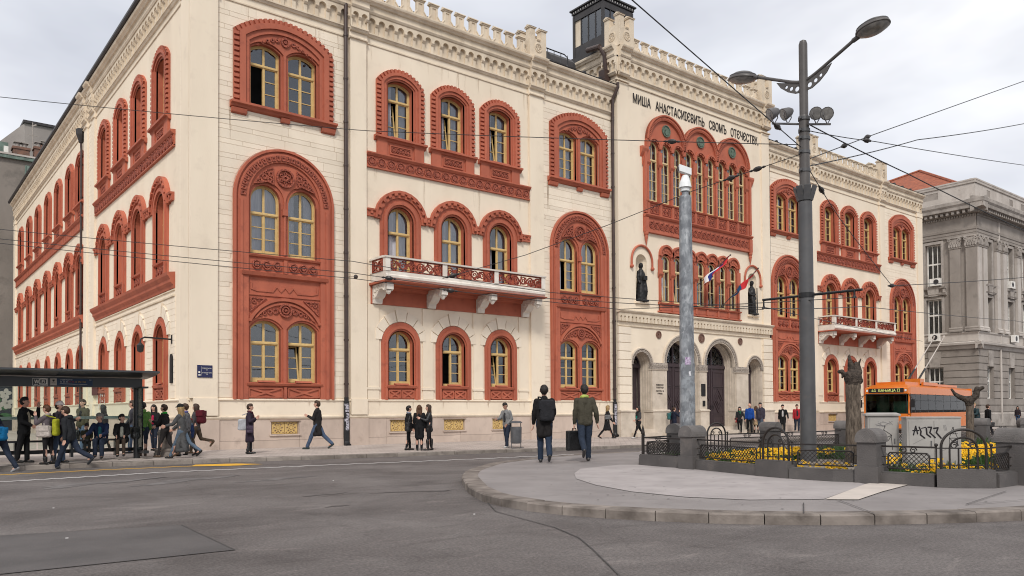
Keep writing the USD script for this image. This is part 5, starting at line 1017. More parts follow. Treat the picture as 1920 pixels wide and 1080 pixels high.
for s_ in (-1, 1):
    mb.box(-h, h, s_ * h - 0.10, s_ * h + 0.10, 0, 1.5); mb.box(s_ * h - 0.10, s_ * h + 0.10, -h, h, 0, 1.5); mb.box(-h, h, s_ * h - 0.13, s_ * h + 0.13, 4.05, 4.6); mb.box(s_ * h - 0.13, s_ * h + 0.13, -h, h, 4.05, 4.6)
    for k in (-1, 0, 1): mb.box(k * 1.25 - 0.06, k * 1.25 + 0.06, s_ * h - 0.08, s_ * h + 0.08, 1.5, 4.05); mb.box(s_ * h - 0.08, s_ * h + 0.08, k * 1.25 - 0.06, k * 1.25 + 0.06, 1.5, 4.05)
mb.box(-h - 0.1, h + 0.1, -h - 0.1, h + 0.1, 4.6, 4.72); mb.box(-h - 0.45, h + 0.45, -h - 0.45, h + 0.45, 5.05, 5.18); mb.box(-h - 0.25, h + 0.25, -h - 0.25, h + 0.25, 4.72, 5.05)
mb.add(np.array([(-h - 0.3, -h - 0.3, 5.18), (h + 0.3, -h - 0.3, 5.18), (h + 0.3, h + 0.3, 5.18), (-h - 0.3, h + 0.3, 5.18), (0, 0, 6.3)]), np.array([[0, 1, 4], [1, 2, 4], [2, 3, 4], [3, 0, 4]])); mb.build('lookout_frame', M['roof'], LK, FL)
mb = MB()
for s_ in (-1, 1):
    for k in range(12): x = -h - 0.1 + (k + 0.5) * (2 * h + 0.2) / 12; mb.box(x - 0.05, x + 0.05, s_ * (h + 0.26) - 0.02, s_ * (h + 0.26) + 0.02, 4.82, 4.97); mb.box(s_ * (h + 0.26) - 0.02, s_ * (h + 0.26) + 0.02, x - 0.05, x + 0.05, 4.82, 4.97)
mb.build('lookout_dentil', M['white'], LK, FL, kind='stuff')
mb = MB(); mb.box(-h + 0.02, -h + 0.08, 1.31, h - 0.16, 1.5, 4.05)
mb.build('lookout_panel', M['trim'], LK, FL)
for k in range(3): mb = MB(); mb.box(-h, -h + 0.01, -h + 0.1 + 1.25 * k, -h + 1.2 + 1.25 * k, 1.5, 4.05); mb.build('lookout_pane', M['glass'], LK, FL)
for k in range(4): mb = MB(); mb.box(-h + 0.1 + 1.25 * k, -h + 1.2 + 1.25 * k, -h, -h + 0.01, 1.5, 4.05); mb.build('lookout_pane', M['glass'], LK, FL)
for k in range(4): mb = MB(); mb.box(-h + 0.1 + 1.25 * k, -h + 1.2 + 1.25 * k, h - 0.01, h, 1.5, 4.05); mb.build('lookout_pane', M['glass'], LK, FL)
for k in range(4): mb = MB(); mb.box(h - 0.01, h, -h + 0.1 + 1.25 * k, -h + 1.2 + 1.25 * k, 1.5, 4.05); mb.build('lookout_pane', M['glass'], LK, FL)
# gutter pipe of the central block and little things on the roof
mb = MB(); mb.tube([(19.0, 0.35, 18.6), (19.15, 0.2, 18.2), (19.30, 0.25, 17.4)], 0.10, 10); mb.box(19.05, 19.42, 0.1, 0.5, 16.7, 17.5); mb.tube([(18.95, 0.3, 18.6), (19.0, 1.2, 18.75)], 0.13, 10); mb.build('downpipe_head', M['pipe'], UNI)
mb = MB(); mb.box(17.0, 18.6, 1.6, 2.8, 17.2, 17.9); mb.tube([(17.0, 2.2, 17.9), (18.6, 2.2, 17.9)], 0.6, 12); mb.build('roof_dormer', M['roof'], UNI)
mb = MB()
for k in range(6): mb.tube([(15.3 + 0.42 * k, 0.9, 17.1), (15.3 + 0.42 * k, 0.9, 17.95)], 0.018, 5)
mb.tube([(15.3, 0.9, 17.95), (17.2, 0.9, 17.95), (17.4, 0.9, 17.85), (17.42, 0.9, 17.2)], 0.028, 6); mb.build('roof_railing', M['black'], UNI)
mb = MB(); mb.tube([(16.0, 1.3, 17.2), (16.0, 1.3, 19.0)], 0.03, 6); mb.tube([(15.6, 1.3, 18.4), (16.3, 1.3, 18.3)], 0.012, 4); mb.tube([(15.9, 1.3, 18.6), (16.15, 1.2, 17.4)], 0.02, 4); mb.build('roof_antenna', M['black'], UNI)

# street name plate, wall lamp, plaque on the flank
mb = MB(); mb.box(0.12, 0.60, 2.36, 2.76, 0.10, 0.125); st = mb.build('street_name_plate', mat('navy_enamel', (0.012, 0.016, 0.075), rough=0.25, spec=0.5), UNI, FF)
mb = MB()
for tx, v, h_ in (('СТУДЕНТСКИ ТРГ', 2.64, 0.034), ('ТРГ', 2.59, 0.028), ('STUDENTSKI', 2.50, 0.034), ('TRG', 2.45, 0.028)):
    t = meshkit.text_mesh(tx, h_, 0.004); w_ = t.bounds[1][0]; mb.add(t.vertices * [min(1, 0.30 / w_), 1, 1] + [0.42 - min(w_, 0.30) / 2, v, 0.126], t.faces)
mb.poly(disc(0.18, 2.53, 0.035, 6), 0.126, 0.13); mb.box(0.15, 0.22, 2.42, 2.46, 0.126, 0.13); mb.box(0.255, 0.26, 2.42, 2.72, 0.126, 0.13); mb.build('street_name_text', M['white'], st, FF)
mb = MB(); mb.tube([(2.15, 3.72, 0.02), (2.15, 3.72, 0.5), (4.6, 3.86, 0.5)], 0.03, 6) if False else mb.tube([(2.2, 3.75, 0.0), (2.2, 3.78, 0.9), (2.25, 3.72, 1.0), (2.25, 3.6, 1.02)], 0.028, 6); mb.box(2.15, 2.25, 3.6, 3.9, 0, 0.04); mb.lathe([(0.03, 0.1), (0.12, 0), (0.10, -0.2), (0.02, -0.24)], n=8); mb.v[-1] = mb.v[-1][:, [0, 2, 1]] + [2.25, 3.5, 1.02]; mb.build('wall_lamp', M['black'], UNI, FS)
mb = MB(); mb.poly(arch(0.14, 2.25, 3.05, 0.2, 10, 2.2), 0.0, 0.06); mb.build('dark_plaque', M['bronze'], UNI, FS)

for u, dp in ((5.40, P1), (19.33, P2)):
    R_ = random.Random(int(u)); mb = MB()
    for k in range(9):
        v = 0.55 + 0.11 * k; r = 0.103; a = R_.uniform(-0.4, 0.4); th = np.linspace(a - 0.8, a + 0.8, 5); h_ = R_.uniform(0.07, 0.13); V = np.vstack([np.c_[u + r * np.sin(th), np.full(5, v), 0.12 + r * np.cos(th)], np.c_[u + r * np.sin(th), np.full(5, v + h_), 0.12 + r * np.cos(th)]]); i = np.arange(4); mb.add(V + [0, 0, 0.001 * k], np.vstack([np.c_[i, i + 1, i + 6], np.c_[i, i + 6, i + 5]]))
    mb.build('torn_poster', mat('torn_poster_%d' % int(u), (0.52, 0.50, 0.56), (0.08, 0.08, 0.09), 26, 4, 0.8, lo=0.42, hi=0.56), dp, FF)
mb = MB(); mb.box(13.2, 14.4, 2.05, 2.45, 0.13, 0.16); mb.build('dark_red_plate', mat('dark_red_enamel', (0.10, 0.018, 0.018), rough=0.4), UNI, FS)
mb = MB(); R_ = random.Random(3)
for r_ in range(4):
    for k in range(4):
        x, v = 11.9 + 0.42 * k, 1.95 - 0.27 * r_; mb.poly(unary_union([LineString([(x + R_.uniform(0, 0.25), v + R_.uniform(0, 0.2)) for _ in range(4)]).buffer(0.022) for _ in range(1)]), 0.10, 0.105)
mb.build('white_scribble', M['white'], UNI, FS)

M['streak'] = usdkit.material(stage, '/World/Looks/rain_streak', {'geo': ('geometry', {}), 'mp': ('mapping', {'scale': (9, 9, 0.5)}), 'n': ('noise_texture', {'scale': 1.0, 'detail': 5.0, 'roughness': 0.7}), 'r': ('rgb_ramp', {'ramp': [(0.45, (0, 0, 0)), (0.75, (0.55, 0.55, 0.55))]}), 't': ('transparent_bsdf', {'color': (1, 1, 1)}), 'd': ('diffuse_bsdf', {'color': (0.30, 0.215, 0.14)}), 'm': ('mix_closure', {})},
    [('geo.position', 'mp.vector'), ('mp.vector', 'n.vector'), ('n.fac', 'r.fac'), ('r.color', 'm.fac'), ('t.BSDF', 'm.closure1'), ('d.BSDF', 'm.closure2')], surface='m.closure')
mb = MB(); R_ = random.Random(31)
def streak(mb, u, v, h, w, z=0.02): mb.poly(Polygon([(u - w, v), (u + w, v), (u + w * 0.5, v - h * 0.6), (u + w * 0.15, v - h), (u - w * 0.2, v - h * 0.8)]), z - 0.0005, z)
for c, hw_ in [(x, 1.05) for x in SB] + [(x, 1.85) for x in DB[:2]]:
    for s_ in (-1, 1):
        for k in range(2): streak(mb, c + s_ * (hw_ + R_.uniform(0.0, 0.07)), 11.44 if hw_ > 1.5 else 10.36, R_.uniform(0.5, 1.5), R_.uniform(0.03, 0.07))
for k in range(46): streak(mb, R_.uniform(0.9, 19.2), 15.0, R_.uniform(0.3, 1.1), R_.uniform(0.02, 0.06))
for k in range(40): streak(mb, R_.uniform(0.9, 19.2), 1.58, R_.uniform(0.15, 0.45), R_.uniform(0.02, 0.06), 0.056)
for u in (0.03, 6.30, 14.18, 15.03, 5.57): streak(mb, u, 15.0, R_.uniform(4, 9), 0.06, 0.02)
mb.build('rain_streaks', M['streak'], UNI, FF, kind='stuff')
# ------------------------------------------------------------------ garden on the island: low walls, piers, fences, planting
M['concrete'] = mat('dark_grey_painted_concrete', (0.105, 0.096, 0.093), (0.080, 0.073, 0.071), 2.2, 6, 0.75, 0.35, 50, c3=(0.20, 0.17, 0.15), s3=2.6, f3=0.35)
M['concrete_light'] = mat('mid_grey_concrete_cap', (0.15, 0.138, 0.133), (0.105, 0.097, 0.093), 4, 6, 0.85, 0.6, 60, c3=(0.25, 0.22, 0.2), s3=6, f3=0.4)
M['iron'] = mat('black_painted_iron', (0.014, 0.012, 0.012), (0.022, 0.016, 0.013), 6, 4, 0.5, spec=0.4)
GZ = 0.0
def bar3(a, za, b, zb, w, h=None): return (a[0], a[1], za), (b[0], b[1], zb), w, h
def wall_seg(name_label, pts, h, th=0.22, z0=-0.25, step=None):
    """Low wall with a chamfered top along a plan line."""
    mb = MB(); P = [np.array(p_, float) for p_ in pts]
    ln = LineString(pts); up = ln.buffer(th / 2, cap_style=2, join_style=2)
    mb.add(*(lambda v, f: (v, f))(*extrude_arrays(up, z0, h - 0.02, False))); mb.add(*extrude_arrays(ln.buffer(th / 2 - 0.02, cap_style=2, join_style=2), h - 0.02, h, False))
    return tag(mb.build('garden_wall', M['concrete']), name_label, 'low wall', None)
W0, P1b, P2b, P3b, P4b = (5.28, -14.55), (6.84, -14.15), (10.22, -14.5), (13.63, -14.66), (22.2, -15.0)
PA, PB, PC = (5.12, -16.05), (4.75, -20.0), (6.15, -21.62)
GA0, GA1, GB0, GB1 = (4.60, -18.0), (4.48, -18.72), (4.88, -21.10), (5.28, -21.60)
CRN = (4.80, -21.00)
wall_seg('cracked dark grey low wall at the rounded left tip of the flower garden', [W0, (5.16, -15.2), PA], 0.24)
wall_seg('dark grey low wall in front of the first pansies, left of the arched railing', [PA, GA0], 0.20)
wall_seg('raised dark grey wall block under the arched railing beside the lamp post', [GA0, GA1], 0.30, 0.26)
wall_seg('chipped dark grey low wall in front of the lamp post and the pollarded trunk', [GA1, (4.50, -19.5), PB], 0.20)
wall_seg('dark grey low wall in front of the two graffitied cabinets', [PB, CRN], 0.19)
wall_seg('stepped dark grey wall block under the right-hand arched railing', [CRN, (4.92, -21.25), GB1], 0.27, 0.28)
wall_seg('broken dark grey low wall between the right arched railing and the corner pier', [GB1, PC], 0.22)
wall_seg('dark grey low wall running out of the picture at the lower right corner', [PC, (8.5, -21.3), (24, -21.6)], 0.20)
wall_seg('dark grey low wall along the far side of the garden behind the flowers', [W0, P1b, P2b, P3b, P4b, (24, -16)], 0.16)
def pier(p_, ang, label, h=0.88, w=0.31, dep=0.42):
    t = thing('garden_pier', label, 'pier', None, loc=(p_[0], p_[1], z_isl(*p_)), rz=ang)
    mb = MB(); mb.box(-dep / 2 - 0.03, dep / 2 + 0.03, -w / 2 - 0.03, w / 2 + 0.03, -0.25, 0.27); mb.build('pier_base', M['concrete'], t)
    mb = MB(); mb.box(-dep / 2, dep / 2, -w / 2, w / 2, 0.27, 0.66); mb.build('pier_shaft', M['concrete'], t)
    r = w / 2 + 0.02; mb = MB(); pr = [(-r, 0.66), (r, 0.66), (r, 0.70)] + [(r * math.cos(a), 0.715 + r * math.sin(a)) for a in np.linspace(0, PI, 14)] + [(-r, 0.70)]
    v, f = extrude_arrays(Polygon(pr), -dep / 2 - 0.03, dep / 2 + 0.03, True); mb.add(np.c_[v[:, 2], v[:, 0], v[:, 1]], f)
    mb.build('barrel_cap', M['concrete_light'], t)
    return t
pier(PA, 0.0, 'dark grey barrel-topped garden pier just right of the galvanised camera pole')
pier(PB, 0.12, 'dark grey barrel-topped garden pier left of the graffitied cabinets')
pier(PC, 1.45, 'dark grey barrel-topped garden pier at the right edge, beside the arched railing')
pier(P1b, 0.5, 'garden pier half hidden behind the galvanised camera pole')
pier(P2b, 1.55, 'far garden pier seen just left of the tall lamp post'); pier(P3b, 1.55, 'far garden pier seen just left of the pollarded tree trunk')
pier(P4b, 1.55, 'far garden pier behind the thin forked tree stump'); pier((23.4, -15.9), 0.6, 'far garden pier at the right edge of the picture')
def spiral(mb, c, r, ex, ez, turns=1.4, s=1, rad=0.009, n=20):
    th = np.linspace(0, turns * 2 * PI, n); rr = r * (1 - th / (turns * 2 * PI) * 0.75)
    mb.tube([(c[0] + ex[0] * s * q * math.cos(t), c[1] + ex[1] * s * q * math.cos(t), c[2] + q * math.sin(t)) for t, q in zip(th, rr)], rad, 5)
def fence(a, b, label, zt=0.60, z0=0.25, z1=0.50, scroll=True, step=0.075, single=True):
    a = np.array(a, float); b = np.array(b, float); d = b - a; L = np.linalg.norm(d); d /= L; zf = float(z_isl(*a))
    t = thing('garden_fence', label, 'fence'); p3 = lambda s_, z: (a[0] + d[0] * s_, a[1] + d[1] * s_, z + zf)
    mb = MB(); mb.bar(p3(0, zt), p3(L, zt), 0.034, 0.028); mb.build('top_rail', M['iron'], t)
    s0, s1 = 0.10, L - 0.10; mb = MB(); mb.tube([p3(s0, z0), p3(s1, z0), p3(s1, z1 - 0.03), p3(s1 - 0.03, z1), p3(s0 + 0.03, z1), p3(s0, z1 - 0.03), p3(s0, z0)], 0.014, 6)
    for z in (z0 + 0.05, z1 - 0.07): mb.bar(p3(0, z), p3(s0, z), 0.014); mb.bar(p3(s1, z), p3(L, z), 0.014)
    mb.build('panel_frame', M['iron'], t)
    mb = MB(); H = z1 - z0
    for sg in (1, -1):
        for q in np.arange(s0 - H, s1 + H, step):
            A = [q, z0 if sg > 0 else z1]; B = [q + H, z1 if sg > 0 else z0]
            if B[0] <= s0 or A[0] >= s1: continue
            if A[0] < s0: A = [s0, A[1] + sg * (s0 - A[0])]
            if B[0] > s1: B = [s1, B[1] - sg * (B[0] - s1)]
            mb.bar(p3(*A), p3(*B), 0.0095)
    mb.build('wire_lattice', M['iron'], t)
    if scroll:
        m_ = L / 2; mb = MB(); ex = (d[0], d[1]); spiral(mb, p3(m_ - 0.075, zt - 0.055), 0.055, ex, 1, s=-1); spiral(mb, p3(m_ + 0.075, zt - 0.055), 0.055, ex, 1, s=1); mb.bar(p3(m_ - 0.02, zt - 0.10), p3(m_ - 0.02, z1), 0.014); mb.bar(p3(m_ + 0.02, zt - 0.10), p3(m_ + 0.02, z1), 0.014); mb.build('scroll', M['iron'], t)
    return t
def gate(a, b, label, z0=0.30, zr=0.60, za=0.88):
    a = np.array(a, float); b = np.array(b, float); d = b - a; L = np.linalg.norm(d); d /= L; zf = float(z_isl(*a))
    t = thing('arched_railing', label, 'railing'); p3 = lambda s_, z: (a[0] + d[0] * s_, a[1] + d[1] * s_, z + zf); m_ = L / 2; hw = L / 2 - 0.07
    mb = MB(); mb.tube([p3(m_ - hw, z0)] + [p3(m_ - hw * math.cos(x), zr + (za - zr) * math.sin(x)) for x in np.linspace(0, PI, 20)] + [p3(m_ + hw, z0)], 0.021, 7); mb.build('outer_arch', M['iron'], t)
    h2 = hw * 0.62; mb = MB(); mb.tube([p3(m_ - h2, z0)] + [p3(m_ - h2 * math.cos(x), zr - 0.02 + (za - zr) * 0.62 * math.sin(x)) for x in np.linspace(0, PI, 16)] + [p3(m_ + h2, z0)], 0.016, 6); mb.build('inner_arch', M['iron'], t)
    for s_ in (-1, 1):
        mb = MB(); mb.tube([p3(m_ + s_ * h2 * 0.36, z0), p3(m_ + s_ * h2 * 0.36, zr)], 0.013, 6); spiral(mb, p3(m_ + s_ * h2 * 0.66, zr + 0.03), h2 * 0.30, (d[0], d[1]), 1, s=-s_); mb.build('scroll_bar', M['iron'], t)
        mb = MB(); mb.tube([p3(m_ + s_ * L / 2, z0 - 0.05), p3(m_ + s_ * L / 2, zr + 0.02)], 0.014, 6); mb.sphere(p3(m_ + s_ * L / 2, zr + 0.04), 0.028); mb.build('side_post', M['iron'], t)
    mb = MB(); mb.bar(p3(0, zr - 0.01), p3(L, zr - 0.01), 0.018); mb.bar(p3(0, z0 + 0.06), p3(L, z0 + 0.06), 0.018); mb.build('cross_rail', M['iron'], t)
lerp = lambda a, b, k: (a[0] + (b[0] - a[0]) * k, a[1] + (b[1] - a[1]) * k)
fence(lerp(W0, PA, 0.04), lerp(W0, PA, 0.9), 'black lattice fence at the left tip of the garden, in front of the galvanised pole', scroll=False)
fence(lerp(PA, GA0, 0.08), GA0, 'black lattice fence between the front left pier and the arched railing', scroll=False)
gate(GA0, GA1, 'black arched railing left of the tall lamp post, pansies behind it')
fence(GA1, lerp(GA1, PB, 0.86), 'black wire fence with double scroll in front of the lamp post and pollarded trunk')
fence(lerp(PB, CRN, 0.17), CRN, 'black lattice fence with scroll in front of the graffitied cabinets')
gate(CRN, GB1, 'black arched railing at the right, in front of the densest yellow pansies', z0=0.27)
fence(GB1, lerp(GB1, PC, 0.83), 'short black lattice fence between right arched railing and right-hand pier', scroll=False)
fence(lerp(PC, (8.5, -21.3), 0.1), (8.4, -21.3), 'black lattice fence leaving the picture at the lower right')
g0, g1 = (7.85, -14.25), (8.6, -14.35)
fence(lerp(W0, P1b, 0.05), lerp(W0, P1b, 0.86), 'far black lattice fence at the left tip of the garden', scroll=True)
gate(g0, g1, 'far arched railing in front of the portal steps', z0=0.18)
fence(lerp(P1b, g0, 0.2), g0, 'short far lattice fence left of the far arched railing', scroll=False, z0=0.18)
fence(g1, lerp(g1, P2b, 0.9), 'far lattice fence between the far arched railing and the next pier', z0=0.18)
fence(lerp(P2b, P3b, 0.06), lerp(P2b, P3b, 0.44), 'far lattice fence right behind the lamp post', z0=0.18)
fence(lerp(P2b, P3b, 0.48), lerp(P2b, P3b, 0.94), 'far lattice fence between lamp post and pollarded trunk', z0=0.18)
fence(lerp(P3b, P4b, 0.03), lerp(P3b, P4b, 0.3), 'far lattice fence behind the pollarded trunk', z0=0.18, step=0.09); fence(lerp(P3b, P4b, 0.32), lerp(P3b, P4b, 0.6), 'far lattice fence hidden mostly by the cabinets', z0=0.18, step=0.09); fence(lerp(P3b, P4b, 0.62), lerp(P3b, P4b, 0.95), 'far lattice fence left of the forked stump', z0=0.18, step=0.09)
fence(lerp(P4b, (23.4, -15.9), 0.1), (23.3, -15.8), 'far lattice fence at the right edge, where people pass behind', z0=0.18, step=0.09)
t = thing('spear_post', 'black iron post with spear tip at the left end of the garden fence', 'post', loc=(W0[0], W0[1], 0))
mb = MB(); mb.box(-0.025, 0.025, -0.025, 0.025, 0.1, 0.66); mb.build('shaft', M['iron'], t); mb = MB(); mb.lathe([(0.03, 0.66), (0.045, 0.70), (0.03, 0.78), (0.0, 0.90)], n=8); mb.build('spear_tip', M['iron'], t)

# planting: soil, leaves, pansies, pebbles
GARD = Polygon([W0, PA, GA0, GA1, (4.50, -19.5), PB, CRN, GB1, PC, (8.5, -21.3), (23.5, -21.6), (23.4, -16), P4b, P3b, P2b, P1b]).buffer(-0.12)
M['soil'] = mat('dark_garden_soil', (0.055, 0.042, 0.030), (0.03, 0.024, 0.018), 8, 5, 0.95, 0.8, 40)
mb = MB(); mb.add(*drape(GARD, lambda x, y: z_isl(x, y) + 0.06, 0.0, 2.0)); mb.build('garden_soil', M['soil'], kind='structure')
def leafmat(name, c1, c2):
    return usdkit.material(stage, '/World/Looks/' + name, {'oi': ('geometry', {}), 'r': ('rgb_ramp', {'ramp': [(0.0, c2), (1.0, c1)]}), 'd': ('principled_bsdf', {'roughness': 0.55, 'specular_ior_level': 0.3}), 't': ('translucent_bsdf', {}), 'm': ('mix_closure', {'fac': 0.25})},
        [('oi.random_per_island', 'r.fac'), ('r.color', 'd.base_color'), ('r.color', 't.color'), ('d.BSDF', 'm.closure1'), ('t.BSDF', 'm.closure2')], surface='m.closure')
M['leaf'] = leafmat('garden_leaf', (0.11, 0.17, 0.035), (0.035, 0.075, 0.018)); M['pansy'] = leafmat('yellow_pansy_petal', (0.92, 0.70, 0.02), (0.86, 0.50, 0.01)); M['pansy_eye'] = mat('pansy_eye', (0.05, 0.015, 0.01))
rs = np.random.RandomState(5)
from shapely import contains_xy
def scatter(n, keep):
    x0, y0, x1, y1 = GARD.bounds; P = np.c_[rs.uniform(x0, min(x1, 24), n), rs.uniform(y0, y1, n)]; P = P[contains_xy(GARD, P[:, 0], P[:, 1])]; return P[keep(P)]
front = LineString([PA, GA0, GA1, (4.50, -19.5), PB, CRN, GB1, PC, (8.5, -21.3), (24, -21.6)])
from shapely import distance as sdist, points as spts
fd = lambda P: sdist(spts(P), front)
cab_zone = Polygon([(6.7, -18.6), (8.2, -18.8), (8.2, -20.4), (7.2, -20.5), (6.6, -19.4)])
peb_zone = Polygon([(5.2, -18.1), (5.1, -19.5), (6.3, -19.4), (8.6, -18.2), (8.9, -16.9), (7.4, -16.6), (6.0, -17.6)])
nz = lambda P, s, sd: meshkit.noise(np.c_[P * s, np.zeros(len(P))], sd)
def kz(P): return ~contains_xy(cab_zone, P[:, 0], P[:, 1])
pan = scatter(34000, lambda P: kz(P) & (P[:, 1] < -16.0) & (((fd(P) < 0.45) & (nz(P, 1.5, 3) > 0.36) & (nz(P, 4.0, 18) > 0.34)) | ((fd(P) > 1.3) & ((P[:, 0] < 15) | (P[:, 1] < -18)) & (nz(P, 0.9, 5) > 0.40) & (nz(P, 3.1, 8) > 0.36))) & ~(contains_xy(peb_zone, P[:, 0], P[:, 1]) & (fd(P) > 0.4)) & (rs.rand(len(P)) < np.clip(2.2 - 0.11 * P[:, 0], 0.35, 1)))
def disc_fan(C, R, N, k=7, jag=0.0):
    """Small discs with k corners at C, radius R, normal N."""
    n = len(C); a = np.cross(N, [0.3, 0.7, 0.2]); a /= np.linalg.norm(a, axis=1, keepdims=True); b = np.cross(N, a)
    th = np.arange(k) * 2 * PI / k; rr = R[:, None] * (1 + jag * np.cos(th * 2.5)[None]); ringv = C[:, None] + rr[:, :, None] * (np.cos(th)[None, :, None] * a[:, None] + np.sin(th)[None, :, None] * b[:, None])
    V = np.concatenate([(C - N * R[:, None] * 0.25)[:, None], ringv], 1).reshape(-1, 3); i = np.arange(k); F = np.c_[np.zeros(k, int), 1 + i, 1 + (i + 1) % k]; return V, (F[None] + (np.arange(n) * (k + 1))[:, None, None]).reshape(-1, 3)
def rndn(n, tilt, bias=(0, 0, 1)):
    N = np.asarray(bias) + rs.normal(0, tilt, (n, 3)); N[:, 2] = np.abs(N[:, 2]); return N / np.linalg.norm(N, axis=1, keepdims=True)
zz = 0.06 + 0.08 + rs.uniform(0, 0.13, len(pan)) + 0.10 * nz(pan, 2.2, 21); C = np.c_[pan, zz + z_isl(pan[:, 0], pan[:, 1])]; N = rndn(len(C), 0.35, (-0.45, -0.55, 0.7)); R = rs.uniform(0.022, 0.036, len(C))
V, F = disc_fan(C, R, N, 7, 0.18); tag(MB().add(V, F).build('pansies', M['pansy']), 'yellow pansies flowering thickly in the fenced garden bed', 'flowers', kind='stuff')
e = rs.rand(len(C)) < 0.8; V, F = disc_fan(C[e] + N[e] * 0.004, R[e] * 0.36, N[e], 4); tag(MB().add(V, F).build('pansy_eyes', M['pansy_eye']), 'dark eyes of the yellow pansies', 'flowers', kind='stuff')
lv = np.vstack([pan + rs.normal(0, 0.04, pan.shape), pan + rs.normal(0, 0.06, pan.shape)]); n = len(lv)
C = np.c_[lv, 0.06 + rs.uniform(0.02, 0.13, n) + z_isl(lv[:, 0], lv[:, 1])]; V, F = disc_fan(C, rs.uniform(0.02, 0.04, n), rndn(n, 0.6), 4)
mb = MB().add(V, F)
bl = scatter(30000, lambda P: kz(P) & (nz(P, 0.8, 9) > 0.3) & (rs.rand(len(P)) < np.clip(1.8 - 0.09 * P[:, 0], 0.3, 1)) & ~(contains_xy(peb_zone, P[:, 0], P[:, 1])) & (((P[:, 1] > -16.3) & (nz(P, 1.3, 2) > 0.42)) | (fd(P) > 1.0)))
n = len(bl); h = rs.uniform(0.10, 0.26, n); d = rs.normal(0, 0.05, (n, 2)); w = rs.uniform(0.006, 0.012, n); a = rs.uniform(0, PI, n); B = np.c_[bl, np.full(n, 0.05) + z_isl(bl[:, 0], bl[:, 1])]; sd = np.c_[np.cos(a) * w, np.sin(a) * w, np.zeros(n)]
V = np.stack([B - sd, B + sd, B + np.c_[d * 0.5, h * 0.6] + sd, B + np.c_[d * 0.5, h * 0.6] - sd, B + np.c_[d * 1.2, h]], 1).reshape(-1, 3); F = (np.array([[0, 1, 2], [0, 2, 3], [3, 2, 4]])[None] + (np.arange(n) * 5)[:, None, None]).reshape(-1, 3)
mb.add(V, F); tag(mb.build('flower_foliage', M['leaf']), 'green leaves and tulip blades between the pansies', 'foliage', kind='stuff')
M['pebble'] = leafmat('pale_pebble', (0.50, 0.44, 0.38), (0.30, 0.26, 0.22))
x0, y0, x1, y1 = peb_zone.bounds; P = np.c_[rs.uniform(x0, x1, 6000), rs.uniform(y0, y1, 6000)]; P = P[contains_xy(peb_zone, P[:, 0], P[:, 1])]; n = len(P)
C = np.c_[P, 0.075 + z_isl(P[:, 0], P[:, 1])]; tet = np.array([(1, 0, -0.3), (-0.5, 0.87, -0.3), (-0.5, -0.87, -0.3), (0, 0, 0.7)]); r = rs.uniform(0.015, 0.035, n)
V = (C[:, None] + r[:, None, None] * tet[None] * rs.uniform(0.7, 1.2, (n, 1, 3))).reshape(-1, 3); F = (np.array([[0, 1, 3], [1, 2, 3], [2, 0, 3]])[None] + (np.arange(n) * 4)[:, None, None]).reshape(-1, 3)
tag(MB().add(V, F).build('pebbles', M['pebble']), 'pale pebbles spread round the lamp post and the pollarded trunk', 'pebbles', kind='stuff')

# ------------------------------------------------------------------ galvanised camera pole
M['galv'] = usdkit.material(stage, '/World/Looks/spangled_galvanised_steel', {'geo': ('geometry', {}), 'mp': ('mapping', {'scale': (1, 1, 0.45)}), 'v': ('voronoi_texture', {'scale': 26.0, 'randomness': 1.0}), 'r': ('rgb_ramp', {'ramp': [(0.2, (0.22, 0.235, 0.25)), (0.6, (0.29, 0.305, 0.32)), (0.9, (0.37, 0.385, 0.40))]}), 'n': ('noise_texture', {'scale': 5.0, 'detail': 5.0}), 'rn': ('rgb_ramp', {'ramp': [(0.38, (0.62, 0.62, 0.64)), (0.6, (1.05, 1.05, 1.05))]}), 'm': ('mix', {'mix_type': 'multiply', 'fac': 1.0}), 'p': ('principled_bsdf', {'metallic': 0.35, 'roughness': 0.5})},
    [('geo.position', 'mp.vector'), ('mp.vector', 'v.vector'), ('v.color', 'r.fac'), ('geo.position', 'n.vector'), ('n.fac', 'rn.fac'), ('r.color', 'm.color1'), ('rn.color', 'm.color2'), ('m.color', 'p.base_color')], surface='p.BSDF')
def sticker(mb, r, a, z, wa, h, R_):  # curved paper on a pole
    th = np.linspace(a - wa, a + wa, 5); V = np.vstack([np.c_[(r + 0.004) * np.cos(th), (r + 0.004) * np.sin(th), np.full(5, z)], np.c_[(r + 0.004) * np.cos(th + R_), (r + 0.004) * np.sin(th + R_), np.full(5, z + h)]]); i = np.arange(4)
    mb.add(V, np.vstack([np.c_[i, i + 1, i + 6], np.c_[i, i + 6, i + 5]]))
t = thing('camera_pole', 'tall galvanised steel pole with a white surveillance camera on top', 'pole', loc=(5.62, -15.52, 0.0))
mb = MB(); mb.tube([(0, 0, -0.1), (0, 0, 2.9), (0, 0, 5.78)], [0.172, 0.152, 0.131], 24, r2=None); mb.build('shaft', M['galv'], t, smooth=40)
mb = MB(); mb.tube([(0, 0, 5.78), (0, 0, 5.82), (0, 0, 5.83), (0, 0, 5.92)], [0.131, 0.125, 0.075, 0.07], 20); mb.build('top_plate', M['galv'], t, smooth=40)
M['camwhite'] = mat('white_camera_plastic', (0.72, 0.74, 0.74), (0.62, 0.64, 0.65), 3, 3, 0.35)
cm = MB(); cm.tube([(0, 0, 5.92), (0, 0, 6.0)], [0.10, 0.10], 16); cm.tube([(0, 0, 6.0), (0.0, 0, 6.10), (0.02, 0.0, 6.26)], [0.14, 0.12, 0.07], 14)
T = rotz(-0.65); cm.box(-0.20, 0.20, -0.075, 0.075, 6.27, 6.42, T @ frame((0, 0, 0), (0.97, 0, -0.22), (0, 1, 0), (0.22, 0, 0.97))) if False else None
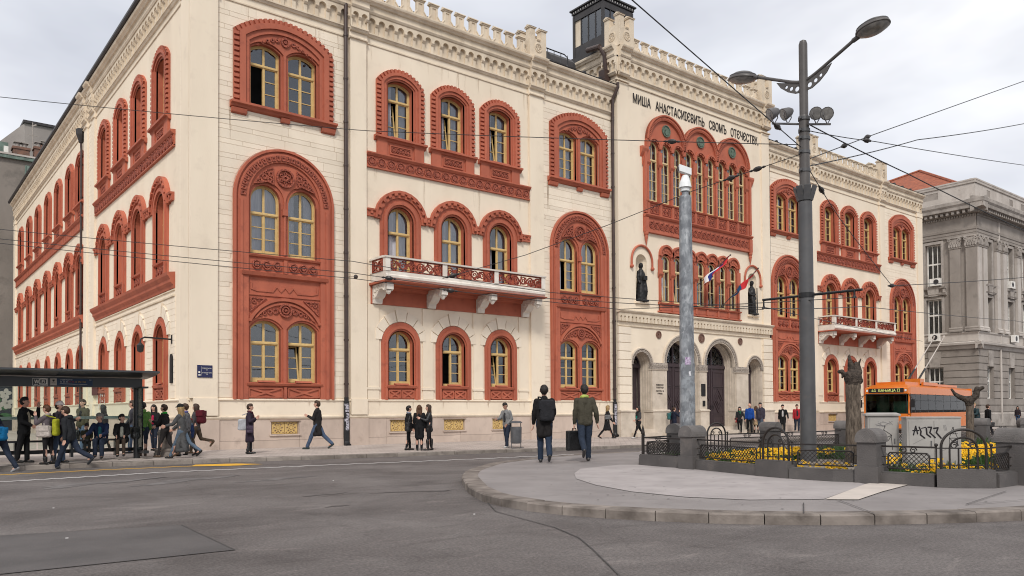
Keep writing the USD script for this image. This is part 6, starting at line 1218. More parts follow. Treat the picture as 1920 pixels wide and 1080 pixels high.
hs = [(-0.13, 0.36), (0.13, 0.26)]; V = []
for x, z in hs:
    for y in (-0.075, 0.075):
        for dz in (0, 0.14): V.append((x, y, 6.0 + z + dz))
cm.mesh(trimesh.convex.convex_hull(np.array(V)), rotz(-0.75)); c_ = cm.build('surveillance_camera', M['camwhite'], t)
mb = MB(); mb.box(-0.165, -0.145, -0.06, 0.06, 6.355, 6.465, rotz(-0.75)); mb.build('lens_window', M['black'], c_)
M['paper'] = mat('torn_paper', (0.60, 0.60, 0.62), (0.30, 0.30, 0.33), 18, 4, 0.8, lo=0.42, hi=0.55)
mb = MB(); R_ = random.Random(2)
for k in range(26): sticker(mb, 0.168 - 0.0072 * 1.1, R_.uniform(-3.2, -1.2), R_.uniform(0.3, 2.1), R_.uniform(0.15, 0.5), R_.uniform(0.1, 0.3), R_.uniform(-0.05, 0.05))
mb.build('torn_poster', mat('grey_torn_poster', (0.26, 0.28, 0.30), (0.15, 0.16, 0.175), 7, 5, 0.8, lo=0.4, hi=0.58, rnd=0.1), t)
mb = MB(); sticker(mb, 0.166, -2.35, 2.17, 0.35, 0.16, 0); mb.build('sticker', mat('mauve_sticker', (0.22, 0.13, 0.25), (0.5, 0.45, 0.55), 30, 3, 0.6), t); mb = MB(); sticker(mb, 0.167, -2.1, 1.93, 0.14, 0.10, 0); mb.build('sticker', M['paper'], t)

# ------------------------------------------------------------------ street lamp with two arms, floodlights and wire clamps
M['lamp_grey'] = mat('dark_grey_lamp_paint', (0.085, 0.085, 0.088), (0.066, 0.066, 0.069), 3, 5, 0.5, 0.1, 60, spec=0.4, c3=(0.12, 0.10, 0.09), s3=5, f3=0.35)
M['lamp_top'] = mat('brownish_grey_lamp_paint', (0.090, 0.082, 0.078), (0.070, 0.063, 0.060), 3, 5, 0.45, spec=0.4)
LP = (7.73, -17.08)
t = thing('street_lamp', 'tall dark grey street lamp with two curved arms, floodlights and tram wires', 'street lamp', loc=(LP[0], LP[1], 0.0))
LAMP = t
mb = MB(); mb.tube([(0, 0, -0.1), (0, 0, 3.0), (0, 0, 5.70)], [0.168, 0.155, 0.142], 24); mb.build('lower_shaft', M['lamp_grey'], t, smooth=40)
mb = MB(); mb.tube([(0, 0, 5.70), (0, 0, 5.74), (0, 0, 7.55)], [0.115, 0.112, 0.104], 20); mb.tube([(0, 0, 7.55), (0, 0, 7.6), (0, 0, 9.15), (0, 0, 9.22), (0, 0, 9.26)], [0.108, 0.092, 0.090, 0.07, 0.0], 20); mb.build('upper_shaft', M['lamp_top'], t, smooth=40)
for k in range(8):
    a = k * PI / 4; c, s_ = math.cos(a), math.sin(a); mb = MB(); mb.prof(-0.07, 0.07, [(0.10, 5.72), (0.15, 5.72), (0.24, 6.02), (0.225, 6.03), (0.10, 5.78)]); mb.build('collar_petal', M['lamp_grey'], t, frame((0, 0, 0), (-s_, c, 0), (0, 0, 1), (c, s_, 0)))
for z in (6.35, 6.75, 7.05, 7.22, 7.48): mb = MB(); mb.tube([(0, 0, z), (0, 0, z + 0.07)], 0.124, 18); mb.box(0.11, 0.17, -0.03, 0.03, z + 0.01, z + 0.06); mb.box(-0.17, -0.11, -0.03, 0.03, z + 0.01, z + 0.06); mb.build('clamp_band', M['lamp_grey'], t)
M['lampglass'] = mat('milky_lamp_bowl', (0.30, 0.29, 0.27), (0.16, 0.155, 0.15), 9, 3, 0.25, spec=0.6)
for sg in (1, -1):
    d = (0.0, 1.0 * sg) if sg > 0 else (0.0, -1.0)
    arm = UsdGeom.Xform.Define(stage, numbered(path_of(t), 'lamp_arm')); s = np.linspace(0, 1, 12); z = 8.35 + 0.46 * s ** 1.5 + 0.05 * np.sin(s * PI)
    pts = [(0, d[1] * (0.08 + 1.05 * q), zz_) for q, zz_ in zip(s, z)]; mb = MB(); mb.tube(pts, 0.036, 9); mb.tube([pts[-1], (0, d[1] * 1.25, 8.85)], 0.05, 9); mb.build('arm_tube', M['lamp_top'], arm, smooth=50)
    pl = Polygon([(0.08, 8.34), (0.08, 8.12), (0.20, 8.13), (0.38, 8.22), (0.55, 8.36), (0.66, 8.52), (0.52, 8.47), (0.3, 8.40)]); pl = pl.difference(unary_union([disc(0.15, 8.22, 0.055, 12), disc(0.29, 8.27, 0.045, 12), disc(0.41, 8.34, 0.036, 12)])); v, f = extrude_arrays(pl, -0.012, 0.012, True); MB().add(np.c_[v[:, 2], v[:, 0] * d[1], v[:, 1]], f).build('gusset_plate', M['lamp_top'], arm)
    hd = UsdGeom.Xform.Define(stage, numbered(path_of(t), 'lamp_head')); T = np.eye(4); ti = 0.16 * sg; T[:3, :3] = [[1, 0, 0], [0, math.cos(ti), -math.sin(ti)], [0, math.sin(ti), math.cos(ti)]]; T[:3, 3] = (0, d[1] * 1.55, 8.93); S = np.diag([0.80, 1.0, 1, 1])
    mb = MB(); mb.lathe([(0.0, 0.15), (0.10, 0.145), (0.22, 0.11), (0.31, 0.05), (0.345, 0.0), (0.35, -0.03), (0.32, -0.045)], n=24); mb.build('lamp_housing', M['lamp_top'], hd, T @ S, smooth=50)
    mb = MB(); mb.lathe([(0.32, -0.045), (0.25, -0.085), (0.12, -0.11), (0.0, -0.115)], n=24); mb.build('lamp_bowl', M['lampglass'], hd, T @ S, smooth=60)
    mb = MB(); mb.lathe([(0.30, 0.06), (0.325, 0.055), (0.325, 0.035), (0.31, 0.03)], n=24); mb.build('housing_rib', M['lamp_grey'], hd, T @ S)
M['flood'] = mat('grey_floodlight_casting', (0.14, 0.135, 0.135), (0.10, 0.098, 0.10), 4, 4, 0.5, metal=0.2)
fb = UsdGeom.Xform.Define(stage, numbered(path_of(t), 'floodlight_bracket'))
mb = MB(); mb.tube([(-0.05, 0.75, 7.62), (0, 0, 7.40), (-0.02, -0.62, 7.22)], 0.024, 7); mb.build('bracket_bar', M['flood'], fb)
for k, (y, z, h) in enumerate(((0.72, 7.80, 1), (0.38, 7.70, 1), (-0.30, 7.50, -1), (-0.55, 7.42, -1))):
    a = -0.5 + 0.3 * k; dr = np.array([-0.75, 0.45 * h, -0.45]); dr /= np.linalg.norm(dr); c = np.array([-0.03, y, z + 0.06]); mb = MB(); mb.tube([c - dr * 0.13, c - dr * 0.06, c + dr * 0.08, c + dr * 0.11], [0.05, 0.10, 0.135, 0.14], 14); f_ = mb.build('floodlight', M['flood'], t, smooth=40)
    mb = MB(); mb.tube([c + dr * 0.111, c + dr * 0.114], [0.12, 0.12], 14); mb.build('front_glass', M['lampglass'], f_)
    yb = float(np.interp(y, [-0.62, 0, 0.75], [7.22, 7.40, 7.62])); mb = MB(); mb.tube([c + (0.13, 0, 0), (c[0] + 0.15, c[1], c[2] - 0.08), (-0.02, y, yb), (c[0] - 0.15, c[1], c[2] - 0.08), c - (0.13, 0, 0)], 0.012, 5); mb.build('yoke', M['flood'], f_)
mb = MB(); mb.tube([(0.05, 1.12, 3.70), (0.10, -1.2, 3.66)], 0.028, 8); mb.tube([(0, 0, 3.62), (0, 0, 3.72)], 0.17, 18); mb.build('cross_arm', M['black'], t)
mb = MB()
for y in (1.1, -1.05): mb.tube([(0.06, y, 3.68), (0.06, y, 3.56), (0.06, y, 3.50)], [0.015, 0.02, 0.05], 8)
mb.build('wire_hanger', M['black'], t)
mb = MB(); mb.box(-0.172, -0.15, -0.012, 0.012, 1.0, 1.12); mb.build('cable_hatch', M['lamp_grey'], t)

# ------------------------------------------------------------------ street cabinets with graffiti
M['cabinet'] = mat('pale_grey_cabinet', (0.36, 0.342, 0.32), (0.28, 0.265, 0.248), 2.5, 6, 0.65, c3=(0.20, 0.18, 0.16), s3=5, f3=0.4)
def cabinet(a, b, dep, h, label, lid, doors):
    a = np.array(a); b = np.array(b); d = b - a; w = np.linalg.norm(d); ang = math.atan2(d[1], d[0]); t = thing('street_cabinet', label, 'cabinet', loc=(a[0], a[1], 0.0), rz=ang)
    mb = MB(); mb.box(0, w, 0, dep, 0.10, h); mb.build('cabinet_body', M['cabinet'], t); mb = MB(); mb.box(-0.02, w + 0.02, -0.02, dep + 0.02, -0.05, 0.10); mb.build('plinth', M['concrete_light'], t)
    mb = MB(); e = 0.035 if lid else 0.01
    hull = trimesh.convex.convex_hull(np.array([(x, y, z) for x in (-e, w + e) for y in (-e, dep + e) for z in (h, h + 0.03)] + [(x, y, h + (0.06 if lid else 0.035)) for x in (0.03, w - 0.03) for y in (0.05, dep - 0.05)])); mb.mesh(hull); mb.build('lid', M['cabinet'], t)
    for k in range(doors):
        x0 = 0.03 + (w - 0.06) * k / doors; x1 = 0.03 + (w - 0.06) * (k + 1) / doors; mb = MB(); mb.box(x0 + 0.006, x1 - 0.006, -0.012, 0.0, 0.16, h - 0.04); dr = mb.build('cabinet_door', M['cabinet'], t); mb = MB(); mb.box(x1 - 0.06, x1 - 0.04, -0.025, -0.012, h * 0.5, h * 0.5 + 0.10); mb.build('handle', M['flood'], dr)
    return t, w
M['spray'] = mat('black_spray_paint', (0.018, 0.016, 0.018), rough=0.8); M['spray_grey'] = mat('faded_spray_paint', (0.20, 0.19, 0.19), rough=0.8)
def strokes(t, ls, r, m_, y=-0.0135, name='graffiti'):
    g = unary_union([LineString(l).buffer(r if not isinstance(r, list) else r[i], 3) for i, l in enumerate(ls)]); v, f = extrude_arrays(g, 0, 0.0015); MB().add(np.c_[v[:, 0], y - v[:, 2], v[:, 1]], f).build(name, M[m_], t)
t, w = cabinet((6.96, -18.80), (7.27, -19.25), 0.42, 1.07, 'left pale grey street cabinet with overhanging lid and a drawn cube', True, 1)
strokes(t, [[(0.20, 0.62), (0.28, 0.80), (0.42, 0.70), (0.36, 0.60), (0.20, 0.70)], [(0.20, 0.70), (0.30, 0.64), (0.42, 0.70)], [(0.21, 0.70), (0.20, 0.42)], [(0.41, 0.70), (0.43, 0.42)], [(0.31, 0.64), (0.31, 0.40)], [(0.28, 0.80), (0.30, 0.88)]], 0.005, 'spray')
strokes(t, [[(0.1 + 0.35 * random.Random(k).random(), 0.85 + 0.12 * random.Random(k + 50).random()), (0.1 + 0.35 * random.Random(k + 9).random(), 0.85 + 0.12 * random.Random(k + 70).random())] for k in range(9)], 0.004, 'spray_grey')
strokes(t, [[(0.30, 0.14), (0.31, 0.30), (0.25, 0.42)], [(0.31, 0.30), (0.33, 0.36)]], 0.005, 'spray')
t, w = cabinet((6.93, -19.56), (7.53, -20.26), 0.34, 1.02, 'right wide pale grey street cabinet with thick black graffiti tag', False, 2)
strokes(t, [[(0.11, 0.72), (0.15, 0.88), (0.18, 0.74)], [(0.10, 0.80), (0.20, 0.80)], [(0.21, 0.86), (0.24, 0.78), (0.23, 0.72), (0.30, 0.66)], [(0.33, 0.84), (0.34, 0.73), (0.40, 0.68)], [(0.36, 0.86), (0.42, 0.86), (0.39, 0.76), (0.48, 0.67)], [(0.46, 0.84), (0.53, 0.85), (0.50, 0.76), (0.58, 0.66)], [(0.25, 0.84), (0.32, 0.86)]], [0.012, 0.010, 0.014, 0.014, 0.013, 0.014, 0.008], 'spray')
strokes(t, [[(0.72, 0.66), (0.78, 0.86), (0.86, 0.66)], [(0.72, 0.74), (0.86, 0.74)], [(0.72, 0.52), (0.72, 0.66), (0.86, 0.66), (0.86, 0.52)], [(0.72, 0.66), (0.80, 0.58), (0.86, 0.66)], [(0.79, 0.86), (0.79, 0.74)]], 0.0045, 'spray')
strokes(t, [[(0.62 + 0.02 * k, 0.90), (0.64 + 0.02 * k, 0.80)] for k in range(3)] + [[(0.1, 0.55), (0.3, 0.66)], [(0.55, 0.4), (0.66, 0.46)]], 0.003, 'spray_grey')

# ------------------------------------------------------------------ pollarded trees
M['bark'] = usdkit.material(stage, '/World/Looks/ridged_bark', {'geo': ('geometry', {}), 'mp': ('mapping', {'scale': (1.0, 1.0, 0.16)}), 'n': ('noise_texture', {'scale': 26.0, 'detail': 6.0, 'roughness': 0.7}), 'r': ('rgb_ramp', {'ramp': [(0.34, (0.045, 0.035, 0.027)), (0.55, (0.145, 0.115, 0.09)), (0.75, (0.25, 0.205, 0.165))]}), 'b': ('bump', {'strength': 1.0, 'distance': 0.03}), 'p': ('principled_bsdf', {'roughness': 0.9, 'specular_ior_level': 0.2})},
    [('geo.position', 'mp.vector'), ('mp.vector', 'n.vector'), ('n.fac', 'r.fac'), ('r.color', 'p.base_color'), ('n.fac', 'b.height'), ('b.normal', 'p.normal')], surface='p.BSDF')
M['bark_dark'] = mat('dark_knotted_bark', (0.075, 0.058, 0.046), (0.026, 0.020, 0.016), 14, 7, 0.85, 0.9, 22, bdist=0.05)
def hullchain(pts, n=10):
    """Union of hulls of spheres along a chain [(x, y, z, r)...]."""
    S = [m3.Manifold.sphere(p_[3], n).translate([float(q) for q in p_[:3]]) for p_ in pts]
    return [m3.Manifold.batch_hull([a, b]) for a, b in zip(S[:-1], S[1:])] if len(S) > 1 else S
def blob(chains, ref=0.05, its=6, amp=0.0, fr=9.0, seed=0, n=10):
    m = m3.Manifold.batch_boolean([h for c in chains for h in hullchain(c, n)], m3.OpType.Add).refine_to_length(ref); v, f, _ = meshkit.arrays(m); tm = trimesh.Trimesh(v, f, process=False)
    if its: trimesh.smoothing.filter_taubin(tm, iterations=its)
    v = np.array(tm.vertices)
    if amp: v = v + np.array(tm.vertex_normals) * ((meshkit.fbm(v * fr, 3, seed) - 0.5) * 2 * amp)[:, None]
    return v, f
t = thing('pollarded_tree', 'thick pollarded tree trunk with a knotted head and short stubs, right of the lamp post', 'tree', loc=(8.02, -17.95, 0.0))
MB().add(*blob([[(0.02, 0, -0.1, 0.25), (0.0, 0, 0.12, 0.185), (0, 0, 0.6, 0.16), (0.01, 0.01, 1.2, 0.148), (0, 0, 1.72, 0.15)]], 0.05, 8, 0.02, 7, 1, 18)).build('trunk', M['bark'], t, smooth=True)
ch = [[(0, 0, 1.66, 0.18), (0, 0, 1.86, 0.23)], [(0, 0, 1.82, 0.18), (0.05, -0.06, 1.92, 0.15)], [(0, 0, 1.80, 0.16), (-0.04, 0.04, 1.86, 0.13)], [(-0.08, 0.08, 1.86, 0.09), (-0.14, 0.16, 1.95, 0.06), (-0.18, 0.21, 2.02, 0.05), (-0.22, 0.27, 2.02, 0.04)], [(-0.16, 0.18, 1.98, 0.05), (-0.18, 0.2, 1.90, 0.04)], [(0, 0, 1.95, 0.14), (0.02, 0.06, 2.12, 0.085), (0.0, 0.10, 2.36, 0.035)], [(0.05, -0.06, 1.98, 0.12), (0.08, -0.06, 2.15, 0.07), (0.1, -0.03, 2.22, 0.04)], [(0.07, -0.09, 1.95, 0.11), (0.10, -0.13, 2.06, 0.06), (0.09, -0.12, 2.20, 0.03), (0.12, -0.16, 2.30, 0.018)], [(0.07, -0.09, 1.85, 0.11), (0.1, -0.13, 1.80, 0.09)]]
_v, _f = blob(ch, 0.045, 4, 0.03, 12, 3); MB().add((_v - [0, 0, 1.7]) * [0.78, 0.78, 0.92] + [0, 0, 1.7], _f).build('crown', M['bark_dark'], t, smooth=True)
t = thing('pollarded_tree', 'thin forked tree stump rising from the pansies in front of the orange trolleybus', 'tree', loc=(15.16, -17.40, 0.0))
MB().add(*blob([[(0, 0, -0.1, 0.13), (0, 0, 0.4, 0.105), (0.02, 0, 1.0, 0.095), (0, 0, 1.38, 0.10)]], 0.05, 6, 0.012, 8, 4, 14)).build('trunk', M['bark'], t, smooth=True)
MB().add(*blob([[(0, 0, 1.32, 0.11), (0, 0, 1.42, 0.12)], [(0, 0, 1.40, 0.09), (-0.16, 0.2, 1.52, 0.065), (-0.22, 0.28, 1.60, 0.045), (-0.27, 0.34, 1.72, 0.03)], [(0, 0, 1.40, 0.10), (0.10, -0.13, 1.55, 0.085), (0.12, -0.15, 1.72, 0.08)], [(0.11, -0.14, 1.68, 0.07), (0.2, -0.26, 1.76, 0.05)], [(0.0, 0, 1.4, 0.08), (0.05, -0.1, 1.5, 0.09)]], 0.04, 4, 0.015, 12, 5)).build('crown', M['bark_dark'], t, smooth=True)
# ------------------------------------------------------------------ grey neoclassical building across the side street
M['gstone'] = mat('grey_brown_render', (0.31, 0.275, 0.245), (0.235, 0.205, 0.182), 0.8, 6, 0.85, 0.2, 30, (1, 1, 0.5), c3=(0.13, 0.112, 0.10), s3=1.3, f3=0.45)
M['gpale'] = mat('pale_grey_render', (0.50, 0.455, 0.415), (0.40, 0.36, 0.325), 0.9, 6, 0.85, 0.15, 30, (1, 1, 0.4), c3=(0.26, 0.22, 0.195), s3=1.6, f3=0.4)
M['gtrim'] = mat('weathered_grey_cornice', (0.40, 0.36, 0.325), (0.27, 0.24, 0.215), 1.5, 6, 0.85, 0.2, 30, c3=(0.12, 0.105, 0.095), s3=2.2, f3=0.5)
M['tile'] = mat('red_roof_tiles', (0.34, 0.105, 0.055), (0.22, 0.07, 0.042), 3, 6, 0.85, 0.6, 14, (1, 1, 1), c3=(0.12, 0.06, 0.045), s3=5, f3=0.5)
G = thing('grey_corner_building', 'grey neoclassical corner building with Corinthian pilasters, balustrade and red tiled roof', 'building')
GX, GY = 60.4, -0.19
GS = frame((GX, GY, 0), (0, 1, 0), (0, 0, 1), (-1, 0, 0)); GF = frame((GX, GY, 0), (1, 0, 0), (0, 0, 1), (0, -1, 0))
wS = [3.25, 6.4, 9.6]; wF = [2.35, 6.75, 10.0, 13.4, 17.0]
def gholes(us, w):
    return unary_union([rect(u - w, u + w, a, b) for u in us for a, b in ((11.2, 14.75), (7.35, 10.2), (2.0, 4.6))])
for F_, us, w, L_ in ((GS, wS, 0.62, 14.0), (GF, wF, 0.62, 24.0)):
    mb = MB(); mb.poly(rect(0, L_, -1.2, 19.2).difference(gholes(us, w)), -0.45, 0); mb.build('wall', M['gstone'], G, F_)
    for u in us:
        for a, b in ((11.2, 14.75), (7.35, 10.2), (2.0, 4.6)):
            mb = MB(); o = rect(u - w, u + w, a, b); vt = a + (b - a) * 0.55; hs = [rect(u - w + 0.07 + (2 * w - 0.1) * k / 3, u - w - 0.0 + (2 * w - 0.1) * (k + 1) / 3, y0, y1) for k in range(3) for y0, y1 in ((a + 0.08, vt - 0.06), (vt + 0.06, b - 0.08))]
            mb.poly(o.difference(unary_union(hs)), -0.34, -0.27); wd = mb.build('window', M['white'], G, F_)
            mb = MB()
            for h_ in hs: mb.poly(h_, -0.32, -0.315)
            mb.build('pane', M['glass'], wd, F_)
            mb = MB(); mb.box(u - w - 0.1, u + w + 0.1, a - 0.1, b + 0.1, -1.5, -1.45)
            for x in (u - w - 0.12, u + w + 0.07): mb.box(x, x + 0.05, a - 0.1, b + 0.1, -1.45, -0.45)
            mb.build('room_lining', M['dark'], wd, F_)
            mb = MB()
            if a > 7: mb.poly(rect(u - w - 0.2, u + w + 0.2, a, b + 0.22).difference(o), 0, 0.08)
            if a > 11: mb.prof(u - w - 0.35, u + w + 0.35, [(0, a - 0.22), (0.22, a - 0.12), (0.26, a), (0, a + 0.02)]); mb.box(u - w - 0.3, u - w - 0.12, a - 0.5, a - 0.2, 0, 0.16); mb.box(u + w + 0.12, u + w + 0.3, a - 0.5, a - 0.2, 0, 0.16)
            elif a > 7: mb.poly(Polygon([(u - 0.35, b + 0.25), (u + 0.35, b + 0.25), (u + 0.48, b + 1.1), (u - 0.48, b + 1.1)]), 0, 0.22); mb.prof(u - w - 0.4, u + w + 0.4, [(0, b + 0.25), (0.2, b + 0.3), (0.26, b + 0.42), (0, b + 0.48)]); mb.poly(Polygon([(u - 0.75, b + 1.1), (u + 0.75, b + 1.1), (u, b + 1.6)]), 0, 0.3) if F_ is GF and u > 5 else None
            else: mb.poly(Polygon([(u - 0.4, b), (u + 0.4, b), (u + 0.55, b + 1.3), (u - 0.55, b + 1.3)]), 0, 0.12)
            mb.build('window_dressing', M['gtrim'], wd, F_)
    # rusticated ground floor in separate courses
    for k in range(9):
        v = 0.9 + k * 0.56; q = rect(-0.02, L_, v + 0.03, v + 0.53).difference(gholes(us, w + 0.05)).difference(unary_union([Polygon([(u - 0.4, 4.6), (u + 0.4, 4.6), (u + 0.56, 5.95), (u - 0.56, 5.95)]) for u in us])); mb = MB(); mb.poly(q, 0, 0.07); mb.build('stone_course', M['gstone'], G, F_)
    mb = MB(); mb.prof(0, L_, [(0, -1.2), (0.16, -1.2), (0.16, 0.75), (0.08, 0.86), (0, 0.9)]); mb.build('base_course', M['gtrim'], G, F_)
    mb = MB(); e0 = -0.45 if F_ is GS else -0.43
    mb.prof(e0, L_, [(0, 5.95), (0.12, 6.0), (0.20, 6.25), (0.42, 6.32), (0.45, 6.48), (0.30, 6.55), (0, 6.6)]); mb.prof(-0.15 if F_ is GS else -0.13, L_, [(0, 6.6), (0.14, 6.6), (0.14, 7.15), (0.22, 7.25), (0.22, 7.35), (0, 7.4)])
    mb.build('string_cornice', M['gpale'], G, F_)
    mb = MB(); mb.prof(-0.14 if F_ is GS else -0.118, L_, [(0, 15.05), (0.12, 15.05), (0.12, 15.25), (0.15, 15.27), (0.15, 15.5), (0.2, 15.52), (0.22, 15.72), (0.14, 15.75), (0.14, 16.75), (0, 16.8)]); mb.build('entablature', M['gstone'], G, F_)
    mb = MB(); mb.prof(-0.95, L_, [(0, 16.75), (0.25, 16.8), (0.30, 17.0), (0.85, 17.1), (0.88, 17.35), (1.0, 17.5), (1.02, 17.75), (0.2, 18.0), (0, 18.0)]); mb.build('main_cornice', M['gtrim'], G, F_)
    mb = MB()
    for k in range(int(L_ / 0.42)): mb.box(0.05 + k * 0.42, 0.25 + k * 0.42, 16.82, 17.04, 0.28, 0.72)
    for k in range(int(L_ / 0.2)): mb.box(k * 0.2, 0.1 + k * 0.2, 16.58, 16.74, 0.14, 0.22)
    mb.build('modillions', M['gtrim'], G, F_, kind='stuff')
    op = unary_union([rect(a, b, 18.45, 19.0) for a, b in (((2.8, 4.2), (6, 9)) if F_ is GS else ((2.3, 3.0), (7.0, 7.8), (9.6, 10.4)))])
    mb = MB(); mb.poly(rect(0, L_, 18.0, 19.25).difference(op), -0.3, 0.02); mb.prof(-0.06, L_, [(-0.35, 19.25), (0.10, 19.25), (0.12, 19.40), (0.16, 19.45), (0.16, 19.56), (-0.35, 19.62)]); mb.box(0, L_, 18.4, 19.2, -0.6, -0.55); mb.build('parapet', M['gpale'], G, F_)
    for a, b in (((2.8, 4.2), (6, 9)) if F_ is GS else ((2.3, 3.0), (7.0, 7.8), (9.6, 10.4))):
        for k in range(int((b - a) / 0.24)): mb = MB(); mb.lathe([(0.07, 18.45), (0.05, 18.52), (0.085, 18.65), (0.05, 18.86), (0.07, 19.0)], n=8); mb.v[-1] = mb.v[-1][:, [0, 2, 1]] + [a + 0.12 + k * 0.24, 0, -0.14]; mb.build('baluster', M['gpale'], G, F_)
    pil = ([0.28, 1.50, 7.9] if F_ is GS else [0.30, 1.30, 4.0, 5.35, 8.35, 11.7, 15.2])
    for u in pil:
        hwp = 0.40 if F_ is GS else 0.36; mb = MB(); mb.box(u - hwp, u + hwp, 7.75, 14.15, 0, 0.20); mb.prof(u - hwp - 0.12, u + hwp + 0.12, [(0, 7.38), (0.34, 7.38), (0.34, 7.5), (0.28, 7.55), (0.30, 7.65), (0.22, 7.76), (0, 7.76)]); p_ = mb.build('pilaster', M['gpale'] if F_ is GF else M['gstone'], G, F_)
        cb = MB(); cb.poly(Polygon([(u - hwp, 14.15), (u + hwp, 14.15), (u + hwp + 0.12, 14.95), (u - hwp - 0.12, 14.95)]), 0, 0.24); cb.box(u - hwp - 0.16, u + hwp + 0.16, 14.95, 15.05, 0, 0.3); cb.box(u - hwp - 0.04, u + hwp + 0.04, 14.12, 14.2, 0, 0.25)
        for s_ in (-1, 1): cb.poly(ring(u + s_ * (hwp - 0.02), 14.82, 0.13, 0.05, 12), 0.2, 0.33)
        for r_ in range(2):
            for k in range(5 - r_): x = u + (k - (4 - r_) / 2) * hwp * 0.48; cb.poly(affinity.scale(disc(x, 14.36 + 0.24 * r_, 0.10, 8), 0.8, 1.5), 0.2, 0.31)
        cb.build('corinthian_capital', M['gtrim'], p_, F_)
mb = MB(); mb.tube([(GX + 4.3, GY - 0.12, 0), (GX + 4.3, GY - 0.12, 16.6)], 0.09, 8); mb.build('drainpipe', M['gpale'], G)
for (F_, u, v) in ((GS, 3.0, 11.32), (GS, 3.1, 6.75), (GF, 6.4, 11.3), (GF, 6.5, 6.75), (GF, 9.6, 6.75)):
    mb = MB(); mb.box(u - 0.42, u + 0.42, v - 0.02, v + 0.58, 0.10 if v > 8 else 0.26, 0.42 if v > 8 else 0.58); a_ = mb.build('air_conditioner', M['white'], G, F_); mb = MB(); d_ = 0.43 if v > 8 else 0.59; mb.poly(disc(u - 0.10, v + 0.28, 0.21, 16), d_ - 0.01, d_); mb.build('fan_grille', M['roof'], a_, F_)
mb = MB(); x0, y0, x1, y1 = GX + 1.0, GY + 1.0, GX + 30, GY + 22; V = np.array([(x0, y0, 19.3), (x1, y0, 19.3), (x1, y1, 19.3), (x0, y1, 19.3), (GX + 9.5, GY + 8.5, 23.9), (GX + 20, GY + 8.5, 23.9)])
mb.add(V, np.array([[0, 1, 5], [0, 5, 4], [0, 4, 3], [3, 4, 5], [3, 5, 2], [1, 2, 5]])); rf = mb.build('tiled_roof', M['tile'], G)
mb = MB()
for a, b in ((0, 4), (4, 5), (4, 3), (1, 5)): mb.tube([V[a] + [0, 0, .04], V[b] + [0, 0, .04]], 0.13, 6)
mb.build('ridge_tiles', M['tile'], rf)

# ------------------------------------------------------------------ houses at the far left, behind the flank street
M['bgwall'] = mat('stained_grey_firewall', (0.26, 0.228, 0.20), (0.195, 0.172, 0.15), 0.35, 7, 0.9, 0.3, 18, (1, 1, 0.6), c3=(0.10, 0.09, 0.08), s3=0.8, f3=0.5)
M['brick'] = mat('old_chimney_brick', (0.22, 0.115, 0.08), (0.13, 0.085, 0.07), 4, 5, 0.9, 0.5, 16)
M['copper'] = mat('green_copper_sheet', (0.18, 0.25, 0.21), (0.10, 0.13, 0.11), 2, 5, 0.6)
B = thing('old_grey_house', 'tall old house with stained grey blank wall and brick chimneys at the left edge', 'building')
mb = MB(); mb.box(-60, 18, 44.2, 62, -2, 20.6); mb.build('wall', M['bgwall'], B); mb = MB(); mb.box(-60, 18, 43.95, 62.1, 20.6, 20.85); mb.box(-60, -0.1, 45.2, 58, 20.85, 22.1); rf = mb.build('roof', M['copper'], B)
mb = MB(); mb.box(-60, 18, 43.9, 44.25, 20.85, 20.98); mb.build('gutter', M['gpale'], B)
for (x0, x1, y, z0, z1) in ((0.25, 1.35, 45.4, 20.8, 22.0), (1.65, 2.7, 45.2, 19.5, 22.2), (2.35, 3.3, 47, 20.8, 22.9)):
    mb = MB(); mb.box(x0, x1, y, y + 0.9, z0, z1); mb.box(x0 - 0.06, x1 + 0.06, y - 0.06, y + 0.96, z1 - 0.18, z1); c_ = mb.build('chimney', M['brick'], B)
    for k in range(2): u = x0 + (x1 - x0) * (0.28 + 0.44 * k); mb = MB(); mb.tube([(u, y + 0.45, z1), (u, y + 0.45, z1 + 0.38)], 0.17, 8); mb.box(u - 0.26, u + 0.26, y + 0.2, y + 0.7, z1 + 0.38, z1 + 0.44); mb.build('chimney_pot', M['gtrim'], c_)
mb = MB(); mb.box(-1.2, -0.7, 45.15, 45.19, 21.2, 21.9); mb.box(-0.4, -0.1, 45.15, 45.19, 21.2, 21.8); mb.build('dormer_window', M['white'], rf)
mb = MB(); mb.add(np.array([(0.7, 43.6, 16.6), (2.6, 43.6, 16.6), (2.6, 44.2, 20.3), (0.9, 44.2, 20.3), (0.7, 44.2, 16.6), (2.6, 44.2, 16.6)]), np.array([[0, 1, 2], [0, 2, 3], [0, 3, 4]]))
for k in range(5): mb.bar((0.75 + 0.45 * k, 43.58, 16.7), (0.95 + 0.42 * k, 44.18, 20.3), 0.05)
mb.build('copper_bay', M['copper'], B)
mb = MB(); mb.tube([(1.55, 45.5, 22.0), (1.55, 45.5, 24.1)], 0.04, 5); mb.bar((1.2, 45.5, 23.1), (1.95, 45.5, 23.1), 0.04); mb.bar((1.5, 45.5, 23.8), (1.8, 45.4, 23.95), 0.10); mb.build('antenna', M['gtrim'], B)
t = thing('gabled_house', 'pale grey gable wall rising above the old grey house at the far left', 'building')
mb = MB(); mb.box(2.9, 9.5, 60.5, 75, -2, 28.7); mb.add(np.array([(2.9, 60.5, 28.7), (2.9, 60.5, 0), (0.4, 66, 0), (0.4, 66, 27.0)]), np.array([[0, 1, 2], [0, 2, 3]])); mb.build('wall', mat('pale_grey_gable', (0.30, 0.27, 0.25), (0.25, 0.225, 0.21), 0.5, 6, 0.9, 0.2, 20), t); mb = MB(); mb.box(2.75, 9.7, 60.3, 75, 28.7, 28.95); mb.build('roof_edge', M['roof'], t)
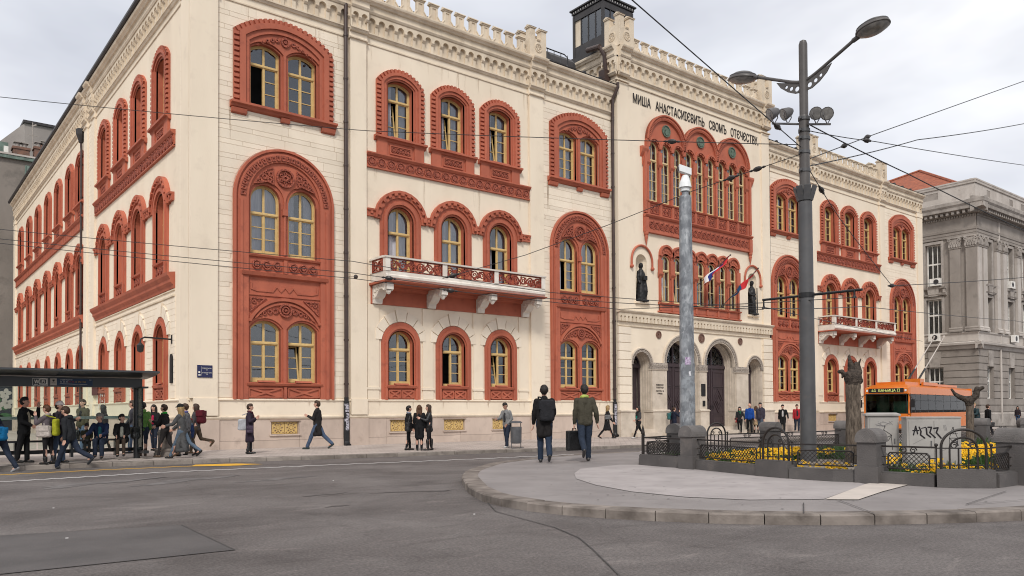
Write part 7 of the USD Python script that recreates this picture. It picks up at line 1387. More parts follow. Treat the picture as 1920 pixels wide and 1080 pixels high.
t = thing('mural_board', 'dark advertising board with large pale flowers at the left edge', 'billboard')
mb = MB(); mb.box(-7.5, 0.15, 43.7, 43.9, -0.3, 4.3); mb.build('board', mat('dark_board', (0.035, 0.038, 0.048), (0.02, 0.022, 0.028), 1, 3, 0.6), t)
fl = [MB(), MB()]; R_ = random.Random(4); WM = frame((0, 43.7, 0), (1, 0, 0), (0, 0, 1), (0, -1, 0))
for (x, z, r) in ((-0.35, 2.75, 0.45), (-0.25, 2.05, 0.5), (-0.95, 3.0, 0.22), (-1.4, 2.4, 0.4), (-2.2, 2.0, 0.5), (-1.2, 3.3, 0.18), (-3.0, 2.6, 0.45), (-3.9, 2.0, 0.5), (-0.75, 1.75, 0.3)):
    for k in range(5): a = k * 2 * PI / 5 + R_.random(); fl[0].poly(affinity.rotate(affinity.scale(disc(x + r * 0.5 * math.cos(a), z + r * 0.5 * math.sin(a), r * 0.42, 12), 1.0, 0.8), math.degrees(a)), 0.004 * k, 0.02 + 0.004 * k)
    fl[1].poly(affinity.scale(disc(x - 0.1, z - r - 0.5, 0.35, 9), 1.3, 0.8), 0, 0.018)
fl[0].build('painted_flower', M['gpale'], t, WM); fl[1].build('painted_leaf', mat('painted_green', (0.05, 0.13, 0.05), (0.03, 0.08, 0.03), 4), t, WM)

# ------------------------------------------------------------------ statues, flags
def statue(c, label, mirror):
    zb = 6.5; t = thing('bronze_statue', label, 'statue', loc=(c, -0.18, zb)); m_ = -1 if mirror else 1
    ch = [[(0, 0, 0.10, 0.25), (0.0, 0, 0.5, 0.23), (0, 0, 0.95, 0.19), (0, 0, 1.25, 0.20), (0, 0, 1.45, 0.15), (0, 0, 1.56, 0.07), (0, 0, 1.66, 0.065)], [(0, 0, 1.72, 0.115), (0, -0.02, 1.80, 0.115)], [(0.17 * m_, 0, 1.44, 0.08), (0.24 * m_, -0.03, 1.16, 0.07), (0.12 * m_, -0.20, 1.05, 0.055), (0.02 * m_, -0.24, 1.12, 0.05)], [(-0.17 * m_, 0, 1.44, 0.08), (-0.22 * m_, 0.0, 1.15, 0.065), (-0.19 * m_, -0.12, 0.90, 0.055)], [(0.10 * m_, -0.10, 0.95, 0.13), (0.13 * m_, -0.2, 0.5, 0.11), (0.12 * m_, -0.1, 0.05, 0.10)], [(-0.15, -0.02, 0.05, 0.14), (0.15, -0.02, 0.05, 0.14), (0.2, -0.1, 0.03, 0.1)]]
    MB().add(*blob(ch, 0.05, 5, 0.03, 9, 6 if mirror else 8)).build('figure', M['bronze'], t, smooth=True)
    mb = MB(); mb.box(-0.30, 0.30, -0.26, 0.22, 0, 0.08); mb.build('statue_base', M['bronze'], t); mb = MB()
    if mirror: mb.tube([(0.26, -0.2, 0.1), (0.22, -0.2, 1.5)], 0.025, 7); mb.build('staff', M['bronze'], t)
    else: mb.box(-0.16, 0.10, -0.34, -0.26, 1.02, 1.22); mb.build('held_book', M['bronze'], t)
statue(NI[0][0], 'dark bronze draped statue in the left niche beside the seven-light window', False); statue(NI[1][0], 'dark bronze statue holding a staff in the right niche by the flags', True)
def flag(base, tip, label, cols, seed, drop):
    t = thing('flag', label, 'flag'); b = np.array(base, float); e = np.array(tip, float); mb = MB(); mb.tube([b, e], 0.022, 7); mb.sphere(e, 0.045); mb.sphere(b, 0.06); mb.build('flag_pole', M['roof'], t)
    d = (e - b) / np.linalg.norm(e - b); n, m_ = 12, 9
    for k, col in enumerate(cols):
        U = np.linspace(k / len(cols), (k + 1) / len(cols), m_); T_ = np.linspace(0, 1, n); V = []; W_ = 1.35
        for u in U:
            root = e - d * 0.95 * u * W_
            for q in T_: V.append(root + np.array([drop[0] * W_ * q + 0.10 * math.sin(5 * q + 3 * u + seed), drop[1] * q + 0.10 * math.sin(7 * q + 5 * u + seed) + 0.08 * q * u, -drop[2] * 1.2 * q * (1 - 0.15 * u) + 0.05 * math.sin(9 * u + seed)]))
        V = np.array(V); i, j = np.meshgrid(range(m_ - 1), range(n - 1), indexing='ij'); a = (i * n + j).ravel(); MB().add(V, np.vstack([np.c_[a, a + 1, a + n + 1], np.c_[a, a + n + 1, a + n]])).build('flag_stripe', col, t, smooth=True)
fm = {k: mat('flag_' + k, c, rough=0.85) for k, c in (('red', (0.52, 0.03, 0.035)), ('blue', (0.02, 0.035, 0.20)), ('white', (0.75, 0.74, 0.74)), ('teal', (0.02, 0.08, 0.18)))}
flag((MID - 0.45, -0.25, 7.6), (MID + 0.55, -1.7, 9.15), 'drooping red, blue and white striped flag left of the other, over the portal', [fm['red'], fm['blue'], fm['white']], 0.3, (-0.55, 0.1, 0.75))
flag((MID + 1.75, -0.25, 6.75), (MID + 3.1, -1.6, 8.75), 'red and blue flag hanging in front of the right statue niche', [fm['red'], fm['red'], fm['teal']], 1.7, (-0.55, 0.05, 0.65))

# ------------------------------------------------------------------ bus shelter
SH = thing('bus_shelter', 'black bus shelter with curved roof, glass walls and bench at the left edge', 'bus shelter', loc=(0.2, 0.62, 0.04))
SX = -2.42; SL = 9.5
zs0 = lambda x: float(z_walk(x, -3.2))
M['shelter_black'] = mat('satin_black_shelter', (0.012, 0.013, 0.015), rough=0.32, spec=0.5)
mb = MB(); mb.tube([(SX, -2.95, zs0(SX) - 0.05), (SX, -2.95, 1.92)], 0.085, 14); mb.build('post', M['shelter_black'], SH, smooth=40)
mb = MB(); mb.tube([(SX - 4.6, -2.95, -0.2), (SX - 4.6, -2.95, 1.92)], 0.085, 14); mb.build('post', M['shelter_black'], SH, smooth=40)
pr = [(-4.35, 2.26), (-4.30, 2.31), (-3.6, 2.28), (-2.9, 2.22), (-2.55, 2.2), (-2.55, 2.14), (-3.0, 2.14), (-3.7, 2.18)]
v, f = extrude_arrays(Polygon(pr), 0, 1, True)
for k in range(4):
    x1 = SX + 0.25 - k * 2.35; x0 = x1 - 2.34; MB().add(np.c_[x0 + (x1 - x0) * v[:, 2], v[:, 0], v[:, 1]], f).build('roof_panel', M['shelter_black'], SH)
    mb = MB(); mb.tube([(x0, -4.3, 2.31), (x0, -3.6, 2.29), (x0, -2.9, 2.23), (x0, -2.6, 2.2)], 0.035, 7); mb.build('roof_rib', M['shelter_black'], SH)
mb = MB(); mb.box(SX - SL, SX + 0.05, -3.32, -3.20, 1.88, 2.14); fs = mb.build('fascia', M['shelter_black'], SH)
FW = frame((0, -3.32, 0), (1, 0, 0), (0, 0, 1), (0, -1, 0))
mb = MB(); x0, x1, z0, z1 = -5.02, -4.68, 1.91, 2.10; mb.poly(rect(x0, x1, z0, z1).difference(rect(x0 + 0.008, x1 - 0.008, z0 + 0.008, z1 - 0.008)), 0, 0.004)
tm = meshkit.text_mesh('Wi', 0.085, 0.004, bold=True); mb.add(tm.vertices + [x0 + 0.035, z0 + 0.06, 0.0], tm.faces); mb.poly(rect(x0 + 0.17, x0 + 0.31, z0 + 0.045, z0 + 0.16).buffer(0.02).difference(rect(x0 + 0.18, x0 + 0.30, z0 + 0.055, z0 + 0.15).buffer(0.008)), 0, 0.004)
tm = meshkit.text_mesh('Fi', 0.07, 0.004, bold=True); mb.add(tm.vertices + [x0 + 0.20, z0 + 0.065, 0.0], tm.faces); mb.box(x0 + 0.03, x0 + 0.12, z0 + 0.02, z0 + 0.03, 0, 0.004); mb.build('wifi_sign', M['white'], fs, FW)
mb = MB(); mb.box(-4.62, -4.47, 1.92, 2.10, 0, 0.006); mb.build('shelter_emblem_panel', M['gpale'], fs, FW); mb = MB(); mb.poly(Polygon([(-4.57, 2.07), (-4.52, 2.07), (-4.52, 2.03), (-4.545, 2.01), (-4.57, 2.03)]), 0.006, 0.009); mb.box(-4.59, -4.50, 1.975, 1.985, 0.006, 0.009); mb.build('emblem', M['black'], fs, FW)
mb = MB(); mb.box(-4.47, -3.62, 1.92, 2.10, 0, 0.005); mb.build('stop_name_panel', mat('deep_blue_panel', (0.012, 0.035, 0.085), rough=0.4), fs, FW)
for tx, x, z, h_, m_ in (('СТУДЕНТСКИ ТРГ', -4.40, 2.055, 0.024, 'white'), ('21  22  28', -4.40, 2.00, 0.032, 'white'), ('29  31', -4.20, 2.00, 0.032, None), ('41  552  553', -4.05, 2.00, 0.032, 'yellowpaint'), ('E2', -3.70, 2.055, 0.030, 'white')):
    tm = meshkit.text_mesh(tx, h_, 0.003); w_ = tm.bounds[1][0]; sc = min(1, {'29  31': 0.13, '21  22  28': 0.18, '41  552  553': 0.26}.get(tx, 0.3) / w_); MB().add(tm.vertices * [sc, 1, 1] + [x, z, 0.005], tm.faces).build('panel_text', M[m_] if m_ else fm['red'], fs, FW)
mb = MB(); mb.box(-4.40, -3.75, 1.955, 1.96, 0.005, 0.008); mb.build('panel_text', M['white'], fs, FW)
M['shglass'] = glassmat('shelter_glass', 1.22, tint=(0.88, 0.93, 0.90))
for k in range(4): mb = MB(); x1 = SX - 0.10 - k * 2.3; mb.box(x1 - 2.26, x1, -2.56, -2.545, 0.22, 1.92); mb.build('back_pane', M['shglass'], SH); mb = MB(); mb.box(x1 - 2.26, x1, -2.543, -2.540, 1.02, 1.10); mb.build('frosted_band', mat('frosted_band', (0.55, 0.57, 0.56)) if k == 0 else usdkit.UsdShade.Material.Get(stage, '/World/Looks/frosted_band'), SH)
mb = MB(); mb.box(SX - SL, SX + 0.12, -2.60, -2.50, 0.10, 0.20); mb.box(SX - SL, SX, -2.59, -2.53, 1.92, 1.98); mb.build('bottom_rail', M['shelter_black'], SH)
mb = MB(); mb.box(SX - 0.02, SX + 0.02, -3.55, -2.6, 0.15, 1.86); mb.build('side_pane', M['shglass'], SH); mb = MB(); mb.box(SX + 0.02, SX + 0.16, -3.6, -2.5, 0.06, 0.14); mb.box(SX - 0.03, SX + 0.14, -3.62, -2.5, 1.86, 1.91); mb.build('side_rail', M['shelter_black'], SH)
mb = MB(); mb.box(SX - 3.2, SX - 0.25, -2.98, -2.66, 0.42, 0.47); be = mb.build('bench_seat', M['shelter_black'], SH)
for x in (SX - 2.9, SX - 1.6, SX - 0.5): mb = MB(); mb.box(x - 0.03, x + 0.03, -2.85, -2.62, 0.0, 0.42); mb.build('bench_leg', M['shelter_black'], be)

# ------------------------------------------------------------------ stone bollard, litter bin
def bollard(x, y, label):
    t = thing('stone_bollard', label, 'bollard', loc=(x, y, float(z_walk(x, y)))); mb = MB(); mb.lathe([(0.30, -0.05), (0.30, 0.10), (0.27, 0.13), (0.29, 0.16), (0.29, 0.20), (0.25, 0.24)], n=20); mb.build('base', M['kerb_top'], t, smooth=40); mb = MB(); mb.lathe([(0.19, 0.24), (0.185, 0.62), (0.21, 0.65), (0.21, 0.70), (0.15, 0.78), (0, 0.82)], n=20); mb.build('shaft', M['kerb_top'], t, smooth=40)
bollard(-1.40, -2.10, 'round ringed stone bollard half hidden by the walking woman in the long grey coat')
bx, by = 9.42, -4.95; t = thing('litter_bin', 'grey metal litter bin with dark hood on the pavement before the looking-down man', 'bin', loc=(bx, by, float(z_walk(bx, by)))); M['bin'] = mat('dark_grey_bin', (0.10, 0.10, 0.105), (0.07, 0.07, 0.075), 5, 4, 0.5)
mb = MB(); mb.lathe([(0.17, 0.16), (0.19, 0.22), (0.20, 0.72), (0.19, 0.74)], n=18); mb.build('bin_body', M['bin'], t, smooth=40); mb = MB(); mb.lathe([(0.0, 0.95), (0.16, 0.94), (0.22, 0.89), (0.22, 0.87), (0.0, 0.88)], n=18); mb.build('hood', M['bin'], t, smooth=40)
for s_ in (-1, 1): mb = MB(); mb.tube([(0.21 * s_, 0, 0), (0.21 * s_, 0, 0.9)], 0.014, 6); mb.build('bin_post', M['bin'], t)
mb = MB(); mb.box(-0.24, 0.24, -0.14, 0.14, 0, 0.02); mb.build('foot', M['bin'], t)

# ------------------------------------------------------------------ orange trolleybus
M['orange'] = mat('orange_bus_paint', (0.66, 0.165, 0.008), (0.60, 0.148, 0.008), 3, 3, 0.35, spec=0.5, coat=0.3); M['tyre'] = mat('tyre_rubber', (0.02, 0.02, 0.02), rough=0.9); M['busglass'] = glassmat('bus_glass', 1.2, tint=(0.55, 0.60, 0.56))
M['seat_yellow'] = mat('yellow_bus_interior', (0.42, 0.36, 0.05), rough=0.7); M['teal_in'] = mat('teal_bus_interior', (0.08, 0.22, 0.18), rough=0.7); M['int_dark'] = mat('dark_bus_interior', (0.035, 0.033, 0.033), rough=0.8)
az = math.radians(82); ex = np.array([math.sin(az), math.cos(az), 0]); ey = np.array([-math.cos(az), math.sin(az), 0]); bz = -0.27
TB = thing('trolleybus', 'orange articulated trolleybus with route sign 41 and raised trolley poles', 'trolleybus'); C0 = np.array([36.9, -5.7, bz]); BT = np.eye(4); BT[:3, 0] = ex; BT[:3, 1] = ey; BT[:3, 2] = (0, 0, 1); BT[:3, 3] = C0   # u back along the bus, v across (0 near side), w up
LB, WB = 13.0, 2.5
mb = MB()
for v0 in (0.0, WB - 0.06): mb.box(0.25, LB, v0, v0 + 0.06, 0.35, 1.25)
mb.box(0.0, 0.12, 0.12, WB - 0.12, 0.35, 1.2); mb.box(LB - 0.1, LB, 0, WB, 0.35, 2.8); mb.box(0.25, LB, 0.05, WB - 0.05, 0.35, 0.42)
def sec(u, inset, z): return [(u, inset, z), (u, WB - inset, z)]
hullp = [(u, v, z) for u, i_, zs_ in ((0.05, 0.10, (2.32, 2.62)), (0.35, 0.02, (2.30, 2.70)), (LB, 0.02, (2.30, 2.66)), (0.6, 0.35, (2.86,)), (LB - 0.2, 0.35, (2.80,))) for z in zs_ for v in (i_, WB - i_)]
mb.mesh(trimesh.convex.convex_hull(np.array(hullp)))
for v0 in (0.02, WB - 0.10): mb.tube([(0.10, v0 + 0.04, 1.2), (0.16, v0 + 0.04, 2.35)], 0.055, 8)
mb.tube([(0.12, 0.10, 1.15), (0.12, 0.08, 0.4)], 0.08, 8); mb.tube([(0.12, WB - 0.10, 1.15), (0.12, WB - 0.08, 0.4)], 0.08, 8); body = mb.build('body', M['orange'], TB, BT, smooth=30)
mb = MB(); mb.box(0.06, 0.075, 0.14, WB - 0.14, 1.18, 2.32); mb.build('windscreen', M['busglass'], TB, BT)
mb = MB()
for a in (0.14, WB - 0.18): mb.box(0.05, 0.08, a, a + 0.04, 1.18, 2.33)
mb.box(0.05, 0.08, 0.14, WB - 0.14, 2.28, 2.34); mb.build('windscreen_seal', M['black'], TB, BT)
edges = [0.28, 1.05, 2.0, 3.4, 4.9, 6.4, 7.9, 9.4, 11.0, 12.85]
for v0 in (0.005, WB - 0.02):
    for a, b in zip(edges[:-1], edges[1:]): mb = MB(); mb.box(a + 0.03, b - 0.03, v0, v0 + 0.012, 1.27, 2.28); wd = mb.build('side_window', M['busglass'], TB, BT); mb = MB(); mb.box(a - 0.035, a + 0.035, v0 - 0.004, v0 + 0.03, 1.25, 2.32); mb.box(a + 0.03, b - 0.03, v0 - 0.002, v0 + 0.02, 1.92, 1.95); mb.build('window_pillar', M['black'], wd, BT)
mb = MB(); mb.box(0.02, 0.045, 0.30, WB - 0.30, 2.40, 2.64); sg = mb.build('route_sign', M['black'], TB, BT)
tm = meshkit.text_mesh('41  БАЊИЦА II', 0.15, 0.006); w_ = tm.bounds[1][0]; sc = 1.55 / w_; SGN = BT @ frame((0.02, WB - 0.46, 2.45), (0, -1, 0), (0, 0, 1), (-1, 0, 0)); MB().add(tm.vertices * [sc, 1, 1], tm.faces).build('route_text', usdkit.material(stage, '/World/Looks/amber_leds', {'e': ('emission', {'color': (0.75, 0.80, 0.25), 'strength': 0.7})}, surface='e.emission'), sg, SGN)
for v0 in (0.16, WB - 0.26): mb = MB(); mb.box(0.03, 0.06, v0, v0 + 0.09, 2.46, 2.58); mb.build('marker_lamp', M['camwhite'], TB, BT)
for v0 in (0.25, WB - 0.55): mb = MB(); mb.box(-0.01, 0.0, v0, v0 + 0.3, 0.62, 0.82); mb.build('headlight', M['lampglass'], TB, BT)
for s_, v0 in ((0, -0.18), (1, WB + 0.18)): mb = MB(); mb.box(-0.05, 0.05, v0 - 0.11, v0 + 0.11, 1.55, 2.0); mb.tube([(0.0, v0, 2.0), (0.1, (0.05, WB - 0.05)[s_], 2.3)], 0.02, 6); mb.build('wing_mirror', M['black'], TB, BT)
for u in (2.6, 8.8):
    for v0 in (0.02, WB - 0.30): mb = MB(); T = BT @ frame((u, v0, 0.48), (1, 0, 0), (0, 0, 1), (0, 1, 0)); mb.poly(ring(0, 0, 0.48, 0.27, 24), 0, 0.28, True); w_ = mb.build('wheel', M['tyre'], TB, T); mb = MB(); mb.poly(disc(0, 0, 0.27, 20), 0.04, 0.24, True); mb.build('rim', M['flood'], w_, T)
mb = MB(); mb.box(0.8, 3.4, 0.45, WB - 0.45, 2.84, 3.02); mb.box(3.6, 6.4, 0.30, 0.42, 2.86, 3.05); mb.box(3.6, 6.4, WB - 0.42, WB - 0.30, 2.86, 3.05); mb.box(6.6, 10.8, 0.35, 0.47, 2.84, 2.98); mb.box(4.7, 5.5, 0.8, WB - 0.8, 2.84, 3.3); mb.build('roof_equipment', M['orange'], TB, BT); mb = MB(); mb.box(3.6, 6.4, 0.44, WB - 0.44, 2.8, 2.95); mb.build('roof_tray', M['black'], TB, BT)
for v0 in (0.95, 1.55):
    mb = MB(); mb.tube([(4.9, v0, 3.25), (6.2, v0, 3.95)], 0.06, 8); pl_ = mb.build('pole_base', M['black'], TB, BT); mb = MB(); mb.tube([(6.2, v0, 3.95), (10.6, v0 + 0.1, 6.15)], [0.04, 0.028], 8); mb.tube([(10.6, v0 + 0.1, 6.15), (10.75, v0 + 0.1, 6.3)], 0.05, 6); mb.build('trolley_pole', M['gpale'], pl_, BT)
mb = MB(); mb.box(0.25, LB - 0.2, WB - 0.12, WB - 0.08, 1.95, 2.28); mb.box(2.0, LB - 0.2, 0.10, 0.14, 2.12, 2.28); mb.build('ceiling_advert_band', M['seat_yellow'], TB, BT)
mb = MB()
for k in range(7): u = 2.4 + 1.25 * k; mb.box(u, u + 0.12, WB - 1.05, WB - 0.25, 0.8, 1.55); mb.box(u, u + 0.12, 0.25, 1.0, 0.8, 1.5)
mb.box(1.2, 1.25, 0.2, 1.2, 0.5, 2.2); mb.box(0.35, LB - 0.2, 0.1, WB - 0.1, 2.27, 2.3); mb.build('interior', M['int_dark'], TB, BT); mb = MB(); mb.box(0.5, 0.56, 0.2, 1.0, 0.9, 1.9); mb.box(1.3, 1.36, 1.5, 2.2, 0.5, 2.2); mb.build('driver_screen', M['teal_in'], TB, BT)
# ------------------------------------------------------------------ people
SKIN = {'light': mat('skin_light', (0.56, 0.33, 0.25), (0.50, 0.29, 0.215), 12, 3, 0.5), 'tan': mat('skin_tan', (0.46, 0.26, 0.19), (0.40, 0.22, 0.16), 12, 3, 0.5)}
_cl = {}
def cloth(col, leather=False):
    k = (tuple(round(c, 3) for c in col), leather)
    if k not in _cl: _cl[k] = mat('fabric_%d' % len(_cl), col, tuple(c * 0.72 for c in col), 9, 5, 0.4 if leather else 0.85, 0.5, 30, spec=0.4 if leather else 0.2, objspace=True, bdist=0.03)
    return _cl[k]
HAIRM = {k: mat('hair_' + k, c, tuple(x * 0.55 for x in c), 40, 4, 0.55, 0.5, 90, (1, 1, 0.2), objspace=True) for k, c in (('black', (0.018, 0.013, 0.011)), ('brown', (0.055, 0.030, 0.018)), ('blond', (0.36, 0.24, 0.11)), ('grey', (0.22, 0.20, 0.185)), ('auburn', (0.10, 0.045, 0.022)))}
EYE_M = mat('dark_eye', (0.02, 0.016, 0.014), rough=0.3); LIP = mat('lip', (0.30, 0.11, 0.09), rough=0.5)
def _rot(v, ax, a):
    v = np.asarray(v, float); c, s_ = math.cos(a), math.sin(a); x, y, z = v
    return np.array([x * c + z * s_, y, -x * s_ + z * c]) if ax == 'y' else np.array([x * c - y * s_, x * s_ + y * c, z])
D = math.radians
def person(label, x, y, head, H, legs=((6, 2), (-6, 4)), arms=((5, 8, 15, 0), (-5, 8, 15, 0)), lean=0, top=(0.02, 0.02, 0.022), bottom=(0.02, 0.022, 0.03), shoes=(0.015, 0.014, 0.014), hair='brown', hairlen=0, coat=0.0, skin='light', turn=0, nod=0, female=False, seat=None, hat=None, scarf=None, shirt=None, skirt=None, hood=False, group=None, open_=False, z=None, boots=0, leather=False):
    """legs: (hip flex, knee flex) left, right; arms: (flex, abduct, elbow, inward) left, right; degrees. Local +x is forward, +y left."""
    s = H / 1.76; fs = 0.92 if female else 1.0
    gz = float(z_isl(x, y) if (isl.contains(Point(x, y))) else (z_walk(x, y) if y > kerb_y(x) else z_road(x, y))) if z is None else z
    root = thing('person', label, 'person', group, loc=(x, y, gz), rz=D(head)); q = []
    hips = [np.array([0, 0.088 * sg, 0.0]) for sg in (1, -1)]; knees, ankles, toes = [], [], []
    for (a, k), h_ in zip(legs, hips):
        a, k = D(a), D(k); kn = h_ + 0.435 * np.array([math.sin(a), 0, -math.cos(a)]); an = kn + 0.425 * np.array([math.sin(a - k), 0, -math.cos(a - k)]); knees.append(kn); ankles.append(an)
    low = min(a[2] for a in ankles); pz = (0.075 - low) if seat is None else seat / s + 0.09
    up = np.array([math.sin(D(lean)), 0, math.cos(D(lean))]); P = lambda v: (np.asarray(v, float) + [0, 0, pz])
    S = lambda v, r: tuple(P(v) * s) + (r * s,)
    ch, nk = 0.30 * up, 0.555 * up; sh = [0.448 * up + np.array([0, 0.170 * fs * sg, 0]) for sg in (1, -1)]; el, wr, hd = [], [], []
    for (a, b, e, inw), s0, sg in zip(arms, sh, (1, -1)):
        a, b, e, inw = D(a + lean * 0.5), D(b), D(e), D(inw); u = np.array([math.sin(a) * math.cos(b), sg * math.sin(b), -math.cos(a) * math.cos(b)]); e_ = s0 + 0.285 * u
        f = np.array([math.sin(a + e) * math.cos(inw), sg * (math.sin(b) * 0.5 * math.cos(e) - math.sin(inw)), -math.cos(a + e) * math.cos(inw)]); f /= np.linalg.norm(f); el.append(e_); wr.append(e_ + 0.245 * f); hd.append(f)
    hc = nk + np.array([0.025, 0, 0.125]); HR = lambda v: nk + np.array([0.02, 0, 0.04]) + _rot(_rot(np.asarray(v, float) - [0, 0, 0.04], 'y', D(nod)), 'z', D(turn))
    hp = lambda v, r: S(HR(v), r)
    body = [[S((0, 0.07, 0.02), 0.105), S(ch + [0, 0.07, 0], 0.085), S(0.43 * up + [0, 0.09, 0], 0.06)], [S((0, -0.07, 0.02), 0.105), S(ch + [0, -0.07, 0], 0.085), S(0.43 * up + [0, -0.09, 0], 0.06)], [S(ch, 0.09), S(0.45 * up, 0.062), S(nk - [0.0, 0, 0.03], 0.056), S(HR((0.0, 0, 0.08)), 0.054)],
            [hp((0.0, 0, 0.16), 0.092), hp((-0.025, 0, 0.175), 0.092)], [hp((0.01, 0, 0.15), 0.085), hp((0.032, 0, 0.09), 0.062), hp((0.055, 0, 0.055), 0.034)], [hp((0.085, 0, 0.145), 0.014), hp((0.108, 0, 0.112), 0.017)], [hp((0.0, 0.086, 0.12), 0.02), hp((-0.01, 0.09, 0.145), 0.018)], [hp((0.0, -0.086, 0.12), 0.02), hp((-0.01, -0.09, 0.145), 0.018)]]
    for i in (0, 1):
        body.append([S(hips[i], 0.088), S(knees[i], 0.056), S((knees[i] * 0.6 + ankles[i] * 0.4) - [0.012, 0, 0], 0.052), S(ankles[i], 0.038)]); body.append([S(ankles[i], 0.036), S(ankles[i] + [0.10, 0, -0.045], 0.028)])
        body.append([S(sh[i], 0.058), S(el[i], 0.041), S(wr[i], 0.028)])
        f = hd[i]; sg = (1, -1)[i]; side = np.cross(f, [0, 1, 0]); side = side / max(np.linalg.norm(side), 1e-6); nrm = np.cross(f, side)
        for k in range(4):
            o = side * (k - 1.5) * 0.019; b0 = wr[i] + f * 0.035 + o * 0.6; L_ = (0.058, 0.068, 0.064, 0.05)[k]; b1 = wr[i] + f * 0.098 + o; cu = -nrm * sg * 0.018; b2 = b1 + f * L_ * 0.6 + cu * 0.6; b3 = b2 + f * L_ * 0.35 + cu * 1.3; body.append([S(wr[i], 0.022), S(b0, 0.018), S(b1, 0.0125)]); body.append([S(b1, 0.0105), S(b2, 0.0095), S(b3, 0.008)])
        t0 = wr[i] + f * 0.03 + side * -0.025; t1 = t0 + f * 0.045 - side * 0.028 - nrm * sg * 0.012; body.append([S(t0, 0.016), S(t1, 0.0115), S(t1 + f * 0.03 - side * 0.004, 0.009)])
    bv, bf = blob(body, 0.035, 3, n=8); bo = MB().add(bv, bf).build('body', SKIN[skin], root, smooth=True)
    for sg in (1, -1): mb = MB(); mb.sphere(P(HR((0.079, 0.032 * sg, 0.152))) * s, 0.0125 * s, 1); mb.build('eye', EYE_M, bo)
    mb = MB(); mb.sphere((0, 0, 0), 1.0, 1); mb.v[-1] = mb.v[-1] * [0.010 * s, 0.024 * s, 0.007 * s] + P(HR((0.090, 0, 0.078))) * s
    mb.build('mouth', LIP, bo)
    ct = cloth(top, leather)
    if hair:
        hm = [[hp((-0.030, 0, 0.165), 0.100), hp((0.002, 0, 0.196), 0.088), hp((0.03, 0, 0.215), 0.062)], [hp((-0.045, 0, 0.12), 0.085), hp((-0.035, 0, 0.175), 0.095)]]
        if hairlen:
            for yy in (-0.055, 0, 0.055): hm.append([hp((-0.035, yy, 0.15), 0.062), hp((-0.055, yy * 1.15, 0.02), 0.058), hp((-0.075, yy * 1.1, 0.02 - hairlen), 0.040)])
            for yy in (-0.085, 0.085): hm.append([hp((0.015, yy * 0.9, 0.17), 0.034), hp((0.008, yy, 0.06), 0.028), hp((0.0, yy, 0.03 - hairlen * 0.7), 0.024)])
        MB().add(*blob(hm, 0.04, 3, 0.008 * s, 24, 2)).build('hair', HAIRM[hair], root, smooth=True)
    # trousers and shoes
    hw = 0.012
    tr = [[S((0, 0.05, 0.06), 0.118 * fs), S((0, 0.06, -0.04), 0.118)], [S((0, -0.05, 0.06), 0.118 * fs), S((0, -0.06, -0.04), 0.118)], [S((0, 0.06, 0), 0.115), S((0, -0.06, 0), 0.115)]]
    for i in (0, 1): sl = 0.80 if female else 1.0; tr.append([S(hips[i] + [0, 0, -0.03], 0.108), S(knees[i], 0.074 * sl), S(ankles[i] + [0, 0, 0.02], 0.062 * sl)])
    MB().add(*blob(tr, 0.05, 2, 0.011 * s, 12, 1)).build('trousers', cloth(bottom), root, smooth=True)
    for i in (0, 1):
        k = legs[i][0] - legs[i][1]; c_, s_ = math.cos(D(k)), math.sin(D(k)); pit = max(-0.9, min(0.9, D(k) * 0.8)) if legs[i][1] > 25 or ankles[i][2] > low + 0.03 else 0.0
        if seat is not None: pit = 0
        ft = lambda dx, dz: ankles[i] + np.array([dx * math.cos(pit) - dz * math.sin(pit) * -1 * 0, 0, dz + dx * math.sin(pit)])
        sc = [[S(ft(-0.045, -0.03), 0.044), S(ft(0.06, -0.036), 0.040), S(ft(0.15, -0.043), 0.032)], [S(ft(0, -0.02), 0.046), S(ft(0.0, 0.02 + boots), 0.046 + 0.02 * (boots > 0))]]
        MB().add(*blob(sc, 0.05, 2, n=8)).build('shoe', cloth(shoes, True), root, smooth=True)
    # upper garment
    e = 0.022 if coat or not female else 0.014; up0 = [S((0, 0.055 * fs, -0.03), 0.125 * fs + e * 0.5), S((0.0, 0.052 * fs, 0.12), 0.108 * fs + e), S(ch + [0, 0.085 * fs, 0.02], 0.105 + e), S(0.425 * up + [0, 0.115 * fs, 0], 0.070 + e * 0.7)]
    g = [up0, [(p_[0], -p_[1], p_[2], p_[3]) for p_ in up0], [S((0, 0.05, 0.0), 0.12 * fs), S((0, -0.05, 0.0), 0.12 * fs)], [S((0, 0.05, 0.14), 0.11 * fs), S((0, -0.05, 0.14), 0.11 * fs)], [S(ch + [0.0, 0.085, 0.02], 0.10), S(ch + [0.0, -0.085, 0.02], 0.10)], [S(0.43 * up + [0, 0.11 * fs, 0], 0.075), S(0.43 * up + [0, -0.11 * fs, 0], 0.075)], [S(0.42 * up, 0.115), S(0.49 * up, 0.085), S(nk - [0.01, 0, 0.03], 0.066)]]
    for i in (0, 1): g.append([S(sh[i], 0.070 + e * 0.3), S(el[i], 0.058 + e * 0.2), S(wr[i] - hd[i] * 0.01, 0.043)])
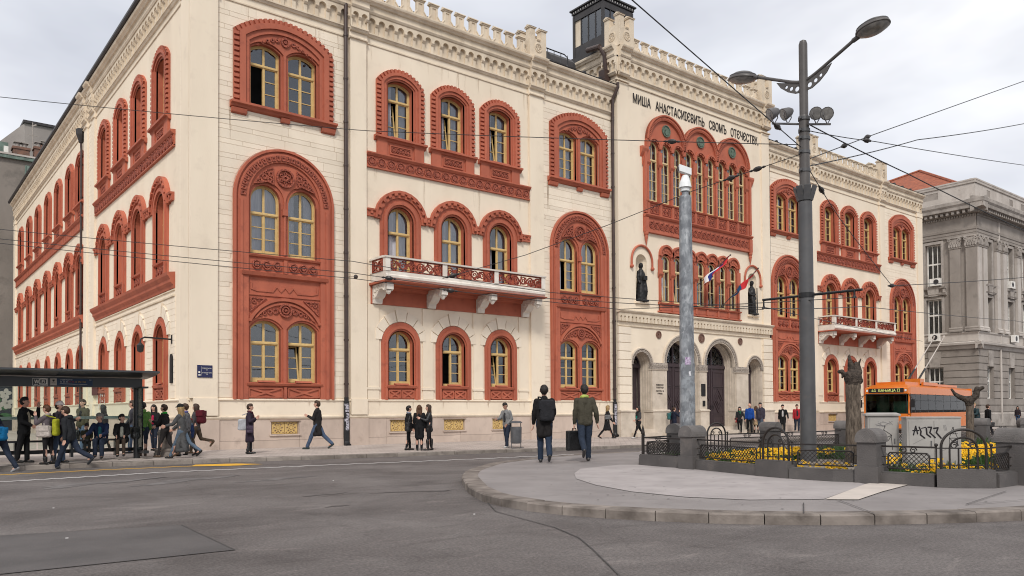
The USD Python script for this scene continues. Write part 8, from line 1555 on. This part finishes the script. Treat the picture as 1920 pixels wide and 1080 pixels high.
    if coat:
        zl = -coat; fx = [0.5 * math.sin(D(l[0])) * min(1, coat / 0.42) for l in legs]
        if seat is None:
            for yy in (0.085, -0.085):
                for xx in (0.5 * (fx[0] + fx[1]) + 0.05 + 0.25 * max(fx), 0.5 * (fx[0] + fx[1]) - 0.05 + 0.25 * min(fx)): g.append([S((0, yy * 0.75, 0.0), 0.118 * fs), S((xx, yy, zl), 0.085)])
            g.append([S((0.0, 0.06, -0.02), 0.115), S((0, -0.06, -0.02), 0.115)]); xm = 0.5 * (fx[0] + fx[1]); g.append([S((xm + 0.05, 0.085, zl), 0.082), S((xm + 0.05, -0.085, zl), 0.082)]); g.append([S((xm - 0.05, 0.085, zl), 0.082), S((xm - 0.05, -0.085, zl), 0.082)])
        else:
            for i in (0, 1): g.append([S(hips[i], 0.125), S(hips[i] * 0.3 + knees[i] * 0.7 + [0, 0, 0.01], 0.095)])
    if hood: g.append([S(nk + [-0.075, 0.06, -0.02], 0.055), S(nk + [-0.10, 0, -0.04], 0.07), S(nk + [-0.075, -0.06, -0.02], 0.055)])
    tb = MB().add(*blob(g, 0.05, 2, 0.016 * s, 11, 4)).build('coat' if coat else 'jacket', ct, root, smooth=True)
    fr_ = lambda z_, r: np.array([0, 0, 0])
    if shirt is not None: MB().add(*blob([[S(0.12 * up + [0.085 * fs + e, 0, 0.0], 0.058), S(ch + [0.078 + e, 0, 0.02], 0.055), S(0.45 * up + [0.055, 0, 0.0], 0.045), S(nk + [0.03, 0, -0.045], 0.035)]], 0.05, 2)).build('shirt', cloth(shirt), tb, smooth=True)
    if scarf is not None: th = np.linspace(0, 2 * PI, 9); MB().add(*blob([[S(nk + np.array([0.012 + 0.068 * math.cos(t), 0.068 * math.sin(t), -0.025 - 0.02 * math.cos(t)]), 0.038) for t in th], [S(nk + [0.07, 0.03, -0.05], 0.04), S(ch + [0.13, 0.04, 0.05], 0.035)]], 0.04, 2, 0.008 * s, 18, 5)).build('scarf', cloth(scarf), root, smooth=True)
    if hat is not None: MB().add(*blob([[hp((-0.02, 0, 0.195), 0.102), hp((0.01, 0, 0.215), 0.094)], [hp((0.05, 0.03, 0.205), 0.03), hp((0.13, 0.025, 0.185), 0.014)], [hp((0.05, -0.03, 0.205), 0.03), hp((0.13, -0.025, 0.185), 0.014)]], 0.04, 2)).build('cap', cloth(hat), root, smooth=True)
    R_ = rotz(D(head), (x, y, gz)); W = lambda v: tuple((R_[:3, :3] @ (P(v) * s) + R_[:3, 3]))
    return dict(root=root, hand=[W(wr[i] + hd[i] * 0.09) for i in (0, 1)], sh=[W(sh[i] + [0, 0, 0.07]) for i in (0, 1)], back=W(ch + [-0.17, 0, 0.06]), hip=[W((0, 0.20, 0.02)), W((0, -0.20, 0.02))], W=W, s=s, ang=D(head))
def bag(label, c, size, col, ang=0.0, straps=(), name='bag', leather=True, cat='bag', strapw=0.014, taper=0.9, flap=True):
    """Soft bag: rounded box with flap, pocket and straps running to world points."""
    t = thing(name, label, cat, loc=c, rz=ang); a, b, h = (q / 2 for q in size); r = min(a, b) * 0.7
    m = m3.Manifold.batch_hull([m3.Manifold.sphere(r, 10).translate([sx * (a - r) * (taper if sz > 0 else 1), sy * (b - r), sz * (h - r)]) for sx in (-1, 1) for sy in (-1, 1) for sz in (-1, 1)]).refine_to_length(0.05)
    v, f, _ = meshkit.arrays(m); v = v + (meshkit.fbm(v * 9, 3, 3) - 0.5)[:, None] * 0.03; cm_ = cloth(col, leather); MB().add(v, f).build('bag_body', cm_, t, smooth=True)
    if flap: mb = MB(); mb.mesh(m3.Manifold.batch_hull([m3.Manifold.sphere(0.012, 6).translate([sx * a * 0.8, sy * (b + 0.004), z_]) for sx in (-1, 1) for sy in (-1, 1) for z_ in (h * 0.15, h * 0.85)])); mb.build('flap', cm_, t)
    for st in straps:
        P_ = [np.array(p_, float) for p_ in st]; A = rotz(ang, c); inv = np.linalg.inv(A); mb = MB(); mb.tube([inv[:3, :3] @ p_ + inv[:3, 3] for p_ in P_], strapw, 6); mb.build('strap', cm_, t)
    return t
LFT, RGT, AWY, TOW = 141, -39, 51, 231
NV, BK, GY, JN, DJ, OL, WH = (0.014, 0.017, 0.034), (0.012, 0.012, 0.013), (0.10, 0.097, 0.10), (0.065, 0.095, 0.155), (0.022, 0.030, 0.050), (0.075, 0.065, 0.038), (0.62, 0.60, 0.58)
def mid(a, b, k=0.5, dz=0.0): return tuple(np.array(a) * (1 - k) + np.array(b) * k + [0, 0, dz])
p = person('person bent forward in dark hooded jacket, carrying a big blue bag at the left edge', -5.62, -3.60, LFT, 1.62, legs=((24, 6), (-22, 10)), arms=((30, 8, 35, 10), (15, 10, 20, 0)), lean=16, top=NV, bottom=DJ, shoes=(0.28, 0.28, 0.29), hair='brown', hood=True)
bag('big bright blue bag slung on the hooded person at the left edge', mid(p['hip'][0], p['back'], 0.2, 0.05), (0.50, 0.22, 0.34), (0.006, 0.13, 0.30), 2.3, [[p['sh'][1], p['sh'][0], mid(p['hip'][0], p['back'], 0.2, 0.2)]], leather=False)
person('man in black jacket and beige shirt, hand at his mouth, under the shelter', -4.97, -2.44, RGT + 10, 1.72, legs=((4, 2), (-8, 2)), arms=((62, 12, 105, 22), (8, 14, 55, 20)), top=BK, bottom=BK, hair='black', shirt=(0.42, 0.36, 0.26), coat=0.12, skin='tan')
p = person('woman in grey-mauve jacket and pale scarf, hand at her face, brown hair tied', -4.55, -3.22, LFT, 1.52, legs=((3, 4), (-6, 6)), arms=((50, 10, 112, 20), (-8, 10, 20, 0)), top=(0.115, 0.095, 0.105), bottom=(0.016, 0.014, 0.015), hair='auburn', female=True, scarf=(0.36, 0.31, 0.26), boots=0.10, nod=10)
bag('off-white shoulder bag on the woman in the grey-mauve jacket', mid(p['hip'][0], p['hip'][0], 0, 0.02), (0.36, 0.14, 0.30), (0.50, 0.44, 0.40), 2.45, [[p['sh'][1], p['sh'][0], mid(p['sh'][0], p['hip'][0], 0.6)]])
bag('yellow-green cloth bag behind the white bag', tuple(np.array(p['hip'][0]) + [0.27, -0.02, 0.12]), (0.13, 0.18, 0.44), (0.36, 0.37, 0.025), 2.3, [[p['sh'][0], tuple(np.array(p['hip'][0]) + [0.27, -0.02, 0.36])]], leather=False, flap=False)
person('man in patterned dark jacket and light cap behind the woman with the white bag', -4.25, -2.92, RGT, 1.60, arms=((40, 10, 70, 20), (20, 8, 60, 20)), top=(0.035, 0.028, 0.036), bottom=JN, hair='brown', hat=(0.55, 0.48, 0.46), skin='tan')
person('man in black hooded jacket striding left with bowed head', -4.08, -3.40, LFT, 1.66, legs=((22, 4), (-26, 34)), arms=((-14, 8, 12, 0), (14, 8, 20, 0)), lean=8, top=(0.022, 0.024, 0.028), bottom=DJ, shoes=(0.04, 0.042, 0.046), hair='brown', hood=True, nod=16)
p = person('man in olive brown jacket and black shirt walking behind the shelter glass', -2.75, 2.20, TOW - 14, 1.70, legs=((14, 6), (-16, 18)), arms=((8, 8, 10, 0), (-6, 8, 12, 0)), top=OL, bottom=(0.10, 0.14, 0.21), hair='brown', shirt=BK, open_=True)
bag('black holdall carried by the man in the olive brown jacket', tuple(np.array(p['hand'][1]) - [0, 0, 0.22]), (0.40, 0.16, 0.36), BK, 1.2, [[p['hand'][1], tuple(np.array(p['hand'][1]) - [0.1, 0, 0.12])]])
person('woman in dark mottled coat passing the scribbled window behind the shelter', -2.40, 1.0, LFT, 1.50, legs=((10, 4), (-10, 8)), top=(0.05, 0.042, 0.045), bottom=BK, hair='black', hairlen=0.1, female=True, coat=0.30)
person('elderly man in navy jacket on the shelter bench, leaning to the child', -3.12, -2.24, 250, 1.62, legs=((84, 84), (88, 86)), arms=((28, 4, 42, 24), (34, 16, 30, -10)), lean=16, top=(0.012, 0.020, 0.055), bottom=DJ, hair='grey', shirt=(0.02, 0.10, 0.13), seat=0.46, turn=-50, nod=8, skin='tan')
person('small child in olive jacket and dark cap sitting at the end of the bench', -3.47, -2.22, 262, 1.02, legs=((80, 62), (84, 66)), arms=((30, 10, 40, 15), (34, 6, 40, 15)), top=(0.045, 0.046, 0.030), bottom=(0.025, 0.026, 0.024), hair='brown', hat=(0.03, 0.028, 0.03), seat=0.46)
p = person('woman in black jacket and brown trousers sitting on the shelter bench, looking right', -2.58, -2.24, 252, 1.52, legs=((86, 86), (84, 84)), arms=((22, 6, 50, 18), (24, 8, 46, 18)), lean=4, top=BK, bottom=(0.050, 0.036, 0.026), hair='black', shirt=(0.40, 0.40, 0.34), seat=0.46, turn=45, female=True, coat=0.1)
bag('round black handbag on the bench beside the seated woman', (-2.22, -2.28, 0.66), (0.30, 0.22, 0.36), BK, 0.3, [[(-2.34, -2.3, 0.78), (-2.22, -2.32, 0.98), (-2.1, -2.3, 0.78)]])
person('man in charcoal jacket seen from behind the shelter post', -1.85, -0.32, LFT + 12, 1.62, top=(0.055, 0.053, 0.062), bottom=JN, hair='brown', skin='tan', arms=((10, 6, 30, 10), (-10, 10, 30, 0)))
person('person in bright green jacket standing with the back to us beside the shelter', -1.88, -1.62, AWY + 15, 1.58, top=(0.11, 0.23, 0.055), bottom=DJ, shoes=(0.05, 0.025, 0.015), hair='black', hood=True, female=True, boots=0.10)
p = person('woman with long dark hair, black jacket and crimson top, facing us', -0.95, 0.82, TOW, 1.50, arms=((20, 8, 70, 30), (20, 8, 70, 30)), top=BK, bottom=DJ, hair='black', hairlen=0.28, shirt=(0.42, 0.02, 0.07), female=True)
person('woman in black with a thick green scarf walking left', -1.50, -2.50, LFT, 1.54, legs=((14, 4), (-14, 20)), arms=((26, 6, 80, 25), (20, 8, 50, 15)), lean=3, top=BK, bottom=(0.03, 0.026, 0.026), hair='brown', scarf=(0.03, 0.30, 0.035), female=True, shoes=(0.09, 0.055, 0.032))
p = person('blond woman in dark cap and long open grey coat striding left', -1.22, -3.12, LFT, 1.58, legs=((24, 4), (-28, 24)), arms=((34, 6, 40, 10), (24, 6, 30, 5)), lean=4, top=(0.085, 0.086, 0.088), bottom=(0.10, 0.14, 0.19), hair='blond', hairlen=0.16, hat=(0.015, 0.017, 0.017), coat=0.60, female=True)
person('woman in grey sweater and violet scarf with pinned-up hair, walking left', -0.86, -2.22, LFT, 1.56, legs=((14, 4), (-16, 14)), arms=((12, 8, 40, 15), (-14, 6, 20, 0)), top=(0.13, 0.13, 0.135), bottom=(0.04, 0.04, 0.042), hair='brown', scarf=(0.12, 0.12, 0.28), female=True)
person('small child in dotted navy jacket and red cap walking left', -0.62, -1.90, LFT, 1.10, legs=((14, 6), (-16, 16)), arms=((10, 8, 20, 0), (-10, 8, 20, 0)), top=(0.012, 0.030, 0.095), bottom=(0.07, 0.055, 0.04), hair='brown', hat=(0.22, 0.03, 0.03), scarf=(0.10, 0.24, 0.38))
p = person('person with dark hair bun and brown trousers, kicking one leg back behind the child', -0.30, -1.40, LFT, 1.54, legs=((12, 4), (-18, 60)), top=(0.07, 0.065, 0.07), bottom=(0.07, 0.05, 0.034), hair='brown', hairlen=0.05, scarf=(0.17, 0.13, 0.09), shoes=(0.09, 0.055, 0.03), female=True)
bag('dark red and black backpack on the person with the hair bun', p['back'], (0.24, 0.32, 0.42), (0.10, 0.012, 0.02), p['ang'], [[p['sh'][0], p['back']], [p['sh'][1], p['back']]], name='backpack', cat='backpack', leather=False)
p = person('woman with glasses in dark plum coat standing alone, hands at her chest', 0.96, -2.47, RGT + 8, 1.54, legs=((2, 2), (-2, 2)), arms=((18, 26, 112, 42), (12, 26, 112, 42)), top=(0.032, 0.022, 0.036), bottom=(0.035, 0.034, 0.038), hair='brown', coat=0.46, female=True, scarf=(0.07, 0.02, 0.03), shoes=(0.012, 0.012, 0.012), boots=0.06)
bag('pale grey tote bag hanging behind the woman in the plum coat', tuple(np.array(p['hip'][0]) * 0.4 + np.array(p['back']) * 0.6 + [-0.10, 0.0, -0.12]), (0.36, 0.12, 0.34), (0.42, 0.43, 0.46), -0.5, [[p['sh'][0], tuple(np.array(p['back']) + [-0.08, 0, 0.05])]], leather=False, flap=False)
bag('small plum handbag at the front of the woman in the plum coat', tuple(np.array(p['hip'][1]) + [0.02, -0.06, -0.08]), (0.22, 0.10, 0.22), (0.045, 0.026, 0.052), -0.4, [[p['sh'][0], mid(p['sh'][0], p['hip'][1]), p['hip'][1]]])
person('man in dark brown coat and sunglasses striding left past the drainpipe', 3.62, -1.52, LFT, 1.70, legs=((24, 3), (-26, 18)), arms=((20, 6, 95, 25), (-10, 8, 14, 0)), top=(0.020, 0.018, 0.018), bottom=JN, hair='brown', coat=0.34, shoes=(0.03, 0.045, 0.045))
p = person('dark-haired woman with a checked scarf, left of the three chatting women', 5.80, -3.78, RGT + 25, 1.48, top=BK, bottom=BK, hair='black', female=True, coat=0.12, scarf=(0.25, 0.27, 0.32), arms=((12, 8, 40, 10), (2, 8, 20, 0)))
bag('black handbag held by the left one of the three chatting women', tuple(np.array(p['hip'][1]) + [-0.12, -0.10, -0.02]), (0.28, 0.14, 0.30), BK, 0.6, [[p['sh'][1], tuple(np.array(p['hip'][1]) + [-0.1, -0.08, 0.12])]])
person('woman in long black coat, her back to us, middle of the three chatting', 5.98, -4.16, AWY, 1.50, top=(0.010, 0.010, 0.011), bottom=BK, hair='auburn', hairlen=0.18, female=True, coat=0.42, legs=((3, 2), (-3, 2)))
person('woman with long blond-tipped hair and boots, right of the three chatting women', 6.26, -4.30, LFT + 20, 1.52, top=(0.014, 0.014, 0.015), bottom=(0.014, 0.012, 0.012), hair='brown', hairlen=0.34, female=True, coat=0.16, boots=0.30, leather=True, arms=((28, 8, 85, 25), (20, 8, 85, 25)), shoes=(0.02, 0.016, 0.014))
person('man in two-tone grey and black jacket looking down beside the litter bin', 9.28, -4.62, LFT + 48, 1.60, legs=((10, 4), (-4, 6)), arms=((-16, 12, 50, 30), (24, 8, 60, 20)), top=(0.21, 0.21, 0.21), bottom=DJ, shoes=(0.55, 0.54, 0.52), hair='black', nod=26, lean=5, shirt=(0.03, 0.03, 0.034), skin='tan')
p = person('man in black coat and jeans walking away across the island, left of two', 4.26, -12.40, AWY + 2, 1.82, legs=((4, 2), (-12, 26)), arms=((6, 10, 14, 0), (10, 10, 40, 12)), top=(0.014, 0.012, 0.012), bottom=(0.022, 0.034, 0.060), shoes=(0.03, 0.03, 0.032), hair='black', coat=0.30)
bag('black one-strap backpack on the tall man in the black coat', p['W']((-0.18, -0.05, 0.24)), (0.19, 0.34, 0.50), (0.020, 0.020, 0.023), p['ang'], [[p['W']((-0.16, 0.02, 0.44)), p['W']((-0.11, 0.08, 0.54)), p['W']((0.02, 0.13, 0.55)), p['W']((0.13, 0.10, 0.35))], [p['W']((-0.14, -0.14, 0.1)), p['W']((-0.05, -0.2, 0.12))]], name='backpack', cat='backpack', leather=False, strapw=0.02)
p = person('man in dark olive jacket with lime collar walking away across the island', 5.21, -12.77, AWY + 4, 1.84, legs=((-16, 40), (6, 2)), arms=((2, 8, 8, 0), (-12, 18, 30, 0)), top=(0.062, 0.056, 0.040), bottom=(0.024, 0.034, 0.055), shoes=(0.05, 0.045, 0.045), hair='black', coat=0.05, scarf=(0.42, 0.50, 0.12))
t = thing('briefcase', 'black soft briefcase in the left hand of the man in the olive jacket', 'briefcase', loc=tuple(np.array(p['hand'][0]) - [0, 0, 0.30]), rz=D(AWY - 55)); mb = MB(); mb.mesh(m3.Manifold.batch_hull([m3.Manifold.sphere(0.03, 10).translate([a, b, c]) for a in (-0.19, 0.19) for b in (-0.035, 0.035) for c in (-0.22, 0.20)])); mb.build('case_body', cloth(BK, True), t); mb = MB(); mb.tube([(-0.06, 0, 0.22), (-0.05, 0, 0.28), (0.05, 0, 0.28), (0.06, 0, 0.22)], 0.012, 6); mb.build('handle', cloth(BK, True), t)
p = person('woman in dark coat walking right past the drainpipe left of the portal', 17.70, -1.20, RGT + 5, 1.55, legs=((24, 3), (-24, 14)), arms=((-16, 6, 20, 0), (16, 6, 20, 0)), top=(0.018, 0.016, 0.018), bottom=BK, hair='blond', hairlen=0.05, coat=0.38, female=True, lean=4)
bag('grey satchel on the woman in the dark coat near the drainpipe', tuple(np.array(p['hip'][1]) + [0, 0, 0.18]), (0.28, 0.10, 0.20), (0.13, 0.13, 0.135), -0.6, [[p['sh'][0], p['hip'][1]]])
person('woman in teal sweater and grey jacket striding left in front of the left side door', 19.0, -1.90, LFT + 25, 1.52, legs=((24, 3), (-22, 16)), arms=((12, 8, 60, 10), (-12, 10, 12, 0)), top=(0.055, 0.052, 0.054), bottom=BK, hair='black', hairlen=0.2, female=True, shirt=(0.008, 0.20, 0.16), shoes=(0.52, 0.50, 0.48), scarf=BK)
p = person('person in navy coat holding a phone in front of the left portal door', 22.6, -0.95, AWY - 70, 1.45, legs=((16, 6), (-18, 12)), arms=((-8, 8, 20, 0), (42, 30, 122, 10)), top=NV, bottom=NV, hair='brown', coat=0.34, female=True)
bag('teal shoulder bag on the person in the navy coat', tuple(np.array(p['hip'][0]) + [-0.2, 0.05, 0.20]), (0.30, 0.14, 0.34), (0.012, 0.10, 0.10), 0.9, [[p['sh'][0], tuple(np.array(p['hip'][0]) + [-0.2, 0.05, 0.34])]])
p = person('dark-haired woman in black jacket with green scarf walking beside the man in bright blue', 28.0, -0.90, TOW - 20, 1.46, legs=((12, 4), (-14, 12)), arms=((10, 24, 16, 0), (8, 12, 30, 0)), top=(0.02, 0.022, 0.024), bottom=BK, hair='black', hairlen=0.1, female=True, scarf=(0.02, 0.10, 0.05))
bag('small red bag on the woman with the green scarf', tuple(np.array(p['hip'][1]) + [-0.05, 0, -0.05]), (0.18, 0.10, 0.26), (0.25, 0.02, 0.02), 0.5)
person('bald man in bright blue jacket and black trousers in front of the right portal', 29.1, -0.75, TOW, 1.64, top=(0.010, 0.060, 0.28), bottom=BK, hair=None, legs=((8, 4), (-8, 6)))
person('woman in beige trench coat seen from behind, beside the man in bright blue', 29.4, -0.95, AWY, 1.50, top=(0.38, 0.27, 0.16), bottom=(0.03, 0.02, 0.016), hair='auburn', hairlen=0.04, coat=0.34, female=True)
person('young man in dark quilted jacket and jeans, right of the beige trench coat', 27.9, -2.24, TOW - 35, 1.68, legs=((12, 4), (-14, 14)), top=(0.045, 0.040, 0.056), bottom=(0.075, 0.095, 0.13), hair='black', hood=True)
person('man in open black overcoat, left of the red jacket', 31.1, -1.49, TOW - 20, 1.60, legs=((16, 4), (-14, 12)), arms=((14, 22, 14, 0), (-8, 8, 12, 0)), top=(0.010, 0.010, 0.011), bottom=BK, hair='black', coat=0.30, shirt=(0.5, 0.47, 0.46))
person('man in red and black jacket walking just left of the tall lamp post', 33.3, -1.0, TOW - 10, 1.60, legs=((6, 4), (-8, 10)), top=(0.36, 0.022, 0.03), bottom=DJ, hair='brown', shirt=(0.02, 0.02, 0.03), shoes=(0.5, 0.48, 0.47))
person('blond woman in black jacket, left of two beside the trolleybus front', 41.6, -1.6, TOW, 1.52, legs=((8, 4), (-10, 8)), top=BK, bottom=BK, hair='blond', hairlen=0.2, female=True, coat=0.1)
person('woman in black coat and white scarf, right of two beside the trolleybus front', 42.4, -1.75, TOW, 1.48, top=(0.012, 0.013, 0.02), bottom=BK, hair='black', coat=0.42, scarf=(0.58, 0.58, 0.58), female=True)
person('fair-haired person hunched in a dark teal jacket behind the forked stump', 37.9, -8.75, LFT + 30, 1.78, lean=22, legs=((10, 10), (-10, 14)), arms=((30, 8, 40, 10), (24, 8, 50, 10)), top=(0.022, 0.042, 0.048), bottom=DJ, hair='blond')
p = person('man in black jacket striding right behind the forked stump, holding a bag', 39.0, -8.9, RGT, 1.70, legs=((22, 3), (-22, 14)), top=(0.012, 0.012, 0.013), bottom=(0.02, 0.022, 0.03), hair='brown')
bag('dark bag in the hand of the man in black near the forked stump', tuple(np.array(p['hand'][1]) - [0, 0, 0.14]), (0.36, 0.14, 0.26), (0.03, 0.028, 0.028), -0.6)
person('woman in dark top and jeans far behind the trolleybus tail', 62.6, -2.2, TOW - 40, 1.56, top=(0.03, 0.02, 0.024), bottom=(0.045, 0.075, 0.14), hair='black', hairlen=0.15, female=True)
person('man in white jacket and beige trousers with his back turned, by the grey building', 66.0, -2.2, AWY, 1.64, top=(0.56, 0.53, 0.48), bottom=(0.34, 0.27, 0.20), hair='brown', shoes=(0.4, 0.3, 0.25))
p = person('woman in black coat with a grey bag by the grey building, nearest the right edge', 64.6, -2.5, TOW, 1.58, top=(0.012, 0.012, 0.015), bottom=BK, hair='black', hairlen=0.15, coat=0.4, female=True)
bag('small grey bag on the woman in black by the grey building', tuple(np.array(p['hip'][0]) + [-0.1, -0.15, 0.1]), (0.26, 0.10, 0.18), (0.18, 0.19, 0.23), 0.4)
# ------------------------------------------------------------------ overhead wires
M['wire'] = mat('dark_wire', (0.022, 0.022, 0.024), rough=0.5); M['insul'] = mat('brown_insulator', (0.030, 0.026, 0.025), rough=0.4)
def wire(label, pts, r=0.011, sag=0.0, ins=(), n=16):
    t = thing('overhead_wire', label, 'wire'); P_ = [np.array(p_, float) for p_ in pts]; out = []
    for a, b in zip(P_[:-1], P_[1:]):
        for k in range(n): u = k / n; out.append(a + (b - a) * u - np.array([0, 0, sag * 4 * u * (1 - u)]))
    out.append(P_[-1]); mb = MB(); mb.tube(out, r, 5); mb.build('cable', M['wire'], t)
    L = LineString([tuple(p_) for p_ in out]); tot = L.length
    for f in ins:
        q = int(f * (len(out) - 1)); a = out[q]; d = out[min(q + 1, len(out) - 1)] - out[max(q - 1, 0)]; d /= np.linalg.norm(d); mb = MB()
        mb.tube([a - d * 0.20, a - d * 0.14, a - d * 0.11, a - d * 0.08, a - d * 0.03, a + d * 0.03, a + d * 0.08, a + d * 0.11, a + d * 0.14, a + d * 0.20], [0.012, 0.03, 0.016, 0.04, 0.058, 0.058, 0.04, 0.016, 0.03, 0.012], 8); mb.build('insulator', M['insul'], t)
    return t
J = (14.86, -15.49, 4.75)
wire('long thin wire crossing the whole facade high up to the lamp post', [(-16.5, 5.5, 11.0), (-5.37, -0.73, 9.95), (2.18, -7.6, 8.72), (7.60, -17.0, 6.95)], 0.010, 0.03, (0.93,))
wire('thick wire running steeply from the top of the picture down to the lamp post', [(-3.5, -19.3, 7.75), (0.83, -18.43, 7.37), (7.60, -17.07, 6.88)], 0.011, 0.0, (0.93,))
wire('thin wire dropping left from the lamp post in front of the camera pole', [(7.60, -17.05, 6.72), (7.17, -14.51, 6.42), (6.31, -12.52, 5.85), (5.02, -10.83, 5.21), (3.36, -9.49, 4.62)], 0.009, 0.0, (0.10, 0.16, 0.97))
wire('heavy wire falling to the right from the floodlights across the sky', [(7.75, -17.2, 7.36), (12.14, -17.22, 7.1), (18.95, -17.52, 6.54), (28, -18, 5.8)], 0.014, 0.02)
wire('thick wire rising right from the lamp post clamp to the right edge', [(7.85, -17.15, 6.50), (14.38, -16.49, 8.61), (22.29, -16.46, 10.82)], 0.013, 0.03)
wire('wire with two insulators rising steeply right from the lamp post', [(7.85, -17.15, 6.66), (11.02, -16.98, 7.91), (18.91, -17.61, 11.03)], 0.011, 0.0, (0.25, 0.45))
wire('thin wire with one insulator falling to the right above the building', [(7.85, -17.15, 7.26), (10.53, -17.22, 7.57), (21.18, -16.81, 9.11)], 0.010, 0.02, (0.45,))
wire('wire hanging from the lamp post down to the right balcony', [(7.80, -17.15, 6.4), (9.9, -16.67, 5.74), J], 0.010, 0.02, (0.2,))
wire('wire from the junction beside the right balcony to the right edge', [J, (22.33, -16.36, 5.62)], 0.011, 0.02, (0.06,))
wire('topmost of the four trolley wires passing in front of the left balcony', [(-12, 4, 7.0), (-5.47, -1.84, 6.07), (1.54, -8.05, 5.08), (5.5, -11.2, 4.25), (8.0, -15.9, 3.55), (33.0, -8.21, 4.58)], 0.009, 0.02)
wire('second trolley wire from the top passing in front of the left balcony', [(-12, 4.2, 6.75), (-5.46, -1.83, 5.82), (1.54, -8.05, 4.78), (5.51, -11.19, 4.09), (7.9, -15.9, 3.50)], 0.009, 0.02, (0.55,))
wire('lowest trolley wire passing in front of the left balcony', [(-12, 4, 6.55), (-5.49, -2.07, 5.66), (1.54, -8.04, 4.64), (6.53, -12.65, 3.74), (7.85, -18.1, 3.52)], 0.009, 0.02, (0.6,))
wire('short wire tying the left trolley wires to the facade drainpipe', [(5.3, -0.1, 5.9), (3.91, -2.91, 5.61), (1.64, -8.12, 4.68)], 0.008, 0.0, (0.97,))
wire('thin trolley wire running right behind the tall lamp post towards the grey building', [(7.85, -15.9, 3.52), (16, -14, 4.4), (40, -10, 5.9), (60, -8, 6.4)], 0.012, 0.03)
